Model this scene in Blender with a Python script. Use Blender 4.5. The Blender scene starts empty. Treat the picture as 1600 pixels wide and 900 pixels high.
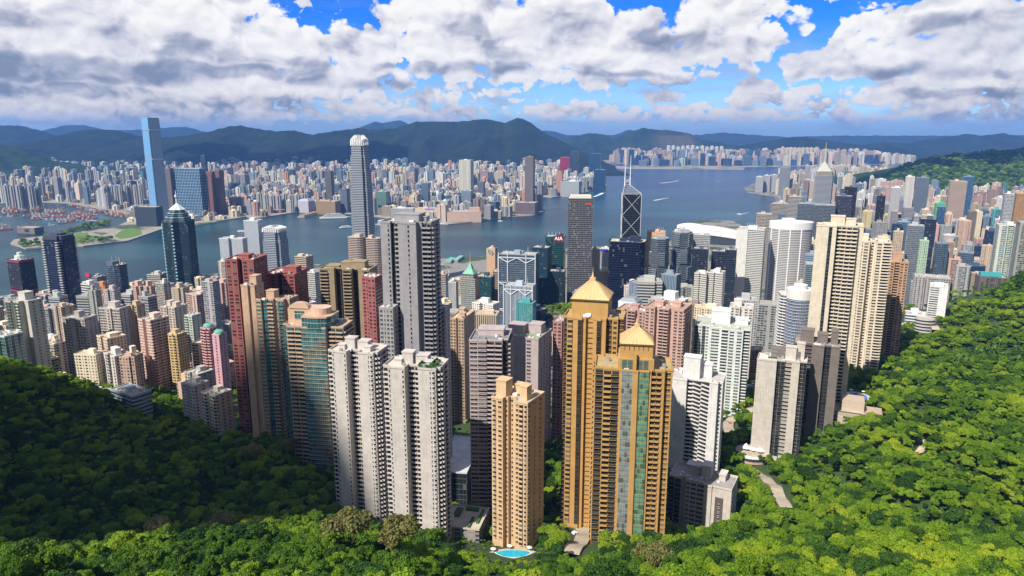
import bpy, math, random, colorsys
import numpy as np
from mathutils import Vector, Matrix, noise as mnoise

R = math.radians
F, PITCH, CZ = 1110.0, R(12.35), 410.0          # focal length in photo pixels, downward pitch, eye height
SP, CP = math.sin(PITCH), math.cos(PITCH)
scene = bpy.context.scene
COL = scene.collection

# ------------------------------------------------------------------ camera
cam = bpy.data.objects.new('camera', bpy.data.cameras.new('camera'))
COL.objects.link(cam)
cam.location = (0, 0, CZ)
cam.rotation_euler = (R(90) - PITCH, 0, 0)
cam.data.sensor_width = 36.0
cam.data.lens = 36.0 * F / 1600
cam.data.clip_start = 1.0
cam.data.clip_end = 90000.0
scene.camera = cam

# ------------------------------------------------------------------ light and exposure
SUN_EL, SUN_AZ = 46.0, 221.0      # azimuth clockwise from the view direction (+Y): behind and to the left
sun_dir = Vector((math.sin(R(SUN_AZ)) * math.cos(R(SUN_EL)), math.cos(R(SUN_AZ)) * math.cos(R(SUN_EL)), math.sin(R(SUN_EL))))
sl = bpy.data.lights.new('sun', 'SUN')
sl.energy = 5.0
sl.angle = R(0.6)
sl.color = (1.0, 0.93, 0.82)
so = bpy.data.objects.new('sun', sl)
so.rotation_euler = (-sun_dir).to_track_quat('-Z', 'Y').to_euler()
COL.objects.link(so)
scene.view_settings.view_transform = 'Standard'
scene.view_settings.look = 'None'
scene.view_settings.gamma = 1.0
scene.view_settings.use_curve_mapping = False
scene.view_settings.exposure = 0.5


class NT:
    """small helper to wire node trees"""
    def __init__(self, tree):
        self.t = tree; self.n = tree.nodes; self.l = tree.links
    def put(self, sock, v):
        if v is None: return
        if isinstance(v, bpy.types.NodeSocket): self.l.new(v, sock)
        else:
            if hasattr(sock.default_value, '__len__') and not hasattr(v, '__len__'): v = [v] * len(sock.default_value)
            if hasattr(sock.default_value, '__len__') and len(v) == 3 and len(sock.default_value) == 4: v = (*v, 1)
            sock.default_value = v
    def m(self, op, a, b=None, c=None, clamp=False):
        n = self.n.new('ShaderNodeMath'); n.operation = op; n.use_clamp = clamp
        for i, v in enumerate((a, b, c)): self.put(n.inputs[i], v)
        return n.outputs[0]
    def v(self, op, a, b=None, out=0):
        n = self.n.new('ShaderNodeVectorMath'); n.operation = op
        self.put(n.inputs[0], a)
        if b is not None:
            if op == 'SCALE': self.put(n.inputs[3], b)
            else: self.put(n.inputs[1], b)
        return n.outputs[out]
    def mix(self, f, a, b, mode='MIX'):
        n = self.n.new('ShaderNodeMix'); n.data_type = 'RGBA'; n.blend_type = mode
        self.put(n.inputs[0], f); self.put(n.inputs[6], a); self.put(n.inputs[7], b)
        return n.outputs[2]
    def fmix(self, f, a, b):
        n = self.n.new('ShaderNodeMix'); n.data_type = 'FLOAT'
        self.put(n.inputs[0], f); self.put(n.inputs[2], a); self.put(n.inputs[3], b)
        return n.outputs[0]
    def rng(self, v, a, b, c=0.0, d=1.0, smooth=True):
        n = self.n.new('ShaderNodeMapRange'); n.interpolation_type = 'SMOOTHSTEP' if smooth else 'LINEAR'
        for i, x in enumerate((v, a, b, c, d)): self.put(n.inputs[i], x)
        return n.outputs[0]
    def noise(self, vec, scale, detail=4, rough=0.5, dist=0.0, dim='3D', lac=2.0, out=0):
        n = self.n.new('ShaderNodeTexNoise'); n.noise_dimensions = dim
        self.put(n.inputs['Vector'], vec)
        n.inputs['Scale'].default_value = scale; n.inputs['Detail'].default_value = detail
        n.inputs['Roughness'].default_value = rough; n.inputs['Distortion'].default_value = dist
        n.inputs['Lacunarity'].default_value = lac
        return n.outputs[out]
    def voro(self, vec, scale, detail=0, rough=0.5, smooth=None, out=0, dim='3D'):
        n = self.n.new('ShaderNodeTexVoronoi'); n.voronoi_dimensions = dim
        if smooth is not None: n.feature = 'SMOOTH_F1'; n.inputs['Smoothness'].default_value = smooth
        self.put(n.inputs['Vector'], vec)
        n.inputs['Scale'].default_value = scale; n.inputs['Detail'].default_value = detail
        n.inputs['Roughness'].default_value = rough
        return n.outputs[out]
    def comb(self, x, y, z=0.0):
        n = self.n.new('ShaderNodeCombineXYZ')
        for i, v in enumerate((x, y, z)): self.put(n.inputs[i], v)
        return n.outputs[0]
    def sep(self, v):
        n = self.n.new('ShaderNodeSeparateXYZ'); self.l.new(v, n.inputs[0]); return n.outputs


def azel(px, py):
    dx, dy = (px - 800) / F, (450 - py) / F
    d = Vector((dx, CP + dy * SP, -SP + dy * CP)).normalized()
    return math.degrees(math.atan2(d.x, d.y)), math.degrees(math.asin(d.z))


# ------------------------------------------------------------------ sky and its clouds
world = bpy.data.worlds.new('World'); scene.world = world; world.use_nodes = True
SKYARGS = dict(sun_elevation=R(SUN_EL), sun_rotation=R(SUN_AZ), altitude=400, air_density=1.0, dust_density=0.3, ozone_density=4.0)
def make_world():
    w = NT(world.node_tree); w.n.clear()
    out = w.n.new('ShaderNodeOutputWorld'); bg = w.n.new('ShaderNodeBackground')
    w.l.new(bg.outputs[0], out.inputs[0]); bg.inputs[1].default_value = 0.075
    sky = w.n.new('ShaderNodeTexSky'); sky.sky_type = 'NISHITA'; sky.sun_disc = False
    for k, v in SKYARGS.items(): setattr(sky, k, v)
    # scattered white cloud overhead whitens part of the sky light
    w.l.new(w.mix(0.35, sky.outputs[0], (5.0, 4.9, 4.8)), bg.inputs[0])
make_world()

def make_sky():
    """a piece of sky 60 km away on the side the camera looks to, open towards the sun; it only gives off light"""
    na, ne, rad = 64, 24, 60000.0
    azs = np.linspace(-75, 75, na); els = np.linspace(-1.5, 40, ne)
    vs = [(rad * math.sin(R(a)) * math.cos(R(e)), rad * math.cos(R(a)) * math.cos(R(e)), CZ + rad * math.sin(R(e))) for e in els for a in azs]
    fs = [(j * na + i, j * na + i + 1, (j + 1) * na + i + 1, (j + 1) * na + i) for j in range(ne - 1) for i in range(na - 1)]
    me = bpy.data.meshes.new('sky'); me.from_pydata(vs, [], fs)
    ob = bpy.data.objects.new('sky', me); COL.objects.link(ob); ob['kind'] = 'structure'
    ob['label'] = 'blue sky with heaped white and grey clouds above the hills'
    mat = bpy.data.materials.new('sky'); mat.use_nodes = True; me.materials.append(mat)
    mat.cycles.emission_sampling = 'NONE'
    w = NT(mat.node_tree); w.n.clear()
    out = w.n.new('ShaderNodeOutputMaterial'); bg = w.n.new('ShaderNodeEmission')
    w.l.new(bg.outputs[0], out.inputs[0]); bg.inputs[1].default_value = 0.1
    sky = w.n.new('ShaderNodeTexSky'); sky.sky_type = 'NISHITA'; sky.sun_disc = False
    for k, v in SKYARGS.items(): setattr(sky, k, v)
    pos = w.n.new('ShaderNodeNewGeometry').outputs['Position']
    tc = w.v('NORMALIZE', w.v('SUBTRACT', pos, (0, 0, CZ)))
    w.l.new(tc, sky.inputs[0])
    x, y, z = w.sep(tc)
    az = w.m('MULTIPLY', w.m('ARCTAN2', x, y), 57.2958)
    el = w.m('MULTIPLY', w.m('ARCSINE', z), 57.2958)
    deep = w.rng(el, 0.5, 9.0)
    tint = w.mix(deep, (0.62, 0.85, 1.25), (0.07, 0.42, 1.18))
    skyc = w.mix(1.0, sky.outputs[0], tint, 'MULTIPLY')
    P2 = w.comb(az, el)
    wn = w.noise(P2, 0.3, 2, 0.5, dim='2D', out=1)
    warp = w.v('SCALE', w.v('SUBTRACT', wn, (0.5, 0.5, 0.5)), 3.2)
    Pw = w.v('ADD', P2, w.v('MULTIPLY', warp, (1.0, 0.45, 0)))
    A = [(-60, 70, 420, 120, 1.5), (120, 30, 300, 85, 1.5), (300, 60, 200, 75, 1.4), (490, 85, 140, 45, 1), (560, 75, 70, 50, .9),
         (120, 140, 420, 42, .95), (420, 135, 300, 36, .85), (700, 150, 200, 20, .5),
         (700, 60, 130, 80, 1.0), (800, 50, 230, 90, 1.0), (960, 75, 190, 75, 1.0), (1130, 40, 115, 75, 1.0), (880, 20, 120, 60, 1), (700, 20, 110, 50, 1),
         (1010, 112, 190, 18, .8), (930, 133, 52, 19, .9), (1035, 150, 40, 15, .8),
         (1290, 100, 85, 32, .95), (1420, 70, 130, 62, 1.0), (1560, 70, 190, 75, 1.0), (1500, 30, 110, 50, 1.0), (1650, 120, 260, 45, .9),
         (1180, 145, 48, 26, .95), (1060, 172, 60, 15, .85), (1170, 178, 80, 12, .8), (1240, 150, 40, 16, .8), (1440, 175, 70, 14, .8), (860, 172, 60, 20, .85), (950, 178, 50, 14, .85), (350, 170, 60, 14, .8), (560, 165, 60, 14, .85), (1380, 150, 60, 22, .7), (1480, 155, 120, 24, .75), (1560, 175, 130, 16, .5), (1300, 170, 110, 13, .55),
         (880, 170, 90, 16, .72), (1100, 180, 120, 13, .55), (960, 175, 70, 10, .6), (1340, 6, 60, 12, .35), (640, 176, 160, 16, .8), (1250, 186, 80, 9, .7), (1330, 184, 60, 9, .7), (1540, 186, 90, 8, .6), (1000, 188, 70, 8, .6), (250, 178, 340, 20, .9), (80, 165, 200, 20, .9), (500, 125, 200, 30, .9),
         (-400, 90, 380, 150, 1), (2000, 80, 380, 110, 1), (300, -200, 700, 170, 1), (1250, -260, 600, 160, 1)]
    B = [(110, 108, 240, 24, 1.0), (350, 112, 150, 13, .9), (40, 140, 200, 14, .6), (290, 62, 45, 45, .35), (480, 125, 70, 12, .6), (590, 130, 90, 12, .6), (60, 45, 60, 30, .4),
         (720, 108, 140, 15, .6), (880, 40, 90, 40, .55), (760, 60, 60, 30, .3), (1060, 68, 110, 22, .75), (1010, 118, 150, 8, .5), (990, 35, 70, 20, .3),
         (1400, 112, 170, 12, .6), (1540, 55, 110, 40, .5), (1520, 145, 130, 10, .7), (1430, 2, 70, 12, .8), (500, 62, 60, 18, .25), (400, 160, 200, 12, .4), (180, 60, 60, 40, .35), (20, 100, 80, 20, .3)]
    def blobs(vec, items):
        acc = None
        for (px, py, rx, ry, wt) in items:
            a, e = azel(px, py); sx = rx / 19.4; sy = ry / 19.4
            d = w.v('MULTIPLY', w.v('SUBTRACT', vec, (a, e, 0)), (1 / sx, 1 / sy, 0))
            f = w.m('MULTIPLY_ADD', w.v('DOT_PRODUCT', d, d, out=1), -wt, wt)
            acc = f if acc is None else w.m('MAXIMUM', acc, f)
        return w.m('MAXIMUM', acc, -0.55)
    cov = blobs(Pw, A)
    drk = w.m('MAXIMUM', blobs(Pw, B), 0.0)
    near = w.rng(el, 0.8, 5.0)
    def heaps(vec, det):
        """round heads: inverted distance to scattered points, large high up, small near the horizon"""
        big = w.voro(w.v('MULTIPLY', vec, (1, 1.25, 1)), 0.50, det, 0.48, 0.45, dim='2D')
        sml = w.voro(w.v('MULTIPLY', vec, (1, 1.45, 1)), 1.15, det - .5, 0.48, 0.45, dim='2D')
        return w.m('SUBTRACT', 1.0, w.fmix(near, sml, big))
    Ps = w.v('ADD', P2, w.v('MULTIPLY', warp, (0.5, 0.25, 0)))
    f0 = w.noise(w.v('MULTIPLY', Ps, (1, 1.4, 1)), 1.2, 8, 0.62, dim='2D')
    h0 = heaps(Ps, 3.0)
    Lo = (-0.25, 0.45, 0)
    s0 = w.m('ADD', w.m('MULTIPLY', heaps(Ps, 1.6), 1.0), w.m('MULTIPLY', w.noise(w.v('MULTIPLY', Ps, (1, 1.3, 1)), 0.8, 3, 0.5, dim='2D'), 0.5))
    Pl = w.v('ADD', Ps, Lo)
    s1 = w.m('ADD', w.m('MULTIPLY', heaps(Pl, 1.6), 1.0), w.m('MULTIPLY', w.noise(w.v('MULTIPLY', Pl, (1, 1.3, 1)), 0.8, 3, 0.5, dim='2D'), 0.5))
    cov1 = blobs(w.v('ADD', Pw, (-0.25, 0.8, 0)), A)
    wob = w.noise(w.v('MULTIPLY', P2, (1, 1.8, 1)), 0.5, 3, 0.55, dim='2D')
    p0 = w.m('ADD', w.m('MULTIPLY', h0, 0.75), w.m('MULTIPLY', f0, 0.55))
    dens = w.m('ADD', w.m('MULTIPLY', cov, 1.0), w.m('MULTIPLY', w.m('SUBTRACT', p0, 0.74), 1.1))
    dens = w.m('ADD', dens, w.m('MULTIPLY', w.m('SUBTRACT', wob, 0.5), 0.55))
    soft = w.rng(w.noise(P2, 0.6, 2, 0.5, dim='2D'), 0.35, 0.65, 0.07, 0.30)
    alpha = w.rng(dens, -0.03, soft)
    veil = w.rng(w.noise(w.v('MULTIPLY', P2, (0.3, 1.5, 1)), 0.7, 6, 0.62, dim='2D'), 0.42, 0.75)
    veil = w.m('MULTIPLY', veil, w.rng(el, 7.5, 4.0, 0.1, 0.75))
    soft1 = w.noise(w.v('MULTIPLY', Pw, (1, 2.0, 1)), 0.22, 5, 0.5, dim='2D')
    lit = w.m('ADD', 0.90, w.m('MULTIPLY', w.m('SUBTRACT', s0, s1), 0.34))
    lit = w.m('SUBTRACT', lit, w.m('MULTIPLY', w.rng(soft1, 0.44, 0.70), 0.48))
    lit = w.m('ADD', lit, w.m('MULTIPLY', w.m('SUBTRACT', cov, cov1), 0.30))
    lit = w.m('ADD', lit, w.m('MULTIPLY', w.m('SUBTRACT', f0, 0.5), 0.30))
    lit = w.m('SUBTRACT', lit, w.m('MULTIPLY', w.rng(drk, 0.0, 0.75), 0.52))
    lit = w.m('MAXIMUM', w.m('MINIMUM', lit, 1.0), 0.0)
    cr = w.n.new('ShaderNodeValToRGB'); w.l.new(lit, cr.inputs[0])
    e = cr.color_ramp.elements
    e[0].position = 0.0; e[0].color = (0.24, 0.29, 0.41, 1)
    e[1].position = 1.0; e[1].color = (1.0, 0.985, 0.97, 1)
    k = cr.color_ramp.elements.new(0.30); k.color = (0.42, 0.45, 0.56, 1)
    k = cr.color_ramp.elements.new(0.62); k.color = (0.74, 0.74, 0.80, 1)
    warm = w.mix(w.rng(el, 4.5, 0.5), cr.outputs[0], w.mix(1.0, cr.outputs[0], (0.92, 0.86, 0.80), 'MULTIPLY'))
    cl = w.v('SCALE', warm, 7.3)
    skyv = w.mix(veil, skyc, w.v('SCALE', (0.45, 0.54, 0.72), 6.6))
    c = w.mix(alpha, skyv, cl)
    hb = w.rng(el, 1.7, -0.2)
    c = w.mix(w.m('MULTIPLY', hb, 0.7), c, w.v('SCALE', (0.38, 0.53, 0.76), 6.2))
    w.l.new(c, bg.inputs[0])
make_sky()

# ------------------------------------------------------------------ places: a pixel of the photograph plus a distance or a height gives a point
def P(px, py, Y):
    dx, dy = (px - 800) / F, (450 - py) / F
    t = Y / (CP + dy * SP)
    return Vector((dx * t, Y, CZ + (-SP + dy * CP) * t))
def G(px, py, z=0.0):
    dx, dy = (px - 800) / F, (450 - py) / F
    t = (z - CZ) / (-SP + dy * CP)
    return Vector((dx * t, (CP + dy * SP) * t, z))
def pix(x, y, z):
    zz = z - CZ
    dep = y * CP - zz * SP
    return 800 + F * x / dep, 450 - F * (y * SP + zz * CP) / dep

def tag(o, label=None, cat=None, group=None, kind=None):
    if label: o['label'] = label
    if cat: o['category'] = cat
    if group: o['group'] = group
    if kind: o['kind'] = kind
    return o
def empty(name, loc, rot=0.0):
    o = bpy.data.objects.new(name, None); COL.objects.link(o)
    o.location = loc; o.rotation_euler = (0, 0, rot); o.empty_display_size = 1
    return o

def lin(c):
    """sRGB 0-255 triple to linear"""
    return tuple(((v / 255) / 12.92 if v / 255 <= 0.04045 else ((v / 255 + 0.055) / 1.055) ** 2.4) for v in c)

POOLS = []     # discs kept clear: (x, y, r)
ROADS = []     # polylines kept clear: ([(x, y)], half width)
CLEAR_PX = []
WOOD_PX = [(-100, 560), (0, 570), (100, 600), (210, 635), (240, 600), (290, 620), (290, 670), (350, 690), (400, 700), (520, 740), (520, 1000), (1150, 1000), (1150, 840), (1190, 760), (1310, 690), (1310, 640), (1330, 600), (1320, 570), (1340, 555),
           (1360, 560), (1400, 515), (1480, 500), (1500, 480), (1560, 455), (1590, 435), (1700, 380), (1700, 1000), (-100, 1000)]
PARK_PX = [(1078, 478), (1100, 480), (1140, 470), (1200, 458), (1225, 460), (1225, 540), (1185, 545), (1185, 600), (1160, 700), (1120, 700), (1120, 640), (1180, 600), (1180, 530), (1080, 540)]
PARK2_PX = [(848, 465), (892, 462), (892, 500), (848, 500)]
PARK3_PX = [(225, 600), (290, 610), (290, 680), (230, 660)]
SEEN_PX = [[(758, 850), (846, 850), (850, 892), (760, 890)], [(886, 814), (930, 814), (926, 846), (910, 868), (888, 872)], [(694, 786), (765, 786), (765, 868), (738, 874), (694, 850)]]
YARD_PX = [(880, 815), (940, 812), (940, 880), (925, 905), (885, 905)]

# ------------------------------------------------------------------ mesh builder
DG = (0.03, 0.045, 0.06)
class MB:
    def __init__(self, tint=(0.5, 0.5, 0.5), glass=DG):
        self.v = []; self.f = []; self.mi = []; self.uv = []; self.t = []; self.g = []; self.mats = []
        self.tint = tint; self.glass = glass
    def mat(self, m):
        if m not in self.mats: self.mats.append(m)
        return self.mats.index(m)
    def face(self, pts, m, uvs=None, tint=None, glass=None):
        n = len(self.v); k = len(pts)
        self.v.extend([tuple(p) for p in pts]); self.f.append(tuple(range(n, n + k)))
        self.mi.append(self.mat(m))
        self.uv.extend(uvs if uvs is not None else [(p[0], p[1]) for p in pts])
        self.t.append((k, tint or self.tint)); self.g.append((k, glass or self.glass))
    def prism(self, poly, z0, z1, wall, roof=None, tint=None, glass=None, u0=0.0, v0=0.0, bottom=False, walls=None, rooftint=None):
        u = u0; n = len(poly)
        for i in range(n):
            a, b = poly[i], poly[(i + 1) % n]
            L = math.hypot(b[0] - a[0], b[1] - a[1])
            w = walls[i] if walls else wall
            if w is not None:
                self.face([(a[0], a[1], z0), (b[0], b[1], z0), (b[0], b[1], z1), (a[0], a[1], z1)], w,
                          [(u, v0), (u + L, v0), (u + L, v0 + z1 - z0), (u, v0 + z1 - z0)], tint, glass)
            u += L
        if roof is not None:
            self.face([(p[0], p[1], z1) for p in poly], roof, None, rooftint or tint, glass)
        if bottom:
            self.face([(p[0], p[1], z0) for p in reversed(poly)], wall, None, tint, glass)
    def box(self, cx, cy, z0, z1, w, d, wall, roof=None, rot=0.0, tint=None, glass=None, bottom=False, **k):
        c, s = math.cos(rot), math.sin(rot)
        pl = [(cx + x * c - y * s, cy + x * s + y * c) for x, y in ((-w / 2, -d / 2), (w / 2, -d / 2), (w / 2, d / 2), (-w / 2, d / 2))]
        self.prism(pl, z0, z1, wall, roof or wall, tint, glass, bottom=bottom, **k)
    def bar(self, a, b, r, m, n=6, r2=None, tint=None):
        a, b = Vector(a), Vector(b); d = (b - a)
        if d.length < 1e-6: return
        q = d.to_track_quat('Z', 'Y'); r2 = r if r2 is None else r2
        ra = [a + q @ Vector((r * math.cos(2 * math.pi * i / n), r * math.sin(2 * math.pi * i / n), 0)) for i in range(n)]
        rb = [b + q @ Vector((r2 * math.cos(2 * math.pi * i / n), r2 * math.sin(2 * math.pi * i / n), 0)) for i in range(n)]
        for i in range(n):
            j = (i + 1) % n
            self.face([ra[i], ra[j], rb[j], rb[i]], m, [(0, 0), (1, 0), (1, 1), (0, 1)], tint)
        self.face(rb, m, None, tint)
    def add(self, other, M):
        """merge a transformed copy of another builder"""
        n = len(self.v)
        self.v.extend([tuple(M @ Vector(p)) for p in other.v])
        self.f.extend([tuple(i + n for i in f) for f in other.f])
        remap = [self.mat(m) for m in other.mats]
        self.mi.extend([remap[i] for i in other.mi])
        self.uv.extend(other.uv); self.t.extend(other.t); self.g.extend(other.g)
    def mesh(self, name, smooth=False):
        me = bpy.data.meshes.new(name)
        me.from_pydata(self.v, [], self.f)
        for m in self.mats: me.materials.append(m)
        me.polygons.foreach_set('material_index', self.mi)
        uvl = me.uv_layers.new(name='UVMap')
        uvl.data.foreach_set('uv', np.array(self.uv, dtype=np.float32).ravel())
        for nm, src in (('tint', self.t), ('glass', self.g)):
            at = me.color_attributes.new(nm, 'FLOAT_COLOR', 'CORNER')
            ks = np.array([k for k, _ in src]); cs = np.array([(c[0], c[1], c[2], 1.0) for _, c in src], dtype=np.float32)
            at.data.foreach_set('color', np.repeat(cs, ks, axis=0).ravel())
        if smooth: me.polygons.foreach_set('use_smooth', [True] * len(me.polygons))
        me.update()
        return me
    def build(self, name, parent=None, smooth=False, loc=None):
        o = bpy.data.objects.new(name, self.mesh(name, smooth)); COL.objects.link(o)
        if parent is not None: o.parent = parent
        if loc is not None: o.location = loc
        return o

# ------------------------------------------------------------------ materials
def new_mat(name):
    m = bpy.data.materials.new(name); m.use_nodes = True
    t = NT(m.node_tree); b = m.node_tree.nodes['Principled BSDF']
    return m, t, b
def attr(t, name, out='Color'):
    n = t.n.new('ShaderNodeAttribute'); n.attribute_name = name; return n.outputs[out]
def uvs(t):
    n = t.n.new('ShaderNodeUVMap'); n.uv_map = 'UVMap'; return t.sep(n.outputs[0])
def opos(t):
    return t.n.new('ShaderNodeTexCoord').outputs['Object']
def gpos(t):
    return t.n.new('ShaderNodeNewGeometry').outputs['Position']

def plain(name, col, rough=0.7, metal=0.0, noise=0.12, scale=0.5, spec=0.4):
    m, t, b = new_mat(name)
    c = t.mix(1.0, (*col, 1), t.mix(t.noise(gpos(t), scale, 4, 0.6), (1 - noise,) * 3 + (1,), (1 + noise,) * 3 + (1,)), 'MULTIPLY')
    t.put(b.inputs['Base Color'], c); b.inputs['Roughness'].default_value = rough; b.inputs['Metallic'].default_value = metal
    b.inputs['Specular IOR Level'].default_value = spec
    return m

def wall_mat(name, fh=2.95, line=0.07, dirt=0.6, tile=False):
    """painted or tiled wall, colour from the mesh; rain streaks and floor joints"""
    m, t, b = new_mat(name)
    u, v, _ = uvs(t)
    tint = attr(t, 'tint')
    st = t.noise(t.comb(t.m('MULTIPLY', u, 1.1), t.m('MULTIPLY', v, 0.06), 0), 1.0, 5, 0.65)
    bl = t.noise(gpos(t), 0.16, 4, 0.6)
    d = t.rng(t.m('ADD', t.m('MULTIPLY', st, 0.6), t.m('MULTIPLY', bl, 0.4)), 0.46, 0.7)
    joint = t.m('LESS_THAN', t.m('FRACT', t.m('DIVIDE', v, fh)), line / fh * 1.6)
    c = t.mix(t.m('MULTIPLY', d, dirt), tint, t.mix(1.0, tint, (0.55, 0.53, 0.52), 'MULTIPLY'))
    c = t.mix(t.m('MULTIPLY', joint, 0.35), c, t.mix(1.0, tint, (0.45, 0.45, 0.45), 'MULTIPLY'))
    pt = t.n.new('ShaderNodeTexWhiteNoise'); pt.noise_dimensions = '2D'
    t.l.new(t.comb(t.m('FLOOR', t.m('DIVIDE', u, 2.4)), t.m('FLOOR', t.m('DIVIDE', v, fh))), pt.inputs[0])
    c = t.mix(1.0, c, t.mix(pt.outputs[0], (0.93,) * 3, (1.05,) * 3), 'MULTIPLY')
    t.put(b.inputs['Base Color'], c); b.inputs['Roughness'].default_value = 0.75
    b.inputs['Specular IOR Level'].default_value = 0.3
    return m

def facade(name, fh=3.0, bay=3.0, wx=0.55, wy=0.5, metal=0.0, rough=0.15, colvar=0.0, curtain=0.25, vstripe=0.0, mull=0.0, slab=0.0, spread=0.5):
    """wall with rows of windows: tint = wall colour, glass = pane colour, both stored on the mesh"""
    m, t, b = new_mat(name)
    u, v, _ = uvs(t)
    tint = attr(t, 'tint'); gl = attr(t, 'glass')
    su, sv = t.m('DIVIDE', u, bay), t.m('DIVIDE', v, fh)
    fu, fv = t.m('FRACT', su), t.m('FRACT', sv)
    iu, iv = t.m('FLOOR', su), t.m('FLOOR', sv)
    wn = t.n.new('ShaderNodeTexWhiteNoise'); wn.noise_dimensions = '2D'; t.l.new(t.comb(iu, iv), wn.inputs[0])
    r1, r2, r3 = t.sep(wn.outputs['Color'])
    wc = t.n.new('ShaderNodeTexWhiteNoise'); wc.noise_dimensions = '1D'; t.l.new(iu, wc.inputs['W'])
    rc = wc.outputs[0]
    wxx = wx
    if colvar: wxx = t.m('ADD', wx, t.m('MULTIPLY', t.m('SUBTRACT', rc, 0.5), colvar))
    hx = t.m('LESS_THAN', t.m('ABSOLUTE', t.m('SUBTRACT', fu, 0.5)), t.m('MULTIPLY', wxx, 0.5))
    hy = t.m('LESS_THAN', t.m('ABSOLUTE', t.m('SUBTRACT', fv, 0.52)), wy * 0.5)
    win = t.m('MULTIPLY', hx, hy)
    if vstripe: win = t.m('MULTIPLY', win, t.m('GREATER_THAN', rc, vstripe))
    gcol = t.mix(1.0, gl, t.mix(r1, (1 - spread,) * 3, (1 + spread,) * 3), 'MULTIPLY')
    gcol = t.mix(t.m('MULTIPLY', t.m('GREATER_THAN', r2, 1 - curtain), 0.7), gcol, (0.30, 0.29, 0.26))
    if mull:
        mm = t.m('LESS_THAN', t.m('FRACT', t.m('MULTIPLY', fu, 2.0)), mull)
        gcol = t.mix(t.m('MULTIPLY', mm, 0.6), gcol, tint)
    st = t.noise(t.comb(t.m('MULTIPLY', u, 0.6), t.m('MULTIPLY', v, 0.05), 0), 1.0, 4, 0.6)
    wcol = t.mix(t.rng(st, 0.45, 0.75, 0, 0.45), tint, t.mix(1.0, tint, (0.6, 0.58, 0.56), 'MULTIPLY'))
    if slab:
        wcol = t.mix(t.m('LESS_THAN', fv, slab), wcol, t.mix(1.0, tint, (0.45,) * 3, 'MULTIPLY'))
    t.put(b.inputs['Base Color'], t.mix(win, wcol, gcol))
    t.put(b.inputs['Roughness'], t.fmix(win, 0.75, rough))
    if metal: t.put(b.inputs['Metallic'], t.m('MULTIPLY', win, metal))
    # panes sit at slightly different angles, so reflections break up
    bp = t.n.new('ShaderNodeBump'); bp.inputs['Strength'].default_value = 0.35; bp.inputs['Distance'].default_value = 0.35
    t.l.new(t.m('SUBTRACT', t.m('MULTIPLY', r3, 0.25), win), bp.inputs['Height']); t.l.new(bp.outputs[0], b.inputs['Normal'])
    b.inputs['Specular IOR Level'].default_value = 0.5
    return m

M = {}
M['wall'] = wall_mat('painted_wall')
M['wall_tile'] = wall_mat('tiled_wall', dirt=0.4)
M['res'] = facade('residential_windows', 3.0, 3.1, 0.55, 0.5, colvar=0.5, slab=0.06)
M['res2'] = facade('residential_windows_wide', 3.0, 4.2, 0.68, 0.52, colvar=0.5, slab=0.1, vstripe=0.15)
M['bal'] = facade('balcony_rows', 3.0, 3.6, 0.82, 0.58, colvar=0.3, curtain=0.2, slab=0.12, vstripe=0.2)
M['band'] = facade('banded_windows', 3.9, 30.0, 1.1, 0.52, curtain=0.0, rough=0.1, spread=0.15)
M['curt'] = facade('curtain_wall', 4.0, 2.4, 0.92, 0.86, metal=0.55, rough=0.08, curtain=0.04, mull=0.06, spread=0.28)
M['grid'] = facade('office_grid', 3.9, 2.8, 0.78, 0.66, metal=0.25, rough=0.1, curtain=0.08, spread=0.4)
M['vert'] = facade('vertical_strips', 4.0, 2.2, 0.5, 1.2, metal=0.2, rough=0.15, curtain=0.03, spread=0.2)
M['roof'] = plain('roof_concrete', (0.36, 0.34, 0.31), 0.9, noise=0.35, scale=0.12)
M['white'] = plain('white_paint', (0.72, 0.71, 0.68), 0.6, noise=0.1)
M['metal'] = plain('grey_metal', (0.45, 0.46, 0.47), 0.4, 0.5)
M['dark'] = plain('opening_shade', (0.025, 0.026, 0.03), 0.6, noise=0.4)  # flat dark panels; the shade inside recesses is put into their colour
M['glass'] = plain('window_glass', (0.035, 0.05, 0.06), 0.06, 0.0, noise=0.7, scale=0.35, spec=0.9)
M['frame'] = plain('window_frame', (0.10, 0.10, 0.10), 0.4, 0.3)
def tint_mat(name, rough=0.7, metal=0.0, attrn='tint', noise=0.15, scale=0.3, spec=0.4):
    m, t, b = new_mat(name)
    c = t.mix(1.0, attr(t, attrn), t.mix(t.noise(gpos(t), scale, 4, 0.6), (1 - noise,) * 3, (1 + noise,) * 3), 'MULTIPLY')
    t.put(b.inputs['Base Color'], c); b.inputs['Roughness'].default_value = rough; b.inputs['Metallic'].default_value = metal
    b.inputs['Specular IOR Level'].default_value = spec
    return m
M['paint'] = tint_mat('tinted_paint')
M['tglass'] = tint_mat('tinted_glass', 0.08, 0.35, 'glass', 0.5, 0.4, 0.8)
M['rooft'] = tint_mat('roof_surface', 0.9, noise=0.4, scale=0.15)

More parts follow.
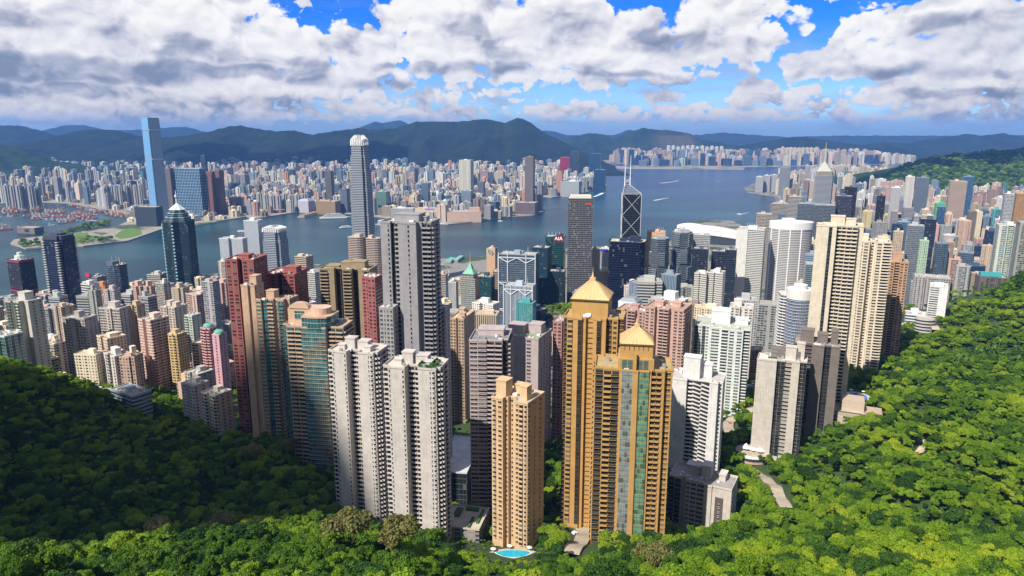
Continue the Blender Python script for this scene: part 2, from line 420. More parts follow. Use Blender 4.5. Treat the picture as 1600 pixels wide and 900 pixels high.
# ------------------------------------------------------------------ ground heights of the island (thin-plate spline through surveyed points)
CT = []
for (px, py, Y) in [
    # sunlit spur just below the lookout
    (-100, 900, 150), (200, 915, 150), (500, 905, 155), (700, 905, 165), (850, 940, 190), (1000, 920, 175), (1200, 905, 170), (1450, 905, 190), (1700, 900, 200),
    (0, 872, 185), (100, 876, 185), (280, 868, 205), (450, 828, 228), (560, 826, 236), (690, 862, 236), (770, 905, 230), (900, 925, 220), (1000, 885, 240), (1150, 846, 262), (1300, 812, 290),
    # valley in shade
    (-150, 850, 300), (0, 850, 300), (200, 850, 330), (350, 850, 340), (480, 830, 350), (560, 835, 375), (0, 750, 400), (200, 750, 430), (400, 765, 420), (500, 722, 480), (-150, 700, 430),
    (0, 650, 450), (-100, 590, 500), (0, 582, 505), (100, 606, 540), (200, 655, 560), (350, 686, 545), (300, 720, 480), (100, 690, 460),
    # base of the near towers
    (650, 850, 385), (560, 815, 410), (760, 800, 450), (802, 867, 345), (812, 850, 388), (770, 846, 392), (940, 856, 356), (920, 830, 380), (870, 740, 470), (850, 690, 560), (1100, 838, 395), (1030, 850, 375),
    (860, 890, 310), (790, 905, 300),
    (1150, 700, 520), (1100, 660, 620), (1220, 738, 475), (1160, 640, 640), (1200, 770, 420), (700, 700, 560),
    # slope on the far side of the valley
    (1250, 752, 430), (1300, 722, 450), (1400, 700, 430), (1330, 612, 600), (1400, 535, 850), (1500, 490, 900), (1600, 438, 950), (1750, 400, 1000),
    (1600, 500, 800), (1600, 600, 620), (1450, 600, 620), (1500, 700, 450), (1600, 750, 400), (1600, 850, 300), (1450, 800, 340), (1300, 850, 320), (1750, 700, 450), (1750, 550, 700),
    (1230, 545, 900), (1160, 505, 1120), (860, 480, 1220), (310, 645, 640), (600, 640, 640)]:
    q = P(px, py, Y); CT.append((q.x, q.y, q.z - (9 if Y <= 300 else 3 if Y <= 350 else 0)))
CT += [(-700, 700, 150), (-500, 800, 110), (-200, 850, 95), (200, 850, 110), (-900, 500, 230), (-900, 900, 90), (-600, 1150, 25), (0, 1150, 40), (400, 1250, 30), (700, 1400, 30),
       (1100, 1500, 60), (1500, 1400, 160), (1400, 1000, 260), (0, 60, 346), (-300, 80, 330), (300, 80, 335), (900, 1150, 110), (1000, 1250, 90), (1200, 1700, 40), (1700, 1700, 110), (-1200, 1300, 10), (1600, 600, 330), (1200, 500, 300), (-1300, 700, 180)]
CT = np.array(CT)
def tps_fit(pts, lam=30.0):
    n = len(pts); xy = pts[:, :2] / 500.0; z = pts[:, 2]
    d = np.linalg.norm(xy[:, None] - xy[None], axis=2); K = np.where(d > 0, d * d * np.log(d + 1e-9), 0) + np.eye(n) * lam * 1e-4
    Pm = np.c_[np.ones(n), xy]; A = np.block([[K, Pm], [Pm.T, np.zeros((3, 3))]])
    return xy, np.linalg.solve(A, np.r_[z, 0, 0, 0])
TX, TW = tps_fit(CT)
def ground_np(X, Y):
    X = np.asarray(X, dtype=float); Y = np.asarray(Y, dtype=float)
    q = np.stack([X.ravel(), Y.ravel()], 1) / 500.0
    out = np.zeros(len(q))
    for i in range(0, len(q), 20000):
        d = np.linalg.norm(q[i:i + 20000, None] - TX[None], axis=2)
        out[i:i + 20000] = (np.where(d > 0, d * d * np.log(d + 1e-9), 0) @ TW[:-3]) + TW[-3] + q[i:i + 20000] @ TW[-2:]
    out = out.reshape(X.shape)
    g = np.sin(X * .071 + 1.3 * np.sin(Y * .023)) * np.sin(Y * .047 + 1.1 * np.sin(X * .031)) * 3.2 + np.sin(X * .16 + Y * .05) * np.sin(Y * .13 - X * .04) * 1.8
    out = out + g * np.clip((out - 120) / 60, 0, 1) * np.where(X > 200, 1.7, 1.0)
    k = np.clip((Y - 1150) / 450.0 - np.clip((X - 700) / 900.0, 0, 1.2), 0, 1); k = k * k * (3 - 2 * k)
    out = np.clip(out, 3.0, 400) * (1 - k) + 3.0 * k
    k2 = np.clip((Y - 1900) / 500.0, 0, 1)
    return out * (1 - k2) + 3.0 * k2
def ground(x, y):
    if y > 2400: return 4.0
    return float(ground_np(np.array([x]), np.array([y]))[0])

def in_poly(x, y, poly):
    c = False; n = len(poly); j = n - 1
    for i in range(n):
        xi, yi = poly[i][0], poly[i][1]; xj, yj = poly[j][0], poly[j][1]
        if (yi > y) != (yj > y) and x < (xj - xi) * (y - yi) / (yj - yi) + xi: c = not c
        j = i
    return c

ISLAND = [tuple(G(px, py, 4)[:2]) for px, py in [(-700, 480), (0, 462), (130, 450), (200, 441), (330, 428), (480, 414), (600, 404), (700, 404), (760, 400), (850, 392), (930, 385), (1010, 378), (1062, 374),
          (1067, 350), (1100, 343), (1145, 345), (1164, 355), (1170, 364), (1195, 345), (1215, 325), (1238, 318), (1206, 306), (1168, 300), (1162, 293), (1190, 281), (1230, 276), (1260, 268), (1300, 263), (1420, 259), (2300, 259)]] + [(9000, 0), (3500, -600), (-3500, -600), (-3500, 1400)]
KOWLOON = [tuple(G(px, py, 4)[:2]) for px, py in [(-900, 319), (0, 318), (60, 315), (110, 317), (150, 325), (190, 331), (205, 343), (185, 352), (140, 360), (90, 366), (22, 374), (16, 380), (40, 388), (80, 385), (130, 384),
          (200, 376), (240, 362), (262, 354), (305, 353), (345, 345), (385, 338), (400, 341), (450, 333), (475, 330), (560, 334), (640, 345), (700, 350), (750, 345), (800, 338), (832, 336), (852, 329), (842, 325),
          (842, 306), (862, 308), (905, 303), (948, 290), (945, 283), (915, 281), (895, 273), (888, 262), (905, 254), (960, 254), (1000, 260.5), (1200, 260.5), (1290, 259), (1350, 257), (1600, 254), (2400, 252)]] + \
          [tuple(G(px, 214.5, 4)[:2]) for px in (2600, 1600, 800, 0, -1400)] + [tuple(G(-1400, 300, 4)[:2])]

def land_sheet(name, poly, z1, mat, label):
    mb = MB(); mb.prism([(p[0], p[1]) for p in poly], -6, z1, M['seawall'], mat)
    # triangulate the top well
    o = mb.build(name)
    import bmesh
    bm = bmesh.new(); bm.from_mesh(o.data)
    bmesh.ops.triangulate(bm, faces=[f for f in bm.faces if len(f.verts) > 4]); bm.to_mesh(o.data); bm.free()
    tag(o, label, kind='structure'); return o

def ground_mats():
    m, t, b = new_mat('city_ground')
    p = gpos(t)
    blk = t.voro(p, 0.02, out=1)
    n1 = t.noise(p, 0.008, 5, 0.6); n2 = t.noise(p, 0.05, 5, 0.65)
    c = t.mix(n2, (0.13, 0.125, 0.12), (0.33, 0.31, 0.28))
    c = t.mix(t.rng(n1, 0.50, 0.56), c, (0.05, 0.075, 0.03))
    t.put(b.inputs['Base Color'], c); b.inputs['Roughness'].default_value = 0.9
    M['city'] = m
    m, t, b = new_mat('reclaimed_ground')
    p = gpos(t); n1 = t.noise(p, 0.004, 5, 0.6); n2 = t.noise(p, 0.03, 5, 0.7)
    c = t.mix(n2, (0.17, 0.155, 0.13), (0.44, 0.39, 0.31)); c = t.mix(t.rng(n1, 0.52, 0.6), c, (0.045, 0.085, 0.03))
    t.put(b.inputs['Base Color'], c); b.inputs['Roughness'].default_value = 0.9
    M['reclaim'] = m
    m, t, b = new_mat('forest_floor')
    p = gpos(t); c = t.mix(t.noise(p, 0.1, 5, 0.65), (0.016, 0.04, 0.008), (0.05, 0.09, 0.018))
    zz = t.sep(p)[2]
    n2 = t.noise(p, 0.05, 5, 0.65)
    cityc = t.mix(n2, (0.10, 0.10, 0.095), (0.27, 0.26, 0.24))
    c = t.mix(t.rng(t.m('ADD', zz, t.m('MULTIPLY', n2, 40)), 150, 130), c, cityc)
    t.put(b.inputs['Base Color'], c); b.inputs['Roughness'].default_value = 0.95
    M['hillground'] = m
    M['seawall'] = plain('sea_wall', (0.33, 0.31, 0.27), 0.9, noise=0.3)
ground_mats()

def make_terrain():
    xs = np.concatenate([np.arange(-1500, -600, 25), np.arange(-600, 900, 10), np.arange(900, 2400, 25)])
    ys = np.concatenate([np.arange(-60, 1000, 10), np.arange(1000, 2500, 25)])
    Xg, Yg = np.meshgrid(xs, ys); Z = ground_np(Xg, Yg)
    nx, ny = len(xs), len(ys)
    z4 = Z < 4.2
    vs = np.stack([Xg, Yg, np.where(z4, 3.2, Z)], 2).reshape(-1, 3)
    vs[:, 2] += np.array([mnoise.noise(Vector((a * .03, b * .03, 0))) * 0.0 if c > 20 else 0 for a, b, c in vs])
    fs = [(j * nx + i, j * nx + i + 1, (j + 1) * nx + i + 1, (j + 1) * nx + i) for j in range(ny - 1) for i in range(nx - 1)
          if not (z4[j, i] and z4[j, i + 1] and z4[j + 1, i] and z4[j + 1, i + 1])]
    me = bpy.data.meshes.new('ground'); me.from_pydata(vs.tolist(), [], fs); me.materials.append(M['hillground'])
    me.polygons.foreach_set('use_smooth', [True] * len(me.polygons))
    o = bpy.data.objects.new('ground', me); COL.objects.link(o)
    tag(o, 'steep wooded hillside that falls to the city', kind='structure')
make_terrain()
land_sheet('city_ground', ISLAND, 4.0, M['city'], 'flat built up shore of the near island')
land_sheet('land', KOWLOON, 4.0, M['reclaim'], 'flat built up peninsula across the harbour')
RUNWAY = [tuple(G(px, py, 4)[:2]) for px, py in [(935, 262.8), (1162, 264.5), (1165, 261.6), (1100, 260.6), (960, 259.6)]]
land_sheet('runway_ground', RUNWAY, 4.0, M['reclaim'], 'long thin strip of land in the far harbour')

def make_water():
    m, t, b = new_mat('harbour_water')
    p = gpos(t)
    y = t.sep(p)[1]
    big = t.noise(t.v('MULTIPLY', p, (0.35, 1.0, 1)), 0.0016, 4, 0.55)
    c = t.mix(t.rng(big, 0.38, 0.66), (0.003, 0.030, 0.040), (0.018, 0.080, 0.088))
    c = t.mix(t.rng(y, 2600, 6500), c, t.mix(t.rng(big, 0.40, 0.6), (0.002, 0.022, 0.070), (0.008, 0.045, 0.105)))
    t.put(b.inputs['Base Color'], c)
    b.inputs['Roughness'].default_value = 0.22; b.inputs['IOR'].default_value = 1.33; b.inputs['Specular IOR Level'].default_value = 0.22
    n = t.noise(t.v('MULTIPLY', p, (1, 1.6, 1)), 0.045, 5, 0.7); n2 = t.noise(p, 0.006, 3, 0.6)
    bp = t.n.new('ShaderNodeBump'); bp.inputs['Strength'].default_value = 0.9; bp.inputs['Distance'].default_value = 4.0
    t.l.new(t.m('ADD', n, t.m('MULTIPLY', n2, 0.7)), bp.inputs['Height']); t.l.new(bp.outputs[0], b.inputs['Normal'])
    me = bpy.data.meshes.new('water')
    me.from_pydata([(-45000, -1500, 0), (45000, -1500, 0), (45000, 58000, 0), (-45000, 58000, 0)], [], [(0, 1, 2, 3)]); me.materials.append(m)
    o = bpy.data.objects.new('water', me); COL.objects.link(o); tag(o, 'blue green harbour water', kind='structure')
make_water()

# ------------------------------------------------------------------ hills
def hill_mat(name, a, b_, c_, sc=0.004):
    m, t, b = new_mat(name)
    p = gpos(t)
    n = t.noise(p, sc, 6, 0.65); n2 = t.noise(p, sc * 8, 5, 0.7)
    c = t.mix(t.rng(n, 0.35, 0.65), a, b_); c = t.mix(t.rng(n2, 0.55, 0.8), c, c_)
    t.put(b.inputs['Base Color'], c); b.inputs['Roughness'].default_value = 0.95; b.inputs['Specular IOR Level'].default_value = 0.1
    bp = t.n.new('ShaderNodeBump'); bp.inputs['Strength'].default_value = 1.0; bp.inputs['Distance'].default_value = 30.0
    t.l.new(n2, bp.inputs['Height']); t.l.new(bp.outputs[0], b.inputs['Normal'])
    return m
M['hill'] = hill_mat('hill_forest', (0.008, 0.016, 0.012), (0.022, 0.034, 0.018), (0.035, 0.042, 0.025))
M['hillg'] = hill_mat('hill_green', (0.02, 0.055, 0.008), (0.065, 0.14, 0.015), (0.10, 0.17, 0.02), 0.012)
M['hillm'] = hill_mat('hill_wood', (0.012, 0.03, 0.010), (0.04, 0.075, 0.016), (0.06, 0.09, 0.022), 0.008)
M['quarry'] = hill_mat('quarry_hill', (0.012, 0.022, 0.012), (0.03, 0.045, 0.018), (0.05, 0.055, 0.03))
def cut_quarry():
    t = NT(M['quarry'].node_tree); b = M['quarry'].node_tree.nodes['Principled BSDF']; x, y, z = t.sep(gpos(t)); old = b.inputs['Base Color'].links[0].from_socket
    n = t.noise(gpos(t), 0.004, 4, 0.6)
    msk = t.m('MULTIPLY', t.rng(x, 2150, 2450), t.rng(x, 3100, 2800)); msk = t.m('MULTIPLY', msk, t.rng(t.m('ADD', z, t.m('MULTIPLY', n, 160)), 470, 430))
    line = t.m('GREATER_THAN', t.m('FRACT', t.m('DIVIDE', t.m('ADD', z, t.m('MULTIPLY', n, 30)), 34.0)), 0.45)
    t.put(b.inputs['Base Color'], t.mix(t.m('MULTIPLY', msk, t.m('MULTIPLY_ADD', line, 0.3, 0.2)), old, (0.20, 0.15, 0.11)))
cut_quarry()
def hills(name, label, prof, D, front, back, mat, base=0.0, gul=0.32, seed=0, nu=None):
    prof = sorted(prof); xs = [a for a, _ in prof]; ys = [b for _, b in prof]
    nu = nu or int((xs[-1] - xs[0]) / 3); nv = 40
    vs = []; fs = []
    for i in range(nu + 1):
        px = xs[0] + (xs[-1] - xs[0]) * i / nu
        py = float(np.interp(px, xs, ys))
        c = P(px, py, D)
        Z = c.z + mnoise.noise(Vector((px * 0.11, seed, 0))) * D * 0.0012
        for j in range(nv + 1):
            v = j / nv * 2 - 1                       # -1 front foot, 0 crest, 1 back foot
            dd = front if v < 0 else back
            y = D + v * dd
            s = 1 - abs(v); s = s ** 1.15
            env = math.sin(math.pi * min(1, abs(v))) if abs(v) < 1 else 0
            g = mnoise.ridged_multi_fractal(Vector((c.x / 900 + seed, y / 2600, seed)), 0.9, 2.1, 4, 0.9, 2.0) - 1.0
            z = base + (Z - base) * s + (Z - base) * gul * g * env * 0.8
            xx = c.x + mnoise.noise(Vector((y / 800, px * .02, seed))) * 60 * env
            vs.append((xx, y, z if abs(v) < 1 else base - 60))
    for i in range(nu):
        for j in range(nv):
            a = i * (nv + 1) + j
            fs.append((a, a + nv + 1, a + nv + 2, a + 1))
    me = bpy.data.meshes.new(name); me.from_pydata(vs, [], fs); me.materials.append(mat)
    me.polygons.foreach_set('use_smooth', [True] * len(me.polygons))
    o = bpy.data.objects.new(name, me); COL.objects.link(o); tag(o, label, kind='structure')
    return o
hills('mountains', 'farthest pale blue mountain line', [(-500, 208), (-100, 214), (40, 210), (100, 196), (130, 195), (170, 204), (210, 203), (250, 200), (290, 198), (330, 208), (420, 214), (540, 208), (570, 196), (585, 190), (600, 192), (625, 187.5), (650, 200), (760, 208), (860, 204), (885, 211), (960, 211), (985, 202), (1005, 211), (1060, 213), (1100, 210), (1130, 207), (1180, 211), (1230, 214), (1300, 212), (1500, 212), (1700, 210), (2100, 212)], 17500, 2500, 2500, M['hill'], seed=1)
hills('mountains', 'blue mountain at the far west edge', [(-600, 205), (-100, 194), (0, 196), (30, 196), (60, 203), (90, 212), (130, 226), (180, 244)], 11500, 2600, 1500, M['hill'], seed=2)
hills('mountains', 'long dark blue mountain ridge behind the far city', [(20, 246), (50, 230), (80, 214), (110, 207), (135, 202), (180, 203), (215, 212), (250, 216), (290, 212), (330, 205), (355, 198), (375, 196), (400, 201), (430, 205), (460, 204), (490, 211), (500, 208), (530, 204), (560, 200), (590, 203), (620, 200), (650, 190), (690, 190), (720, 190), (745, 187), (760, 186), (790, 192), (808, 184), (818, 186), (828, 191), (840, 200), (855, 210), (880, 221), (900, 232), (940, 250)], 9400, 2600, 1800, M['hill'], seed=3)
hills('hill', 'low green hill at the far west shore', [(-500, 205), (-200, 212), (0, 226), (30, 230), (50, 240), (80, 250), (120, 256), (170, 270)], 6900, 900, 800, M['hillm'], seed=4)
hills('hill', 'rounded dark hills beyond the eastern bay', [(850, 232), (880, 222), (892, 214), (920, 208), (945, 210), (960, 216), (985, 206), (1005, 200), (1030, 203), (1050, 204), (1075, 208), (1095, 217), (1130, 224), (1200, 236)], 11800, 1000, 1500, M['quarry'], seed=5)
hills('hill', 'low dark hills above the eastern far towers', [(1130, 234), (1165, 226), (1200, 220), (1250, 213), (1275, 217), (1310, 222), (1345, 227), (1380, 225), (1410, 231), (1450, 242)], 11000, 900, 1500, M['hill'], seed=6)
hills('hill', 'blue hills along the eastern horizon', [(1330, 230), (1360, 224), (1380, 221), (1420, 224), (1450, 218), (1480, 214), (1510, 209), (1535, 212), (1567, 208), (1600, 214), (1700, 219), (1900, 214), (2300, 224)], 12500, 1800, 2000, M['hill'], seed=7)
EAST_HILL = hills('hill', 'green wooded hill east of the island city', [(1372, 290), (1395, 272), (1420, 258), (1440, 252), (1460, 248), (1500, 243), (1540, 238), (1560, 239), (1600, 235), (1750, 228), (2100, 225)], 5000, 1150, 1500, M['hillg'], seed=8, gul=0.16)

# ------------------------------------------------------------------ air
def make_haze():
    x0, x1, y0, y1, z0, z1 = -30000, 30000, -3000, 26000, -80, 780
    me = bpy.data.meshes.new('haze')
    v = [(x, y, z) for z in (z0, z1) for y in (y0, y1) for x in (x0, x1)]
    me.from_pydata(v, [], [(0, 2, 3, 1), (4, 5, 7, 6), (0, 1, 5, 4), (2, 6, 7, 3), (0, 4, 6, 2), (1, 3, 7, 5)])
    o = bpy.data.objects.new('haze', me); COL.objects.link(o); tag(o, 'thin blue haze over the harbour', 'haze', kind='stuff')
    m = bpy.data.materials.new('haze'); m.use_nodes = True; me.materials.append(m)
    nt = m.node_tree; nt.nodes.clear()
    out = nt.nodes.new('ShaderNodeOutputMaterial'); pv = nt.nodes.new('ShaderNodeVolumePrincipled')
    nt.links.new(pv.outputs[0], out.inputs['Volume'])
    pv.inputs['Density'].default_value = HAZE; pv.inputs['Color'].default_value = (0.17, 0.42, 1.0, 1); pv.inputs['Anisotropy'].default_value = 0.0
HAZE = 4.0e-5
make_haze()

# ------------------------------------------------------------------ plans and fitting
FOOT = []      # footprints (x, y, radius) that trees and filler buildings keep clear of
def rect_plan(w, d): return [(-w / 2, -d / 2), (w / 2, -d / 2), (w / 2, d / 2), (-w / 2, d / 2)]
def front_plan(segs, depth, back=True):
    """segs = [(width, setback, pattern)]; front runs left to right, the back mirrors it"""
    W = sum(s[0] for s in segs); x = -W / 2; pts = []; pats = []
    for i, (w, off, pat) in enumerate(segs):
        y = -depth / 2 + off
        if i and abs(segs[i - 1][1] - off) > 1e-6: pats.append('.')
        if not i or abs(segs[i - 1][1] - off) > 1e-6: pts.append((x, y))
        pts.append((x + w, y)); pats.append(pat); x += w
    pats.append('R')
    rb = [(-a, -b) for a, b in pts] if back else [(W / 2, depth / 2), (-W / 2, depth / 2)]
    if back:
        n = len(pts); fp = list(pats)
        return pts + [(-(p[0]), -p[1]) for p in pts], fp[:-1] + ['R'] + fp[:-1] + ['L']
    return pts + rb, pats + ['B', 'L']
def cross_plan(w, d, a, b):
    """plus shape: corner notches a wide, b deep"""
    x0, x1, y0, y1 = w / 2, w / 2 - a, d / 2, d / 2 - b
    return [(-x1, -y0), (x1, -y0), (x1, -y1), (x0, -y1), (x0, y1), (x1, y1), (x1, y0), (-x1, y0), (-x1, y1), (-x0, y1), (-x0, -y1), (-x1, -y1)]
def notch_plan(w, d, nw, nd, sn=0):
    h, k, n = w / 2, d / 2, nw / 2
    f = [(-h, -k), (-n, -k), (-n, -k + nd), (n, -k + nd), (n, -k), (h, -k)]
    if sn: f += [(h, -sn / 2), (h - nd * .7, -sn / 2), (h - nd * .7, sn / 2), (h, sn / 2)]
    return f + [(-a, -b) for a, b in f]
def fit(plan, pxl, pxr, ytop, Y, rot):
    """scale the plan and slide it so that, seen from the lookout, it spans pxl..pxr"""
    th = R(rot); c, s = math.cos(th), math.sin(th); sc = 1.0
    p0 = P((pxl + pxr) / 2, ytop, Y); X, Z = p0.x, p0.z
    for _ in range(6):
        q = [pix(X + (x * c - y * s) * sc, Y + (x * s + y * c) * sc, Z)[0] for x, y in plan]
        a, b = min(q), max(q)
        sc *= (pxr - pxl) / (b - a); X += ((pxl + pxr) / 2 - (a + b) / 2) * Y / F
    return X, Y, Z, sc
def inset(poly, k):
    cx = sum(p[0] for p in poly) / len(poly); cy = sum(p[1] for p in poly) / len(poly)
    return [(cx + (x - cx) * k, cy + (y - cy) * k) for x, y in poly]

# ------------------------------------------------------------------ facade pieces (x along the wall, -y outwards, z up)
def piece(code, w, h, T, Gc):
    mb = MB(T, Gc)
    Wm, Gm, D = M['paint'], M['tglass'], M['dark']
    def pane(x0, x1, z0, z1, y, m=Gm): mb.face([(x0, y, z0), (x1, y, z0), (x1, y, z1), (x0, y, z1)], m)
    if code in 'wWv':
        k = {'w': .30, 'W': .42, 'v': .2}[code]
        pane(-w * k, w * k, h * .30, h * .80, -.04)
        mb.box(0, -.14, h * .24, h * .30, w * k * 2.15, .28, Wm, bottom=True)
        mb.box(0, -.12, h * .80, h * .86, w * k * 2.15, .24, Wm, bottom=True)
        if code != 'v': mb.box(0, -.06, h * .30, h * .80, .09, .05, Wm)
    elif code == 'a':
        pane(-w * .3, w * .3, h * .34, h * .82, -.04)
        mb.box(0, -.12, h * .82, h * .88, w * .66, .24, Wm, bottom=True)
        mb.box(w * .1, -.3, h * .1, h * .30, .9, .55, M['metal'], bottom=True)
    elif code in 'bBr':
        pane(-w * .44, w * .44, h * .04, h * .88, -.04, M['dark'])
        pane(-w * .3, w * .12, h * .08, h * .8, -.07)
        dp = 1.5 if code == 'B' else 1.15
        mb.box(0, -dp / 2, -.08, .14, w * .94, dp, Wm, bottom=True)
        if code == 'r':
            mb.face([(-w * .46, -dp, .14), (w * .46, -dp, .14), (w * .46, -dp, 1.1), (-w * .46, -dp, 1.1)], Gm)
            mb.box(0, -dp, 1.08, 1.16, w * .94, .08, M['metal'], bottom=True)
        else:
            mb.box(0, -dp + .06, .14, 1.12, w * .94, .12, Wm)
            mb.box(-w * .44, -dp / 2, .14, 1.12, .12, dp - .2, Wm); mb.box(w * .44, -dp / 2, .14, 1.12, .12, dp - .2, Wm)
    elif code == 'y':
        dp = .75
        mb.box(0, -dp / 2, 0, h * .26, w * .8, dp, Wm, bottom=True); mb.box(0, -dp / 2, h * .84, h * .97, w * .8, dp, Wm, bottom=True)
        mb.box(0, -dp / 2 + .05, h * .26, h * .84, w * .74, dp, Gm)
    elif code in 'gt':
        pane(-w * .48, w * .48, h * .06, h * .97, -.06)
        mb.box(0, -.1, h * .40, h * .44, w * .96, .09, M['frame'] if code == 'g' else Wm)
        mb.box(0, -.1, h * .06, h * .97, .08, .08, M['frame'] if code == 'g' else Wm)
        if code == 't': mb.box(0, -.12, -.1, h * .10, w, .24, Wm, bottom=True)
    elif code == 'd':
        pane(-w * .48, w * .48, h * .03, h * .99, -.04)
        mb.box(0, -.08, h * .48, h * .52, w * .96, .08, M['frame'])
    elif code == 'c':
        pane(-w * .5, w * .5, h * .32, h * .80, -.03)
        mb.box(0, -.2, h * .2, h * .32, w, .4, Wm, bottom=True)
    elif code == 'h':   # flat dark pane for a recess's shade, rails every floor
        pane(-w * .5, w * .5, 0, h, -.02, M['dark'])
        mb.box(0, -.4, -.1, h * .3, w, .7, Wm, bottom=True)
    elif code == 'p':   # slanted dark panel with chevron slab (zigzag balconies)
        pane(-w * .5, w * .5, h * .1, h * .95, -.03, M['dark'])
        mb.face([(-w * .5, -.9, h * .22), (w * .5, -.25, -h * .28), (w * .5, -.25, h * .0), (-w * .5, -.9, h * .58)], Wm)
        mb.face([(-w * .5, -.9, h * .58), (w * .5, -.25, h * .0), (w * .5, -.02, h * .0), (-w * .5, -.02, h * .58)], Wm)
    return mb
PNAME = {'w': 'window', 'W': 'window', 'v': 'window', 'a': 'window', 'b': 'balcony', 'B': 'balcony', 'r': 'balcony', 'y': 'bay_window', 'g': 'glass_panel', 't': 'glass_panel', 'd': 'glass_panel', 'c': 'window', 'h': 'balcony', 'p': 'balcony'}
PLUR = {'window': 'windows', 'balcony': 'balconies', 'bay_window': 'bay_windows', 'glass_panel': 'glass_panels'}
CELL = {'w': 3.2, 'W': 4.0, 'v': 2.0, 'a': 3.2, 'b': 3.6, 'B': 4.6, 'r': 4.2, 'y': 3.4, 'g': 3.2, 't': 3.2, 'd': 2.8, 'c': 4.5, 'h': 3.2, 'p': 3.6, 's': 3.0, '.': 1.2}
CAP = 100

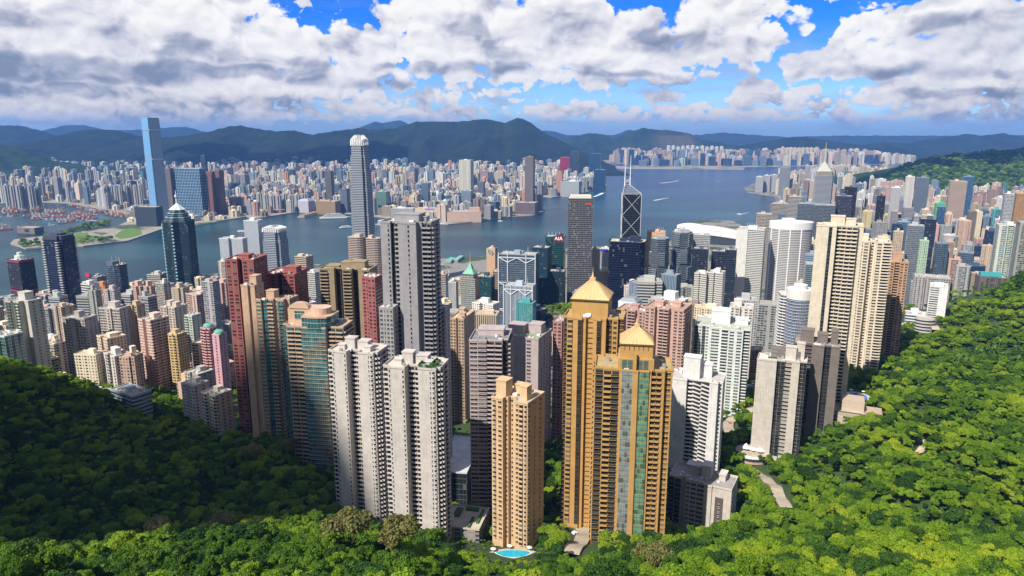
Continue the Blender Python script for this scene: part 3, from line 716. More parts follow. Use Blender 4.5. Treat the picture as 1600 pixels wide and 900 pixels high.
def near_tower(label, pxl, pxr, ytop, Y, plan, pats, tint, side=('sws', 'sws'), glass=DG, rot=-20, fh=2.95, name='apartment_tower', cat='apartment tower',
               group='tall apartment towers on the wooded slope', base=None, houses=(), roofm='rooft', rooftint=(0.42, 0.40, 0.36), parapet=1.2, tints=None, extra=None, glassmap=None, alloc=None, cap=CAP, wallm='wall', slack=0, foot=True):
    X, Y, Z, sc = fit(plan, pxl, pxr, ytop, Y, rot)
    gz = ground(X, Y) if base is None else base
    root = empty(name, (X, Y, gz), R(rot)); tag(root, label, cat, group)
    H = Z - gz
    poly = [(x * sc, y * sc) for x, y in plan]
    rad = max(math.hypot(x, y) for x, y in poly)
    if foot: FOOT.append((X, Y, rad * .92 + 3))
    nf = int((H - 4) / fh); z0 = H - nf * fh - 0.3
    th = R(rot); c, s = math.cos(th), math.sin(th)
    rnd = random.Random(int(X * 7 + Y * 13))
    walls = []; jobs = []
    n = len(poly)
    for i in range(n):
        a, b = poly[i], poly[(i + 1) % n]; dx, dy = b[0] - a[0], b[1] - a[1]; L = math.hypot(dx, dy)
        nx, ny = dy / L, -dx / L                            # outward normal, local
        wx, wy = nx * c - ny * s, nx * s + ny * c            # world
        mx, my = (a[0] + b[0]) / 2, (a[1] + b[1]) / 2
        gx, gy = X + mx * c - my * s, Y + mx * s + my * c
        facing = -(wx * gx + wy * gy) / math.hypot(gx, gy)
        pat = pats[i] if pats else ''
        if pat == 'R': pat = side[1]
        if pat == 'L': pat = side[0]
        if pat == 'B': pat = 's'
        if facing < -0.30 and len(pat) > 0 and pat != '.':
            walls.append(M['res']); continue
        walls.append(M[wallm])
        if L < 1.6 or not pat or pat == '.': continue
        if facing < -0.12: continue
        if pat[0] == '*':                                    # repeat the pattern to fill
            base_p = pat[1:]; tot = sum(CELL[ch] for ch in base_p); k = max(1, round(L / tot)); pat = base_p * k
        tot = sum(CELL[ch] for ch in pat); kx = L / tot
        x = 0.0; ux, uy = dx / L, dy / L
        for ch in pat:
            w = CELL[ch] * kx; cxx = x + w / 2; x += w
            if ch in 's.': continue
            jobs.append((ch, w, a[0] + ux * cxx + nx * .02, a[1] + uy * cxx + ny * .02, math.atan2(uy, ux), facing, i))
    wb = MB(tint, glass)
    wb.prism(poly, -12, H, M[wallm], None, v0=-12 - z0, walls=walls)
    for i in range(n):                                       # parapet
        a, b = poly[i], poly[(i + 1) % n]; mx, my = (a[0] + b[0]) / 2, (a[1] + b[1]) / 2; L = math.hypot(b[0] - a[0], b[1] - a[1])
        ang = math.atan2(b[1] - a[1], b[0] - a[0])
        wb.box(mx, my, H, H + parapet, L + .3, .35, M['paint'], rot=ang)
    wb.build('wall', root)
    rb = MB(rooftint, glass); rb.prism(poly, H - .4, H + .05, M['paint'], M[roofm]); roof_ob = rb.build('roof', root)
    # windows and balconies
    byname = {}
    for (ch, w, x, y, ang, facing, ei) in jobs:
        for k in range(nf):
            z = z0 + k * fh
            if slack and rnd.random() < slack: continue
            dist = math.hypot(math.hypot(X + x, Y + y), CZ - (gz + z))
            byname.setdefault(PNAME[ch], []).append((max(facing, 0.02) / dist ** 2, ch, w, x, y, z, ang, ei))
    cache = {}
    for pname, items in byname.items():
        items.sort(key=lambda q: -q[0])
        rest = None
        for q, (sc_, ch, w, x, y, z, ang, ei) in enumerate(items):
            gl = glass
            if glassmap and ei in glassmap: gl = glassmap[ei]
            tn = tints.get(ei, tint) if tints else tint
            gi = rnd.randint(0, 4)
            key = (ch, round(w, 1), gi, gl, tn)
            if key not in cache:
                f = (0.5, 0.8, 1.0, 1.3, 1.0)[gi] if ch not in 'gt' else (0.45, 0.9, 1.0, 1.12, 1.0)[gi]; g2 = tuple(v * f for v in gl)
                if gi == 4 and ch in 'wWavyc': g2 = (0.22, 0.21, 0.19)
                cache[key] = [piece(ch, w, fh, tn, g2), None]
            Mx = Matrix.Translation((x, y, z)) @ Matrix.Rotation(ang, 4, 'Z')
            if q < cap:
                if cache[key][1] is None: cache[key][1] = cache[key][0].mesh(pname)
                o = bpy.data.objects.new(pname, cache[key][1]); COL.objects.link(o); o.parent = root; o.matrix_local = Mx
            else:
                if rest is None: rest = MB(tint, glass)
                rest.add(cache[key][0], Mx)
        if rest is not None: tag(rest.build(PLUR[pname], root), kind='stuff')
    # roof houses: (x, y, w, d, h) in plan units
    for (hx, hy, hw, hd, hh) in houses:
        hb = MB(tint, glass); hb.box(hx * sc, hy * sc, H, H + hh, hw * sc, hd * sc, M[wallm], M['rooft'], tint=tint)
        hb.box(hx * sc, hy * sc, H + hh, H + hh + .5, hw * sc + .6, hd * sc + .6, M['paint'], M['rooft'])
        hb.build('roof_house', roof_ob)
    # small plant on the roof
    xs = [p[0] for p in poly]; ys = [p[1] for p in poly]
    for _ in range(18):
        x, y = rnd.uniform(min(xs), max(xs)) * .8, rnd.uniform(min(ys), max(ys)) * .8
        if not in_poly(x, y, poly): continue
        if any(abs(x - h[0] * sc) < h[2] * sc / 2 + 1.5 and abs(y - h[1] * sc) < h[3] * sc / 2 + 1.5 for h in houses): continue
        cb = MB((.6, .6, .58)); w = rnd.uniform(.7, 2.4)
        if rnd.random() < .5: cb.bar((x, y, H), (x, y, H + w), w * .5, M['metal'], 10); cb.build('water_tank', roof_ob)
        else: cb.box(x, y, H, H + w * .7, w * 1.3, w, M['paint']); cb.build('cooling_unit', roof_ob)
    if extra: extra(root, H, sc, poly, gz)
    return root

WH = (0.53, 0.49, 0.46)
# ---- the two white towers in front, left of centre
def white_segs():
    return front_plan([(4.5, 2.5, 'b'), (2.5, 0, 'v'), (11.5, 0, 'ssv'), (10.5, 9, '*b'), (11, 1.5, 'sssv'), (3.6, 1.5, 'a'), (2.6, 5, 'b')], 30)
pl, pt = white_segs()
HS = [(-6, 0, 9, 8, 7), (5, 3, 10, 9, 5), (-13, -4, 6, 6, 3.2), (12, -4, 6, 6, 3)]
near_tower('pale concrete apartment tower with stacked corner balconies, beside the teal glass tower', 513, 606, 545, 418, pl, pt, WH, ('*bw', '*bW'), rot=-14, houses=HS, rooftint=(.55, .5, .42))
def roof_garden(root, H, sc, poly, gz):
    g = MB((.03, .09, .015)); rnd = random.Random(5)
    for _ in range(70):
        x, y = 9 + rnd.uniform(-5, 5), -3 + rnd.uniform(-5, 6); r = rnd.uniform(.6, 1.3); z = H + rnd.uniform(.5, 2.6)
        n = Vector((rnd.uniform(-1, 1), rnd.uniform(-1, 1), rnd.uniform(0, 1))).normalized(); t = n.orthogonal().normalized() * r; b = n.cross(t)
        cc = Vector((x, y, z)); g.face([cc - t - b, cc + t - b, cc + t + b, cc - t + b], M['paint'])
    g.build('roof_garden', root)
near_tower('pale concrete apartment tower with a small green roof garden, nearer of the white pair', 599, 701, 568, 388, pl, pt, WH, ('*bw', '*bW'), rot=-12, houses=HS, rooftint=(.55, .5, .42), extra=roof_garden)

# ---- golden estate
GOLD = (0.46, 0.275, 0.095)
GT = (0.10, 0.22, 0.17)
def pyramid(cx, cy, w, z, h, spire, tint=(.56, .39, .19)):
    def f(root, H, sc, poly, gz):
        W = w; mb = MB(tint); x, y = cx * sc, cy * sc
        base = [(x - W / 2, y - W / 2, H + z + .3), (x + W / 2, y - W / 2, H + z + .3), (x + W / 2, y + W / 2, H + z + .3), (x - W / 2, y + W / 2, H + z + .3)]
        t = W * .07
        top = [(x - t, y - t, H + z + h), (x + t, y - t, H + z + h), (x + t, y + t, H + z + h), (x - t, y + t, H + z + h)]
        nb = 8
        for i in range(4):
            a0, a1, b0, b1 = Vector(base[i]), Vector(base[(i + 1) % 4]), Vector(top[i]), Vector(top[(i + 1) % 4])
            mb.face([a0, a1, b1, b0], M['paint'])
            for k in range(1, nb):                          # standing seams
                p, q = a0.lerp(a1, k / nb), b0.lerp(b1, k / nb); mb.bar(p + Vector((0, 0, .1)), q + Vector((0, 0, .1)), .1, M['paint'], 4)
            mb.bar(a0, b0, .3, M['paint'], 5)
        mb.face(top, M['paint']); mb.build('roof', root)
        ev = MB((.12, .08, .03)); ev.box(x, y, H + z - .5, H + z + .3, W * 1.04, W * 1.04, M['paint'], bottom=True); ev.build('eaves', root)
        sb = MB(tint); sb.box(x, y, H + z + h, H + z + h + 1.6, t * 2.2, t * 2.2, M['paint']); sb.bar((x, y, H + z + h + 1.6), (x, y, H + z + h + 4.5), .9, M['paint'], 8, .35)
        sb.bar((x, y, H + z + h + 4), (x, y, H + z + h + spire), .28, M['paint'], 6, .06); sb.build('spire', root)
    return f
def gold_top(cx, cy, w, h, z0=0, tint=GOLD):
    """square crown under the pyramid with slots"""
    def f(root, H, sc, poly, gz):
        mb = MB(tint); W = w; mb.box(cx * sc, cy * sc, H + z0, H + h, W, W, M['wall_tile'], M['rooft'])
        for s_ in (-1, 1):
            for k in range(6):
                u = (k - 2.5) / 6 * W * .85
                mb.box(cx * sc + u, cy * sc - W / 2 - .06, H + h - 3.2, H + h - 1.0, .25, .14, M['dark'])
        mb.build('crown', root)
    return f
def chain(*fs):
    def f(*a):
        for g in fs: g(*a)
    return f
# taller golden tower: shoulders, then the narrower head as its own storeys
pl, pt = front_plan([(3.2, 4, 'r'), (5, 1.2, 'y'), (4.2, 0, 's'), (3.2, -1.4, 'd'), (3, 0.5, ''), (6, 3.5, '*s'), (3, 0.5, ''), (3.2, -1.4, 'd'), (4, 0, 's'), (9, 5, 'tw'), (4, 8, 't')], 34)
def gold_ledges(root, H, sc, poly, gz):
    W = 6 * sc; me = None
    for k in range(int(H / 3.1)):
        if me is None:
            mb = MB(tuple(v * .55 for v in GOLD)); mb.box(0, 0, 0, .25, W, .6, M['paint'], bottom=True); me = mb.mesh('ledge')
        o = bpy.data.objects.new('ledge', me); COL.objects.link(o); o.parent = root; o.location = (-3.2 * sc, (-17 + 3.5) * sc - .3, H - 2 - k * 3.1)
    sh = MB(GOLD)      # head of the tower above the shoulders
    sh.box(-3 * sc, 2 * sc, H, H + 11, 21, 21, M['wall_tile'], M['rooft']); sh.build('upper_storeys', root)
    for (x, w) in ((-13, 3.2), (7, 3.2)):
        for k in range(4):
            o = MB(GOLD, GT); o.add(piece('g', w * sc, 3, GOLD, GT), Matrix.Translation((x * sc, -8.1 * sc, H + .5 + k * 3))); o.build('window', root)
    for (x, y) in ((-6, -12), (-3.5, -12.5)):
        d = MB((.75, .73, .7)); d.bar((x * sc, y * sc, H), (x * sc, y * sc, H + 1.5), .15, M['metal'], 6)
        d.bar((x * sc, y * sc, H + 1.5), (x * sc - .3, y * sc - .8, H + 2.2), 1.3, M['white'], 14, 1.5); d.build('satellite_dish', root)
near_tower('taller golden apartment tower with a pyramid roof and dark glass strips', 881, 978, 492, 405, pl, pt, GOLD, ('*yw', '*tw'), glass=(.05, .05, .045), rot=-14, wallm='wall_tile', fh=3.0,
           glassmap={10: GT, 8: GT}, extra=chain(gold_ledges, pyramid(-3, 2, 22, 11, 9.5, 8)), rooftint=(.4, .3, .15), name='apartment_tower', group='golden pyramid roofed towers')
pl, pt = front_plan([(5, 3, 'r'), (9.5, 1.0, 'Br'), (1.4, 0, ''), (6.4, -.8, 'gggg'), (3.2, -1.8, ''), (6.4, -.8, 'gggg'), (1.4, 0, ''), (6.2, 2.0, 'bb'), (1.6, 1.2, ''), (4.6, 4, 'w')], 30)
def gold_front(root, H, sc, poly, gz):
    sh = MB(GOLD)
    sh.box(1.2 * sc, -3 * sc, H, H + 6.5, 21 * sc, 22 * sc, M['wall_tile'], M['rooft']); sh.build('upper_storeys', root)
    for x0 in (-5.6, 3.6):
        for i in range(2):
            for k in range(2):
                o = MB(GOLD, GT); o.add(piece('g', 3.0 * sc, 3, GOLD, (.13, .22, .2)), Matrix.Translation(((x0 + i * 3.3) * sc, -14.15 * sc, H + k * 3))); o.build('window', root)
    pier = MB(GOLD); pier.box(.6 * sc, -14.9 * sc - .5, -6, H + 10, 1.6 * sc, 2.2, M['wall_tile'], M['paint']); pier.build('pier', root)
near_tower('wider golden apartment tower with green glass bays and a pyramid roof', 930, 1051, 568, 366, pl, pt, GOLD, ('*rw', '*tw'), glass=(.06, .06, .05), rot=-9, wallm='wall_tile', fh=3.0,
           glassmap={4: (.42, .50, .52), 5: (.34, .42, .44), 6: (.34, .42, .44), 7: (.2, .42, .28), 8: (.2, .42, .28), 9: (.2, .42, .28), 10: (.2, .42, .28)}, extra=chain(gold_front, gold_top(1.2, -3, 17, 14, 6.5), pyramid(1.2, -3, 17.5, 14, 7.5, 6)), rooftint=(.4, .3, .15), group='golden pyramid roofed towers')

# ---- slim tan cross tower
TAN = (0.60, 0.42, 0.25)
pl, pt = front_plan([(9, 0, 'aw'), (2.2, 4, 'v'), (5, 7, 'v.'), (2.2, 4, 'v'), (10, 1, 'wya'), ], 26)
near_tower('slim tan apartment tower with two wings beside the turquoise pool', 768, 851, 618, 388, pl, pt, TAN, ('*ww', '*ws'), rot=-30, houses=[(-8.5, -5, 8, 9, 10), (8, -3, 5, 7, 8), (0, 4, 8, 6, 6)], rooftint=(.4, .42, .36))

# ---- low grey and beige block lower right of the golden towers
GB = (0.52, 0.48, 0.43)
pl, pt = front_plan([(8, 3, 'gr'), (3, 5, '.'), (7, 2, 'wW'), (5, 2, 'W'), (5, 0, 's'), (12, 1, 's')], 24)
def brown_slots(root, H, sc, poly, gz):
    for x in (6.5, 11.5, 14):
        mb = MB((.11, .085, .08)); mb.box(x * sc, -11.0 * sc - .1, 2, H - 6, 2.6 * sc, .3, M['paint'])
        mb.build('panel', root)
    for k in range(int((H - 9) / 3)):
        for x in (6.5, 12.8):
            o = MB(GB, DG); o.add(piece('v', 3, 3, GB, (.06, .07, .09)), Matrix.Translation((x * sc, -11.3 * sc, 2 + 3 * k))); o.build('window', root)
near_tower('low grey and beige apartment block with brown panels at the foot of the golden towers', 1046, 1153, 745, 405, pl, pt, GB, ('*wW', '*Ww'), rot=-28, houses=[(2, 2, 6, 8, 8), (-7, 5, 9, 7, 5), (12, 3, 4, 8, 4)], extra=brown_slots, rooftint=(.3, .28, .27))

# ---- white block with zigzag balconies
pl, pt = front_plan([(3, 2, ''), (10, 0, 's'), (4, 4, 'b'), (12, 3, 'pp'), (6, 1, 's'), (3, 5, 'v')], 26)
near_tower('white apartment tower with a column of zigzag balconies', 1046, 1134, 588, 480, pl, pt, (.64, .63, .62), ('*ws', '*vs'), rot=-22, houses=[(-4, -2, 12, 9, 15), (6, 4, 8, 8, 9)], rooftint=(.45, .42, .38))
pl, pt = front_plan([(7, 5, '*gw'), (6, 2, 'w'), (3, 0, 'h'), (7, 0, 'ww'), (3, 2, 'h')], 26)
near_tower('white apartment tower with dark curved balcony stacks and a green glass end', 1086, 1172, 505, 655, pl, pt, (.62, .66, .64), ('*g', '*ws'), glass=(.05, .08, .08), rot=-18, houses=[(-1, 3, 9, 9, 12), (9, 2, 6, 6, 5)], rooftint=(.4, .42, .36))
near_tower('narrow white apartment tower standing behind the dark balcony one', 1140, 1178, 478, 760, *front_plan([(8, 0, 'ww'), (3, 3, ''), (7, 0, 'ww')], 16), tint=(.62, .58, .54), rot=-20, houses=[(-3, 0, 6, 6, 7)])
near_tower('pinkish brown apartment block below the park trees', 1168, 1192, 545, 780, *front_plan([(8, 0, 'ww'), (7, 1, 'bw')], 16), tint=(.42, .28, .23), rot=-20)

# ---- grey stone slab estate on the right
GS = (0.50, 0.46, 0.41); GS_SHADE = (0.17, 0.145, 0.13)  # second tone is the same stone with shade put into its colour
pl, pt = front_plan([(15, 0, 's'), (6, 3.5, 'dd'), (5, 5, 'c'), (6, 4, 's'), (5, 7, 'gd')], 24)
def white_roof_terrace(root, H, sc, poly, gz):
    d = MB(GS_SHADE, (.03, .03, .035)); 
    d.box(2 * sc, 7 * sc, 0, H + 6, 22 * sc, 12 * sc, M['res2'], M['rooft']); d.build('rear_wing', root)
    g = MB((.04, .10, .02)); g.box(-8 * sc, -3 * sc, H, H + 1.0, 10 * sc, 1.6, M['paint']); g.build('planter', root)
near_tower('stone grey slab tower with a blank pale end wall at the slope', 1183, 1262, 560, 500, pl, pt, GS, ('s', '*ds'), glass=(.035, .04, .045), rot=-24, houses=[(6, 3, 8, 7, 9), (13, 5, 6, 6, 12)], extra=white_roof_terrace, rooftint=(.55, .54, .5))
pl, pt = front_plan([(6, 3, 'dd'), (5, 5, 'c'), (7, 1, 's'), (4, 4, 'g'), (5, 2, '.')], 22)
near_tower('stone grey slab tower coloured as in shade right behind the blank walled one', 1240, 1313, 535, 528, pl, pt, GS_SHADE, ('*ds', '*cs'), glass=(.03, .035, .045), rot=-24, houses=[(-6, 2, 8, 8, 9), (3, 2, 6, 7, 7), (10, 3, 4, 8, 10)], tints={4: GS}, rooftint=(.28, .26, .25))

# ---- tall beige slab
BE = (0.60, 0.53, 0.42)
pl, pt = front_plan([(9, 0, 's'), (2.5, 0, 'd'), (3, 0, 's'), (7, 6, '*bb'), (8, 5, 'bb'), (4, 9, 's')], 26)
near_tower('tallest cream apartment tower with one long dark window slit, beside the hillside pool', 1276, 1350, 352, 560, pl, pt, BE, ('ss', '*vs'), rot=-24, fh=3.0, houses=[(-2, 2, 10, 9, 7), (7, 4, 8, 8, 5)], rooftint=(.5, .42, .3))
pl, pt = front_plan([(9, 0, 'bw'), (4, 5, 'v'), (9, 1, 'wb')], 20)
near_tower('cream twin wing apartment tower above the small round pool', 1336, 1393, 376, 700, pl, pt, (.64, .56, .44), ('*ww', '*bw'), rot=-24, houses=[(-6, 0, 6, 7, 6), (6, 0, 6, 7, 4)], rooftint=(.5, .45, .36))
near_tower('salmon brown apartment tower with a green glazed bay near the top', 1383, 1420, 408, 770, *front_plan([(7, 0, 'bw'), (4, 3, 'b'), (6, 1, 'ww')], 17), tint=(.45, .28, .18), side=('*bw', '*ws'), rot=-26, houses=[(0, 0, 7, 7, 9)], rooftint=(.42, .3, .22))

# ---- tall grey tower behind the white pair
GY = (0.29, 0.28, 0.30)
pl, pt = front_plan([(8, 2, 'sv'), (6, 4.5, 'db'), (3.2, 2, 's'), (12, 0, 'svs'), (3, 5, '.'), (7, 6.5, 'BB')], 30)
near_tower('tallest grey apartment tower rising behind the white pair', 594, 687, 346, 468, pl, pt, GY, ('*vs', '*Bs'), glass=(.02, .025, .04), rot=-12, fh=3.1, houses=[(-1, 2, 20, 16, 5), (9, 4, 8, 8, 3)], rooftint=(.45, .44, .42),
           name='apartment_tower', base=150)
pl, pt = front_plan([(8, 0, 'www'), (4, 2, 'v')], 16)
near_tower('lower grey wing tower joined to the right of the tallest grey tower', 672, 703, 482, 478, pl, pt, (.36, .35, .37), ('*ws', '*ws'), rot=-12, base=150)
near_tower('lower grey stepped wing at the left foot of the tallest grey tower', 592, 622, 480, 455, *front_plan([(6, 0, 'wv'), (6, 0, 'ww')], 12), tint=(.34, .33, .345), rot=-12, base=150)

# ---- mauve towers
MA = (0.44, 0.37, 0.37)
pl, pt = front_plan([(5, 0, 'W'), (5, 0, 'c'), (9, 1.5, '*B'), (3, 4, 'd')], 26)
near_tower('mauve grey apartment tower with glazed balconies and flat dark roof', 733, 800, 524, 455, pl, pt, MA, ('*ws', '*BB'), glass=(.05, .05, .06), rot=-6, houses=[(0, 4, 15, 10, 4)], rooftint=(.2, .2, .21), base=140)
pl, pt = front_plan([(8, 0, 'ds'), (8, 1, 's'), (8, 0, 'ws')], 24)
near_tower('plain pinkish grey apartment tower with a penthouse garden roof', 782, 862, 520, 545, pl, pt, (.42, .35, .35), ('*dd', '*ws'), glass=(.03, .03, .04), rot=-22, houses=[(-6, 2, 10, 9, 6), (5, 5, 8, 8, 7)], rooftint=(.25, .3, .2), base=130)
PK = (0.42, 0.22, 0.20)
near_tower('narrow rose red apartment tower partly hidden by the taller golden tower', 864, 905, 500, 560, *front_plan([(7, 0, 'ww'), (3, 3, '.'), (7, 0, 'ww')], 18), tint=PK, side=('*ww', '*ww'), rot=-16, base=130)
PB = (0.50, 0.33, 0.28)
pl, pt = front_plan([(6, 0, 'ww'), (2.5, 3, '.'), (6, 0, 'bb'), (2.5, 3, '.'), (6, 1, 'ww')], 20)
near_tower('pink apartment tower with ribbed balconies behind the golden pyramids', 1008, 1081, 478, 640, pl, pt, PB, ('*bw', '*bw'), rot=-28, houses=[(-5, 0, 5, 6, 4), (5, 2, 5, 6, 4)], base=110, rooftint=(.4, .26, .2))
near_tower('pink brown apartment tower wedged between the two golden pyramids', 964, 1022, 482, 665, pl, pt, (.44, .28, .25), ('*bw', '*bw'), rot=-28, houses=[(0, 0, 6, 6, 4)], base=110, rooftint=(.4, .26, .2))

# ---- tan back to back slab, roofs running away
pl, pt = front_plan([(6, 0, 'ww'), (2, 3, '.'), (6, 0, 'ww')], 36)
near_tower('long tan slab block whose roof runs away towards the harbour', 703, 742, 492, 640, pl, pt, (.46, .34, .24), ('*ws', '*ws'), rot=-14, houses=[(-3, 10, 5, 8, 4), (3, -8, 5, 6, 4)], base=110, rooftint=(.55, .40, .22))

# ---- dark red estate and teal glass estate, left of centre
DR = (0.30, 0.10, 0.09)
pl, pt = front_plan([(7, 0, 'ww'), (3, 3, 'd'), (7, 0, 'ww')], 18)
near_tower('dark red apartment tower, tallest of the red estate on its west side', 352, 417, 403, 560, pl, pt, DR, ('*ww', '*ww'), rot=-6, houses=[(0, 0, 6, 7, 3)], rooftint=(.35, .17, .13), base=150, group='dark red estate towers')
near_tower('lower dark red apartment tower between the beige and teal ones', 412, 480, 425, 590, pl, pt, DR, ('*ww', '*ww'), rot=-6, houses=[(4, 0, 7, 7, 5)], rooftint=(.35, .17, .13), base=140, group='dark red estate towers')
near_tower('rose red apartment tower just left of the tallest grey one', 565, 597, 432, 560, *front_plan([(6, 3, 'ww'), (6, 0, 'ww')], 16), tint=(.36, .12, .115), side=('*ww', '*ww'), rot=-14, base=150, group='dark red estate towers')
SAL = (0.48, 0.33, 0.23)
near_tower('slim salmon apartment tower with one column of round balconies', 376, 412, 445, 520, *front_plan([(6, 0, 'B'), (5, 2, 's')], 14), tint=SAL, side=('*sv', '*ws'), rot=-16, houses=[(2, 2, 6, 7, 7)], base=160)
TE = (0.045, 0.21, 0.23)
pl, pt = front_plan([(4, 0, 'W'), (4, 2, 'g'), (5, 3, 'bb'), (4, 5, 'w'), (5, 3, 'rr'), (3, 7, '.')], 20)
near_tower('tan apartment tower with turquoise glass balconies below the red estate', 400, 466, 466, 520, pl, pt, SAL, ('*wg', '*ww'), glass=TE, rot=-14, houses=[(-4, 0, 7, 7, 6)], base=160, rooftint=(.4, .33, .25))
# curved teal tower: faceted bow front
bow = []; ns = 9
for i in range(ns + 1):
    a = R(-80 + 160 * i / ns); bow.append((1 + 10 * math.sin(a), -9 - 2.6 * math.cos(a)))
plan, pats = front_plan([(3, 4.5, 'g'), (8, 1.6, 'BB'), (12.5, 0, '*t'), (8, 2.6, 'BB')], 20)
def drum(root, H, sc, poly, gz):
    mb = MB((.55, .38, .26), TE)
    cr_ = [(-4.5, -9.8), (0, -10.8), (4.5, -10.8), (8.5, -9.8), (10, -7), (10, 3), (-4.5, 3)]
    mb.prism([(x * sc * .97, y * sc * .97) for x, y in cr_], H, H + 7.5, M['curt'], M['rooft'], glass=TE, tint=(.3, .3, .26))
    mb.prism([(x * sc, y * sc) for x, y in cr_], H + 7.5, H + 8.6, M['paint'], M['rooft'], tint=SAL, bottom=True)
    mb.build('glass_crown', root)
    mb = MB((.55, .38, .28)); c0 = [(5 * sc * math.cos(R(t)) + 4, -3 + 5 * sc * math.sin(R(t))) for t in range(0, 360, 20)]
    mb.prism(c0, H + 8, H + 13, M['paint'], M['rooft']); mb.build('roof_drum', root)
    mb = MB((.52, .36, .25), TE); mb.box(-9 * sc, 3 * sc, H, H + 11, 12 * sc, 9 * sc, M['wall'], M['rooft'])
    # arched gable
    arc = [(-9 * sc + 5.2 * sc * math.cos(R(t)), 5.2 * sc * math.sin(R(t))) for t in range(0, 181, 15)]
    yy = (3 - 4.5) * sc
    for i in range(len(arc) - 1):
        (xa, za), (xb, zb) = arc[i], arc[i + 1]
        mb.face([(xa, yy - .6, H + 11), (xb, yy - .6, H + 11), (xb, yy - .6, H + 11 + zb * .55), (xa, yy - .6, H + 11 + za * .55)], M['paint'])
        mb.face([(xa, yy - .6, H + 11 + za * .55), (xb, yy - .6, H + 11 + zb * .55), (xb, yy + 5, H + 11 + zb * .55), (xa, yy + 5, H + 11 + za * .55)], M['paint'])
    mb.box(-9 * sc, yy - .1, H + 3, H + 9, 5 * sc, .3, M['curt'], glass=TE); mb.build('gable_house', root)
near_tower('salmon and teal tower with a glass crown and drum shaped roof', 443, 551, 505, 488, plan, pats, SAL, ('*wg', '*BB'), glass=TE, rot=-8, fh=3.05, extra=drum, rooftint=(.42, .32, .24), base=None)
OL = (0.30, 0.235, 0.15)
pl, pt = front_plan([(8, 2, 'Bs'), (5, 5, 'dd'), (5, 1, 'b'), (4, 4, 'd'), (6, 0, 'sb')], 18)
near_tower('olive tan apartment tower with a leafy roof corner behind the teal front', 499, 590, 418, 610, pl, pt, OL, ('*Bs', '*ds'), glass=(.02, .02, .025), rot=-6, houses=[(-8, 0, 7, 7, 2), (6, 0, 8, 7, 6), (-1, 1, 5, 7, 5)], base=130, rooftint=(.4, .34, .22))

BLUE = (.06, .16, .30); NAVY = (.012, .022, .05); TEAL = (.03, .11, .13); SLATE = (.05, .065, .085); WHT = (.62, .62, .60); CRM = (.60, .53, .42); OFF = 'office tower'
def mid(label, pxl, pxr, ytop, Y, fac='res', tint=(.5, .47, .42), glass=DG, plan=None, rot=-20, name='apartment_tower', cat='apartment tower', group=None, base=None, house=1, roofc=(.4, .38, .35), extra=None, rim=1.2, top=None, ar=.8, sides=None):
    plan = plan or rect_plan(1.0, ar)
    X, Y, Z, sc = fit(plan, pxl, pxr, ytop, Y, rot)
    gz = ground(X, Y) if base is None else base
    root = empty(name, (X, Y, gz), R(rot)); tag(root, label, cat, group)
    H = Z - gz; poly = [(x * sc, y * sc) for x, y in plan]
    rad = max(math.hypot(x, y) for x, y in poly); FOOT.append((X, Y, rad + 2))
    wb = MB(tint, glass); walls = None
    if sides: walls = [M[s] if isinstance(s, str) else s for s in sides]
    wb.prism(poly, -8, H, M[fac] if isinstance(fac, str) else fac, None, v0=-8 - H, u0=random.Random(int(X)).uniform(0, 50), walls=walls); 
    if rim: wb.prism(inset(poly, 1.01), H - .6, H + rim, M['paint'], None); wb.prism(inset(poly, .97)[::-1], H, H + rim, M['paint'], None)
    wb.build('wall', root)
    rb = MB(roofc); rb.prism(inset(poly, .975), H - .3, H + .2, M['paint'], M['rooft']); roof_ob = rb.build('roof', root)
    rnd = random.Random(int(X * 3 + Y))
    if house:
        w = min(max(p[0] for p in poly) - min(p[0] for p in poly), max(p[1] for p in poly) - min(p[1] for p in poly))
        for k in range(house):
            hb = MB(tuple(min(.7, v * 1.15) for v in tint)); ww = w * rnd.uniform(.25, .5)
            hb.box(rnd.uniform(-.15, .15) * w * (k + 1), rnd.uniform(-.15, .15) * w, H, H + rnd.uniform(4, 8), ww, ww * rnd.uniform(.7, 1.2), M['paint'], M['rooft'], tint=tuple(min(.7, v * 1.15) for v in tint)); hb.build('roof_house', roof_ob)
    if Y < 1700:
        xs = [p[0] for p in poly]; ys = [p[1] for p in poly]
        for k in range(7):
            x, y = rnd.uniform(min(xs), max(xs)) * .8, rnd.uniform(min(ys), max(ys)) * .8
            if in_poly(x, y, poly) and house:
                w_ = rnd.uniform(1.5, 4.5); hb = MB(rnd.choice([(.6, .6, .58), (.3, .3, .3), (.45, .4, .35)])); hb.box(x, y, H, H + rnd.uniform(1.2, 3.5), w_, w_ * rnd.uniform(.5, 1.2), M['paint']); hb.build('cooling_unit', roof_ob)
    if extra: extra(root, H, sc, poly, gz)
    return root
def mast(x, y, z, h, r=.8, tint=(.6, .6, .6), name='mast'):
    def f(root, H, sc, poly, gz):
        mb = MB(tint); mb.bar((x * sc, y * sc, H + z), (x * sc, y * sc, H + z + h), r, M['paint'], 6, r * .3); mb.build(name, root)
    return f
def west(label, a, b, yt, Y, segs, dep, tint, side, **k):
    tint = tuple(min(.7, v * 1.25) for v in tint); k.setdefault('group', 'apartment towers of the western slope'); k.setdefault('cap', 36)
    return near_tower(label, a, b, yt, Y, *front_plan(segs, dep), tint=tint, side=side, **k)
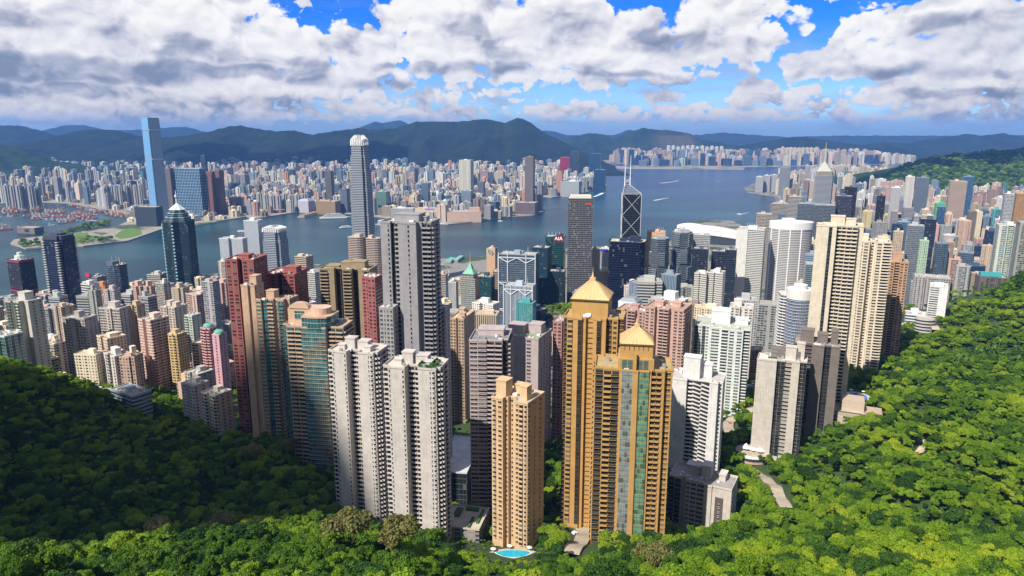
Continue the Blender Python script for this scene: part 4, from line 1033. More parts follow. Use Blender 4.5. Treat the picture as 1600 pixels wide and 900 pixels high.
def dome(root, H, sc, r):
    mb = MB((.14, .36, .28)); r *= sc
    rings = [(r, 0), (r, 2.0), (r * .9, 3.4), (r * .6, 4.6), (r * .15, 5.2)]
    for (r0, z0), (r1, z1) in zip(rings[:-1], rings[1:]):
        for i in range(12):
            a, b = 2 * math.pi * i / 12, 2 * math.pi * (i + 1) / 12
            mb.face([(r0 * math.cos(a), r0 * math.sin(a), H + z0), (r0 * math.cos(b), r0 * math.sin(b), H + z0), (r1 * math.cos(b), r1 * math.sin(b), H + z1), (r1 * math.cos(a), r1 * math.sin(a), H + z1)], M['paint'])
    mb.build('dome', root)
def sky_block(label, a, b, yt, Y, w, d, rot):
    return near_tower(label, a, b, yt, Y, *front_plan([(w, 0, '*c')], d), tint=(.42, .52, .58), side=('*c', '*c'), rot=rot, fh=3.4, base=150, rooftint=(.42, .34, .26), houses=[(0, 0, 5, 5, 3.5)], group='pale blue zigzag blocks', glass=(.04, .09, .14), name='school_block', cat='school building', cap=60)
def red_bands(root, H, poly):
    for z in (H - 3, H - 62):
        mb = MB((.45, .02, .05)); mb.prism(inset(poly, 1.015), z, z + 2, M['paint'], M['paint'], bottom=True); mb.build('red_band', root)
    mb = MB((.55, .6, .6)); c = [(9 * math.cos(R(t)), 9 * math.sin(R(t))) for t in range(0, 360, 30)]; mb.prism(c, H, H + 8, M['paint'], M['rooft']); mb.prism(inset(c, .5), H + 8, H + 14, M['paint'], M['rooft']); mb.build('roof_drum', root)
def frame_top(root, H, poly):
    mb = MB((.05, .06, .10)); mb.prism(inset(poly, .96), H, H + 6, M['paint'], M['rooft']); mb.prism(inset(poly, .5), H + 6, H + 9, M['paint'], M['rooft']); mb.build('crown', root)
def corner_louvres(root, H, poly):
    for p in (poly[0], poly[1], poly[4]):
        mb = MB((.42, .42, .42)); mb.box(0, 0, 0, 1.2, 5.5, 5.5, M['paint'], bottom=True); me = mb.mesh('louvre')
        for k in range(int(H / 4.2)):
            o = bpy.data.objects.new('louvre', me); COL.objects.link(o); o.parent = root; o.location = (p[0] * .98, p[1] * .98, 3 + 4.2 * k)
def box_part(root, nm, b, tint, mat='paint'):
    x, y, z, w, d, h = b; mb = MB(tint); mb.box(x, y, z, z + h, w, d, M[mat], bottom=True); return mb.build(nm, root)
def star_plan(r1, r2): return [((r1 if i % 2 else r2) * math.cos(R(i * 22.5)), (r1 if i % 2 else r2) * math.sin(R(i * 22.5))) for i in range(16)]
def center_top(root, H, sc, poly, gz):
    zc = H
    for k, (f, h) in enumerate(((.80, 9), (.66, 8), (.46, 7))):
        mb = MB((.35, .42, .46), TEAL); mb.prism(inset(poly, f), zc, zc + h, M['curt'], M['paint']); mb.build('upper_tier', root); zc += h
    r = max(p[0] for p in poly)
    mb = MB((.62, .66, .66)); q = inset(poly, .52)
    for i in range(len(q)):
        a, b = q[i], q[(i + 1) % len(q)]; mb.face([(a[0], a[1], zc), (b[0], b[1], zc), (b[0] * .08, b[1] * .08, zc + 13), (a[0] * .08, a[1] * .08, zc + 13)], M['paint'])
    mb.build('peak', root)
    mb = MB((.7, .7, .7)); mb.bar((0, 0, zc + 12), (0, 0, zc + 40), 1.6, M['paint'], 6, .5); mb.bar((0, 0, zc + 26), (0, 0, zc + 30), 3, M['paint'], 8); mb.build('mast', root)
def center_fins(root, H, sc, poly, gz):
    for i in (9, 10, 11, 12, 13, 14):
        p = poly[i % 16]
        if i % 2 == 0: continue
        mb = MB((.30, .50, .58)); mb.box(0, 0, 0, 2.4, 3.4, 3.4, M['paint'], bottom=True); me = mb.mesh('louvre')
        for k in range(int(H / 7)):
            o = bpy.data.objects.new('louvre', me); COL.objects.link(o); o.parent = root; o.location = (p[0] * .99, p[1] * .99, 4 + 7 * k); o.rotation_euler = (0, 0, math.atan2(p[1], p[0]))
def ifc(label, pxl, pxr, ytop, Y, rot, tiers, gl, H_extra, fins):
    w = 1.0; base_plan = cross_plan(1.0, 1.0, .16, .16)
    X, Y, Z, sc = fit(base_plan, pxl, pxr, ytop, Y, rot)
    root = empty('office_tower', (X, Y, 5), R(rot)); tag(root, label, OFF, 'finned crown towers at the harbour'); FOOT.append((X, Y, sc))
    H = Z - 5; z = 0
    for (f, k) in tiers:
        mb = MB((.33, .36, .41), tuple(v * .7 for v in gl)); z1 = H * k
        mb.prism([(x * sc * f, y * sc * f) for x, y in base_plan], z, z1, M['ifc'], M['rooft'], v0=z); mb.build('tier', root); z = z1
    f = tiers[-1][0] * sc / 2
    n = fins
    for s_ in range(4):
        ang = s_ * math.pi / 2
        for i in range(n):
            u = (i - (n - 1) / 2) / n * 2 * f * .92
            mb = MB((.75, .75, .74)); q = Matrix.Rotation(ang, 3, 'Z')
            hh = H_extra * (1 - .25 * abs(u / f) ** 2)
            a, b, c = q @ Vector((u, -f, H - 2)), q @ Vector((u, -f * .93, H + hh * .6)), q @ Vector((u * .8, -f * .55, H + hh))
            mb.bar(a, b, f * .07, M['paint'], 5); mb.bar(b, c, f * .07, M['paint'], 5, f * .03); mb.build('crown_fin', root)
    mb = MB((.4, .42, .44)); mb.box(0, 0, H, H + H_extra * .5, f * 1.3, f * 1.3, M['paint'], M['rooft']); mb.build('roof_house', root)
def green_roof(root, H, sc, poly, gz):
    r = max(abs(p[0]) for p in poly) * .95
    mb = MB((.45, .40, .34), SLATE); mb.box(0, 0, H, H + 9, r * 1.5, r * 1.5, M['grid'], M['rooft']); mb.build('upper_storeys', root)
    mb = MB((.18, .42, .30)); z = H + 9; b = r * .85
    c = [(-b, -b), (b, -b), (b, b), (-b, b)]; m1 = [(x * .42, y * .42) for x, y in c]
    for i in range(4):
        a, d = c[i], c[(i + 1) % 4]; e, f_ = m1[i], m1[(i + 1) % 4]
        mb.face([(*a, z), (*d, z), (*f_, z + 9), (*e, z + 9)], M['paint']); mb.face([(*e, z + 9), (*f_, z + 9), (0, 0, z + 22)], M['paint'])
    mb.build('roof', root)
    mb = MB((.6, .3, .2)); mb.bar((0, 0, z + 20), (0, 0, z + 38), .8, M['paint'], 6, .2); mb.build('spire', root)
def sc_logo(root, H, sc, poly, gz):
    w = max(p[0] for p in poly)
    for (x, z, c) in ((-1.5, 3, (.02, .35, .25)), (1.5, 0, (.02, .15, .5))):
        mb = MB(c)
        for t in range(0, 200, 25):
            a, b = R(t + (90 if x < 0 else -90)), R(t + 25 + (90 if x < 0 else -90))
            mb.bar((x + 3 * math.cos(a), -w * .85, H - 8 + z + 3 * math.sin(a)), (x + 3 * math.cos(b), -w * .85, H - 8 + z + 3 * math.sin(b)), 1.0, M['paint'], 5)
        mb.build('logo', root)
def truss(levels, w_, y_):
    def f(root, H, sc, poly, gz):
        x0, x1 = min(p[0] for p in poly), max(p[0] for p in poly); y0 = min(p[1] for p in poly) - .8
        for k in levels:
            z = H * k; mb = MB((.55, .58, .62))
            for a, b in ((x0, x0 + (x1 - x0) * .25), (x1, x1 - (x1 - x0) * .25), (0, x0 + (x1 - x0) * .25), (0, x1 - (x1 - x0) * .25)):
                mb.bar((a, y0, z), (b, y0, z - 9), .9, M['paint'], 4)
            mb.bar((x0, y0, z), (x1, y0, z), .8, M['paint'], 4); mb.build('truss', root)
        for x in (x0, x0 + (x1 - x0) * .25, x1 - (x1 - x0) * .25, x1):
            mb = MB((.55, .58, .62)); mb.bar((x, y0, 0), (x, y0, H + 3), 1.0, M['paint'], 5); mb.build('column', root)
        mb = MB((.5, .5, .5)); mb.bar((x1 * .5, 0, H), (x1 * .5, 0, H + 14), .6, M['paint'], 5, .2); mb.build('mast', root)
    return f
def letters(txt, size, at, rot, col, depth=.35):
    def f(root, H, sc, poly, gz):
        cu = bpy.data.curves.new('lettering', 'FONT'); cu.body = txt; cu.size = size; cu.extrude = depth; cu.align_x = 'CENTER'; cu.align_y = 'CENTER'
        mm, t, b = new_mat('lettering'); b.inputs['Base Color'].default_value = (*col, 1); b.inputs['Emission Color'].default_value = (*col, 1); b.inputs['Emission Strength'].default_value = .4
        cu.materials.append(mm)
        tmp = bpy.data.objects.new('lettering', cu); COL.objects.link(tmp); bpy.context.view_layer.update()
        me = bpy.data.meshes.new_from_object(tmp); bpy.data.objects.remove(tmp); o = bpy.data.objects.new('lettering', me); COL.objects.link(o); o.parent = root
        o.location = (at[0], at[1], H + at[2]); o.rotation_euler = (R(90), 0, rot)
    return f
def aia(root, H, sc, poly, gz):
    # dark red band that rises along the front and carries the letters
    x0, x1 = min(p[0] for p in poly), max(p[0] for p in poly); y0 = min(p[1] for p in poly) - .4
    mb = MB((.10, .015, .03)); mb.face([(x0 * .1, y0, H - 10), (x1, y0, H - 10), (x1, y0, H + 9), (x0 * .1, y0, H + 2)], M['paint']); mb.face([(x0 * .1, y0 + .5, H - 10), (x1, y0 + .5, H - 10), (x1, y0 + .5, H + 9), (x0 * .1, y0 + .5, H + 2)][::-1], M['paint']); mb.build('sign_board', root)
    mb = MB((.03, .07, .09), TEAL); mb.face([(x0, y0 + .2, H - 4), (x0 * .1, y0 + .2, H - 4), (x0 * .1, y0 + .2, H + 2), (x0, y0 + .2, H)], M['tglass']); mb.build('glass_screen', root)
    letters('AIA', 10, ((x0 * .1 + x1) / 2, y0 - .3, -2.6), 0, (.85, .65, .70))(root, H, sc, poly, gz)
    for i in range(5): mast(x0 * .8 + i * (x1 - x0) * .2, 2, 0, 9, .4)(root, H, 1, poly, gz)
def boc():
    rot = -6; p = P(987, 302, 1473); X, Y = p.x, p.y; gz = 20; H = p.z - gz; w = 31 / F * 1473 / 1.08
    root = empty('office_tower', (X, Y, gz), R(rot)); tag(root, 'angular dark glass bank tower with white diagonal bracing and two masts', OFF); FOOT.append((X, Y, 30))
    h = w / 2; mb = MB((.05, .06, .07), (.012, .018, .022))
    mb.prism(rect_plan(w, w), -5, H, M['curt'], None); mb.build('wall', root)
    up = 17; A, B, C, D = (-h, -h, H), (h, -h, H), (h, h, H), (-h, h, H); T1, T2 = (-h * .78, -h * .1, H + up), (-h * .2, h * .2, H + up)
    mb = MB((.38, .43, .5), (.10, .14, .20)); mb.face([A, B, T2, T1], M['curt'], [(0, 0), (w, 0), (w * .6, 20), (w * .2, 20)]); mb.face([B, C, T2], M['curt'], [(0, 0), (w, 0), (w / 2, 20)])
    mb.face([C, D, T1, T2], M['curt'], [(0, 0), (w, 0), (w, 20), (0, 20)]); mb.face([D, A, T1], M['curt'], [(0, 0), (w, 0), (w / 2, 20)]); mb.build('prism_roof', root)
    T = (.5, .52, .54)
    for a, b in ((A, T1), (B, T2), (T1, T2), (A, B)):
        m2 = MB(T); m2.bar(a, b, .5, M['paint'], 5); m2.build('brace', root)
    fl = H / 4.2; z = H; y = -h - .3
    while z - 2 * h > -10:
        for (x0, x1) in ((-h, h), (h, -h)):
            m2 = MB(T); m2.bar((x0, y, z), (x1, y, z - 2 * h * 1.15), .42, M['paint'], 5); m2.build('brace', root)
            m2 = MB(T); m2.bar((h + .3, x0, z), (h + .3, x1, z - 2 * h * 1.15), .42, M['paint'], 5); m2.build('brace', root)
            m2 = MB(T); m2.bar((-h - .3, x0, z), (-h - .3, x1, z - 2 * h * 1.15), .42, M['paint'], 5); m2.build('brace', root)
        z -= 2 * h * 1.15
    for (x, yy) in ((-h, -h), (h, -h), (h, h), (-h, h)):
        m2 = MB(T); m2.bar((x, yy, 0), (x, yy, H), .6, M['paint'], 6); m2.build('brace', root)
    for t in (T1, T2):
        m2 = MB((.75, .75, .75)); q = (t[0], t[1], t[2] - 3); m2.bar(q, (t[0], t[1], H + up + 18), 1.3, M['paint'], 6, .9); m2.bar((t[0], t[1], H + up + 18), (t[0], t[1], H + up + 60), .9, M['paint'], 6, .35); m2.build('mast', root)
    m2 = MB((.7, .7, .7)); m2.bar((T1[0], T1[1], H + up + 4), (T2[0], T2[1], H + up + 13), .5, M['paint'], 4); m2.bar((T1[0], T1[1], H + up + 13), (T2[0], T2[1], H + up + 4), .5, M['paint'], 4); m2.build('cross_brace', root)
def hip(root, H, poly, tint, h):
    mb = MB(tint); q = inset(poly, .62)
    for i in range(len(poly)):
        a, b, c, d = poly[i], poly[(i + 1) % len(poly)], q[(i + 1) % len(poly)], q[i]; mb.face([(*a, H + 1), (*b, H + 1), (*c, H + h), (*d, H + h)], M['paint'])
    mb.face([(*p, H + h) for p in q], M['paint']); mb.build('hip_roof', root)
def lippo(label, a, b, yt, Y):
    def boxes(root, H, sc, poly, gz):
        r = max(p[0] for p in poly); k = 0; z = 12
        while z < H - 26:
            for s_ in range(4):
                an = s_ * math.pi / 2 + (k % 2) * math.pi / 4; mb = MB((.35, .40, .44), (.08, .12, .16))
                mb.box(r * .62 * math.cos(an), r * .62 * math.sin(an), z, z + 24, r * 1.05, r * .8, M['curt'], M['paint'], rot=an, bottom=True); mb.build('glass_box', root)
            z += 32; k += 1
    mid(label, a, b, yt, Y, 'curt', (.25, .28, .32), (.05, .075, .10), plan=[(14 * math.cos(R(t)), 14 * math.sin(R(t))) for t in range(22, 382, 45)], rot=0, name='office_tower', cat=OFF, base=25, extra=boxes, group='twin towers of clasped glass boxes')
def ring(root, H, sc, poly, gz):
    mb = MB((.68, .68, .68)); mb.prism(inset(poly, 1.03), H - 14, H + 1.5, M['paint'], M['rooft'], bottom=True); mb.build('crown_ring', root)
    for i in (20, 23, 26, 29):
        p = poly[i % len(poly)]; mb = MB((.7, .7, .7)); mb.bar((p[0] * 1.01, p[1] * 1.01, 0), (p[0] * 1.01, p[1] * 1.01, H - 10), 1.6, M['paint'], 6); mb.build('column', root)
def rtop(root, H, sc):
    c = [(11.2 * sc * math.cos(R(t)), 11.2 * sc * math.sin(R(t))) for t in range(0, 360, 15)]
    mb = MB((.66, .64, .62)); mb.prism(c, H - 2, H + 7, M['paint'], M['rooft'], bottom=True); mb.prism(inset(c, .5), H + 7, H + 11, M['paint'], M['rooft']); mb.build('crown_ring', root)
def plaza(root, H, sc, poly, gz):
    mb = MB((.42, .40, .30), (.10, .10, .09)); q = inset(poly, .9); z = H
    mb.prism(q, z, z + 14, M['grid'], M['rooft']); mb.build('upper_tier', root)
    mb = MB((.45, .45, .40)); q2 = inset(poly, .8)
    for i in range(len(q2)):
        a, b = q2[i], q2[(i + 1) % len(q2)]; mb.face([(*a, z + 14), (*b, z + 14), (b[0] * .08, b[1] * .08, z + 46), (a[0] * .08, a[1] * .08, z + 46)], M['paint'])
    mb.build('pyramid', root)
    mb = MB((.55, .45, .2)); mb.bar((0, 0, z + 44), (0, 0, z + 72), 2.0, M['paint'], 6, 1.2); mb.bar((0, 0, z + 72), (0, 0, z + 112), 1.3, M['paint'], 6, .4); mb.build('mast', root)
def hall():
    c = P(1112, 371, 2660); X, Y = c.x, c.y; root = empty('convention_hall', (X, Y, 4), R(-14)); tag(root, 'white hall with sweeping wing shaped roofs on the water', 'convention hall'); FOOT.append((X, Y, 105))
    mb = MB((.42, .48, .50), (.08, .12, .14)); mb.box(0, 0, 0, 30, 190, 110, M['grid'], M['rooft']); mb.build('wall', root)
    T = (.68, .64, .58)
    for (x0, x1, y0, dy, zz, hh) in ((-128, 128, -50, 80, 30, 26), (-100, 126, -5, 84, 40, 28), (-130, 30, 40, 60, 40, 30)):
        mb = MB(T); n = 22; rows = []
        for i in range(n + 1):
            u = i / n; x = x0 + (x1 - x0) * u
            z = zz + hh * (math.sin(math.pi * (u ** .8)) * .62 + .5 * (1 - u) ** 2); hw = dy * (.28 + .72 * math.sin(math.pi * min(1, u * .92 + .06)))
            rows.append([(x, y0 - hw * .5 + hw * v, z - 9 * (2 * v - 1) ** 2 + 3 * v) for v in (0, .2, .4, .6, .8, 1)])
        for i in range(n):
            for j in range(5): 
                q = [rows[i][j], rows[i + 1][j], rows[i + 1][j + 1], rows[i][j + 1]]
                mb.face(q, M['paint']); mb.face([(a, b, c_ - 1.6) for a, b, c_ in reversed(q)], M['paint'])
            for j in (0, 5): a, b = rows[i][j], rows[i + 1][j]; mb.face([(a[0], a[1], a[2] - 1.6), (b[0], b[1], b[2] - 1.6), b, a], M['paint'])
        mb.build('roof', root, smooth=False)
def wheel():
    c = P(688, 408, 1900); root = empty('ferris_wheel', (c.x, c.y, 4), R(25)); tag(root, 'small white ferris wheel at the near harbour front', 'ferris wheel')
    r = 24; zc = 32
    mb = MB((.75, .75, .75)); pts = [(r * math.cos(R(t)), 0, zc + r * math.sin(R(t))) for t in range(0, 360, 12)]
    for a, b in zip(pts, pts[1:] + pts[:1]): mb.bar(a, b, .7, M['paint'], 4)
    mb.build('rim', root)
    mb = MB((.7, .7, .72))
    for p in pts[::2]: mb.bar((0, 0, zc), p, .3, M['paint'], 3)
    mb.build('spokes', root)
    for s_ in (-1, 1):
        mb = MB((.75, .75, .75)); mb.bar((s_ * 14, -4, 0), (0, 0, zc), .9, M['paint'], 5); mb.bar((s_ * 14, 4, 0), (0, 0, zc), .9, M['paint'], 5); mb.build('leg', root)
    for p in pts[::3]:
        mb = MB((.5, .25, .25)); mb.box(p[0], 0, p[2] - 2.4, p[2], 2.2, 2.2, M['paint'], bottom=True); mb.build('cabin', root)
def icc():
    rot = -30; plan = [(-.5, -.42), (-.42, -.5), (.42, -.5), (.5, -.42), (.5, .42), (.42, .5), (-.42, .5), (-.5, .42)]
    X, Y, Z, sc = fit(plan, 219.5, 249, 184, 3350, rot); root = empty('office_tower', (X, Y, 5), R(rot)); H = Z - 5
    tag(root, 'very tall pale blue mirrored tower across the harbour', OFF, 'towers above the western station'); FOOT.append((X, Y, 60))
    zs = [0, 25, 60, H * .55, H * .9, H]; fs = [1.22, 1.08, 1.02, 1.0, .97, .94]
    mats = ['ifc', 'icc', 'ifc', 'ifc', 'ifc', 'ifc', 'ifc', 'icc']
    for k in range(5):
        mb = MB((.28, .42, .58), (.25, .50, .82))
        for i in range(8):
            a, b = plan[i], plan[(i + 1) % 8]; L = math.hypot(b[0] - a[0], b[1] - a[1]) * sc; f0, f1 = fs[k] * sc, fs[k + 1] * sc
            tn, gl = ((.10, .18, .3), (.03, .08, .16)) if i % 2 == 0 else ((.35, .5, .65), (.16, .40, .70) if i in (1, 7) else (.12, .22, .36))
            if i == 3: tn, gl = (.45, .5, .55), (.10, .17, .28)
            mb.face([(a[0] * f0, a[1] * f0, zs[k]), (b[0] * f0, b[1] * f0, zs[k]), (b[0] * f1, b[1] * f1, zs[k + 1]), (a[0] * f1, a[1] * f1, zs[k + 1])], M['icc'] if i in (1, 7, 0, 2) else M['ifc'], [(0, zs[k]), (L, zs[k]), (L, zs[k + 1]), (0, zs[k + 1])], tn, gl)
        if k == 4: mb.face([(p[0] * sc * .94, p[1] * sc * .94, H - 4) for p in plan], M['paint'])
        mb.build('tier', root)
    for z in (H * .31, H * .60, H * .88):
        mb = MB((.45, .48, .5)); mb.prism([(x * sc * 1.01, y * sc * 1.01) for x, y in plan], z, z + 5, M['metal'], None); mb.build('plant_floor', root)
def ribs(root, H, sc, poly, gz):
    x0, x1 = min(p[0] for p in poly), max(p[0] for p in poly); y0, y1 = min(p[1] for p in poly), max(p[1] for p in poly); w = x1 - x0
    mb = MB((.48, .30, .20)); z = H; m_ = [(-w * .5, y0), (w * .5, y0), (w * .5, y1), (-w * .5, y1)]; t = [(-w * .15, y0 * .5), (w * .15, y0 * .5), (w * .15, y1 * .5), (-w * .15, y1 * .5)]
    for i in range(4): a, b, c, d = m_[i], m_[(i + 1) % 4], t[(i + 1) % 4], t[i]; mb.face([(*a, z), (*b, z), (*c, z + w * .42), (*d, z + w * .42)], M['paint'])
    mb.face([(*p, z + w * .42) for p in t], M['paint'])
    for k in range(9):
        u = (k / 8 - .5) * w; mb.bar((u, y0 - .3, z), (u * .3, y0 * .5 - .3, z + w * .42), .35, M['paint'], 4)
    mb.build('ribbed_roof', root)

# ------------------------------------------------------------------ towers farther off

# ---- near western city, seen past the wooded slope: real relief, fewer separate pieces
west('tall apartment tower with stepped teal balconies at the far left edge', 8, 66, 468, 660, [(5, 4, 'r'), (6, 0, 'rr'), (2, 3, '.'), (6, 1, 'rb'), (5, 5, 's')], 20, (.40, .38, .33), ('*rw', '*sw'), glass=(.04, .14, .12), rot=-22, houses=[(0, 2, 8, 7, 7)], rooftint=(.4, .4, .38), base=110)
west('pale green balconied block low at the far left edge', -22, 36, 522, 630, [(6, 3, 'b'), (6, 0, 'ry'), (6, 4, 'g')], 20, (.46, .47, .44), ('*rw', '*gw'), glass=(.05, .16, .15), rot=-22, base=120)
west('dark windowed apartment slab with one white spine down the middle', 97, 152, 495, 700, [(9, 0, 'www'), (4, -1.2, 's'), (10, 0, 'www')], 14, (.30, .28, .27), ('*ws', '*ws'), rot=-14, base=105, houses=[(0, 0, 5, 6, 6)])
west('wide grey apartment tower with a white spine and a shadow across it', 154, 204, 480, 735, [(9, 0, 'WWW'), (5, -1.4, 'v'), (9, 0, 'WWW')], 15, (.40, .36, .33), ('*ws', '*ws'), rot=-12, base=100, houses=[(0, 0, 8, 7, 6)])
west('narrow sand coloured tower with blank sides between the grey and pink ones', 200, 226, 476, 745, [(5, 0, 's'), (4, 2, 'w')], 12, (.42, .32, .22), ('s', '*sw'), rot=-20, base=100, houses=[(0, 0, 5, 5, 4)])
west('pink apartment tower with small square windows and a mint roof house', 215, 264, 497, 700, [(7, 0, 'www'), (3, 3, '.'), (7, 1, 'www')], 20, (.52, .38, .33), ('*ww', '*bw'), rot=-30, base=105, houses=[(0, 2, 7, 7, 5)], rooftint=(.4, .45, .38))
west('grey beige apartment tower behind the pink one', 250, 292, 478, 800, [(8, 0, 'ww'), (2, 3, '.'), (8, 0, 'ww')], 16, (.42, .37, .32), ('*ww', '*ws'), rot=-20, base=90, houses=[(-3, 0, 5, 6, 6), (4, 0, 5, 6, 5)])
west('ochre apartment tower half in shadow', 262, 292, 521, 700, [(6, 0, 'w'), (5, 1, 'bw')], 13, (.46, .34, .17), ('*sw', '*ww'), rot=-24, base=105, houses=[(-2, 0, 5, 5, 4)])
west('narrow apartment tower with mint green balcony edges', 288, 314, 492, 790, [(5, 0, 'b'), (5, 0, 'w')], 13, (.42, .45, .38), ('*bw', '*ws'), glass=(.05, .12, .1), rot=-20, base=90)
west('rose pink round fronted tower with a green domed roof', 313, 338, 512, 690, [(4, 1, 'b'), (4, 0, 'b'), (4, 1, 'b')], 12, (.50, .27, .27), ('*bw', '*ww'), rot=-20, base=105, rooftint=(.12, .32, .25), extra=lambda root, H, sc, poly, gz: dome(root, H, sc, 5.2))
west('mauve pink tower with a green pavilion roof', 331, 354, 522, 675, [(8, 0, 'sws')], 10, (.46, .27, .31), ('*ws', '*ws'), rot=-20, base=105, rooftint=(.12, .32, .25), extra=lambda root, H, sc, poly, gz: dome(root, H, sc, 4.6))
for d in [('beige stepped apartment block below the teal edged tower', 62, 92, 560, 690, (.55, .50, .42)), ('long low cream block at the foot of the white spined tower', 78, 116, 592, 640, (.52, .47, .40)),
          ('cream apartment block with round corner left of the white spined slab', 66, 104, 535, 760, (.55, .45, .33))]:
    mid(d[0], d[1], d[2], d[3], d[4], 'bal', d[5], rot=-22, base=100, plan=notch_plan(20, 16, 5, 3), house=2, group='low blocks of the western slope')
# light blue zigzag school block at the wood's edge
sky_block('pale blue long low block with brown roof, left end of the zigzag', 122, 186, 612, 600, 34, 12, 8)
sky_block('pale blue low block at the right end of the zigzag', 172, 236, 610, 575, 26, 13, -32)
for d in [('white low rise block with a flat roof terrace beside the wood', 283, 326, 598, 590, (.60, .55, .50), 'ww'), ('cream low rise block, nearest of the low ones to the red tower', 314, 362, 612, 560, (.62, .56, .46), 'wb'), ('grey roofed low rise block behind the cream one', 288, 334, 580, 640, (.40, .37, .34), 'ww')]:
    near_tower(d[0], d[1], d[2], d[3], d[4], *front_plan([(7, 0, d[6]), (3, 2, '.'), (7, 0, d[6])], 15), tint=d[5], side=('*ww', '*ws'), rot=-30, base=150, houses=[(0, 2, 5, 5, 4)], group='low rise blocks beside the red estate', cap=60)

# ---- harbour front towers of the west
mid('dark glass office tower with red bands near its top', 10, 53, 405, 1380, 'curt', (.05, .05, .07), (.02, .03, .06), rot=-24, name='office_tower', cat=OFF, base=5, roofc=(.5, .5, .48), extra=lambda root, H, sc, poly, gz: red_bands(root, H, poly))
mid('navy blue glass office tower with lit louvre corners by the western shore', 66, 117, 372, 1180, 'curt', (.04, .05, .10), (.012, .03, .09), plan=cross_plan(44, 40, 6, 5), rot=-14, name='office_tower', cat=OFF, base=15, house=0, extra=lambda root, H, sc, poly, gz: (frame_top(root, H, poly), corner_louvres(root, H, poly)))
mid('dark rounded office tower with rooftop aerials on the western shore', 165, 198, 413, 1400, 'grid', (.08, .10, .14), (.02, .04, .07), plan=[(12 * math.cos(R(t)), 10 * math.sin(R(t))) for t in range(0, 360, 30)], name='office_tower', cat=OFF, base=5, extra=lambda root, H, sc, poly, gz: [mast(x, y, 0, 16, .5)(root, H, 1, poly, gz) for x, y in ((-10, 0), (-3, 4), (5, 3), (12, -2))])
mid('white blank sided block in front of the dark rounded office tower', 126, 155, 443, 1100, 'vert', (.60, .58, .55), rot=-22, base=30, sides=['band', 'wall', 'wall', 'wall'], ar=.9)
mid('grey office block with a red roof sign on the western shore', 138, 166, 432, 1350, 'grid', (.22, .22, .24), SLATE, rot=-24, name='office_block', cat='office block', base=5, extra=lambda root, H, sc, poly, gz: box_part(root, 'sign', (-10, -12, H + 1, 12, 1.5, 7), (.55, .02, .06)))
mid('grey hotel block with a dark roof band behind the star planned tower', 229, 262, 428, 1500, 'band', (.45, .42, .40), SLATE, rot=-10, name='office_block', cat='office block', base=5)
mid('cream apartment block in front of the star planned tower', 243, 266, 442, 1150, 'bal', (.5, .44, .38), rot=-20, base=25)
# the star planned tower with the mast
mid('tall dark glass office tower with a star shaped plan and a white mast', 253, 304, 345, 1495, 'curt', (.06, .08, .10), (.02, .055, .075), plan=star_plan(25, 20), name='office_tower', cat=OFF, base=6, house=0, extra=lambda *a: (center_top(*a), center_fins(*a)))
mid('white grey office tower behind the star planned tower, on its right', 300, 330, 432, 1500, 'grid', (.40, .42, .44), SLATE, rot=-20, name='office_tower', cat=OFF, base=6)
mid('white stepped hotel tower above the dark red estate', 342, 386, 372, 1640, 'vert', (.62, .64, .66), (.16, .2, .26), plan=notch_plan(60, 22, 12, 6), rot=-8, name='hotel_tower', cat='hotel tower', base=6)
mid('white twin slab tower beside the lower curved harbour tower', 380, 411, 344, 1700, 'vert', (.60, .63, .66), (.14, .18, .24), rot=-6, name='hotel_tower', cat='hotel tower', base=6)
mid('cream stepped tower below the white hotel', 340, 356, 408, 1500, 'bal', (.58, .52, .44), rot=-8, base=8)
mid('grey mirrored office block left of the cream stepped tower', 328, 352, 438, 1380, 'curt', (.30, .34, .38), (.1, .14, .18), rot=-8, name='office_block', cat='office block', base=10)

# ---- the pair of harbour towers with finned crowns
M['ifc'] = facade('ribbed_silver_glass', 4.2, 2.6, .9, .5, metal=.5, rough=.12, curtain=.0, spread=.15)
ifc('tallest silver harbour tower with a curved finned crown', 543, 580, 226, 1798, -14, [(1.0, .30), (.98, .55), (.95, .72), (.90, .84), (.82, .93), (.72, 1.0)], (.045, .065, .10), 24, 7)
ifc('lower silver harbour tower with the same finned crown', 408, 450, 360, 1690, -16, [(1.0, .6), (.95, .88), (.86, 1.0)], (.04, .07, .13), 12, 8)
mid('beige twin round cornered office tower in front of the silver harbour tower', 543, 571, 370, 1560, 'band', (.46, .36, .29), (.05, .05, .06), plan=[(10 * math.cos(R(t)) + (3 if math.cos(R(t)) > 0 else -3), 9 * math.sin(R(t))) for t in range(0, 360, 24)], name='office_tower', cat=OFF, base=6, group='beige banded office towers')
mid('beige banded office tower tucked against the tallest grey apartment tower', 570, 598, 372, 1560, 'band', (.46, .36, .29), (.05, .05, .06), plan=[(10 * math.cos(R(t)) + (3 if math.cos(R(t)) > 0 else -3), 9 * math.sin(R(t))) for t in range(0, 360, 24)], name='office_tower', cat=OFF, base=6, group='beige banded office towers')
mid('small beige banded office block alone against the water', 460, 489, 400, 1450, 'band', (.50, .40, .31), (.05, .04, .04), rot=-22, name='office_tower', cat=OFF, base=6, house=2, group='beige banded office towers')
mid('white office block just behind the leafy olive tower', 478, 500, 425, 1250, 'grid', (.6, .58, .54), DG, rot=-22, name='office_block', cat='office block', base=20)

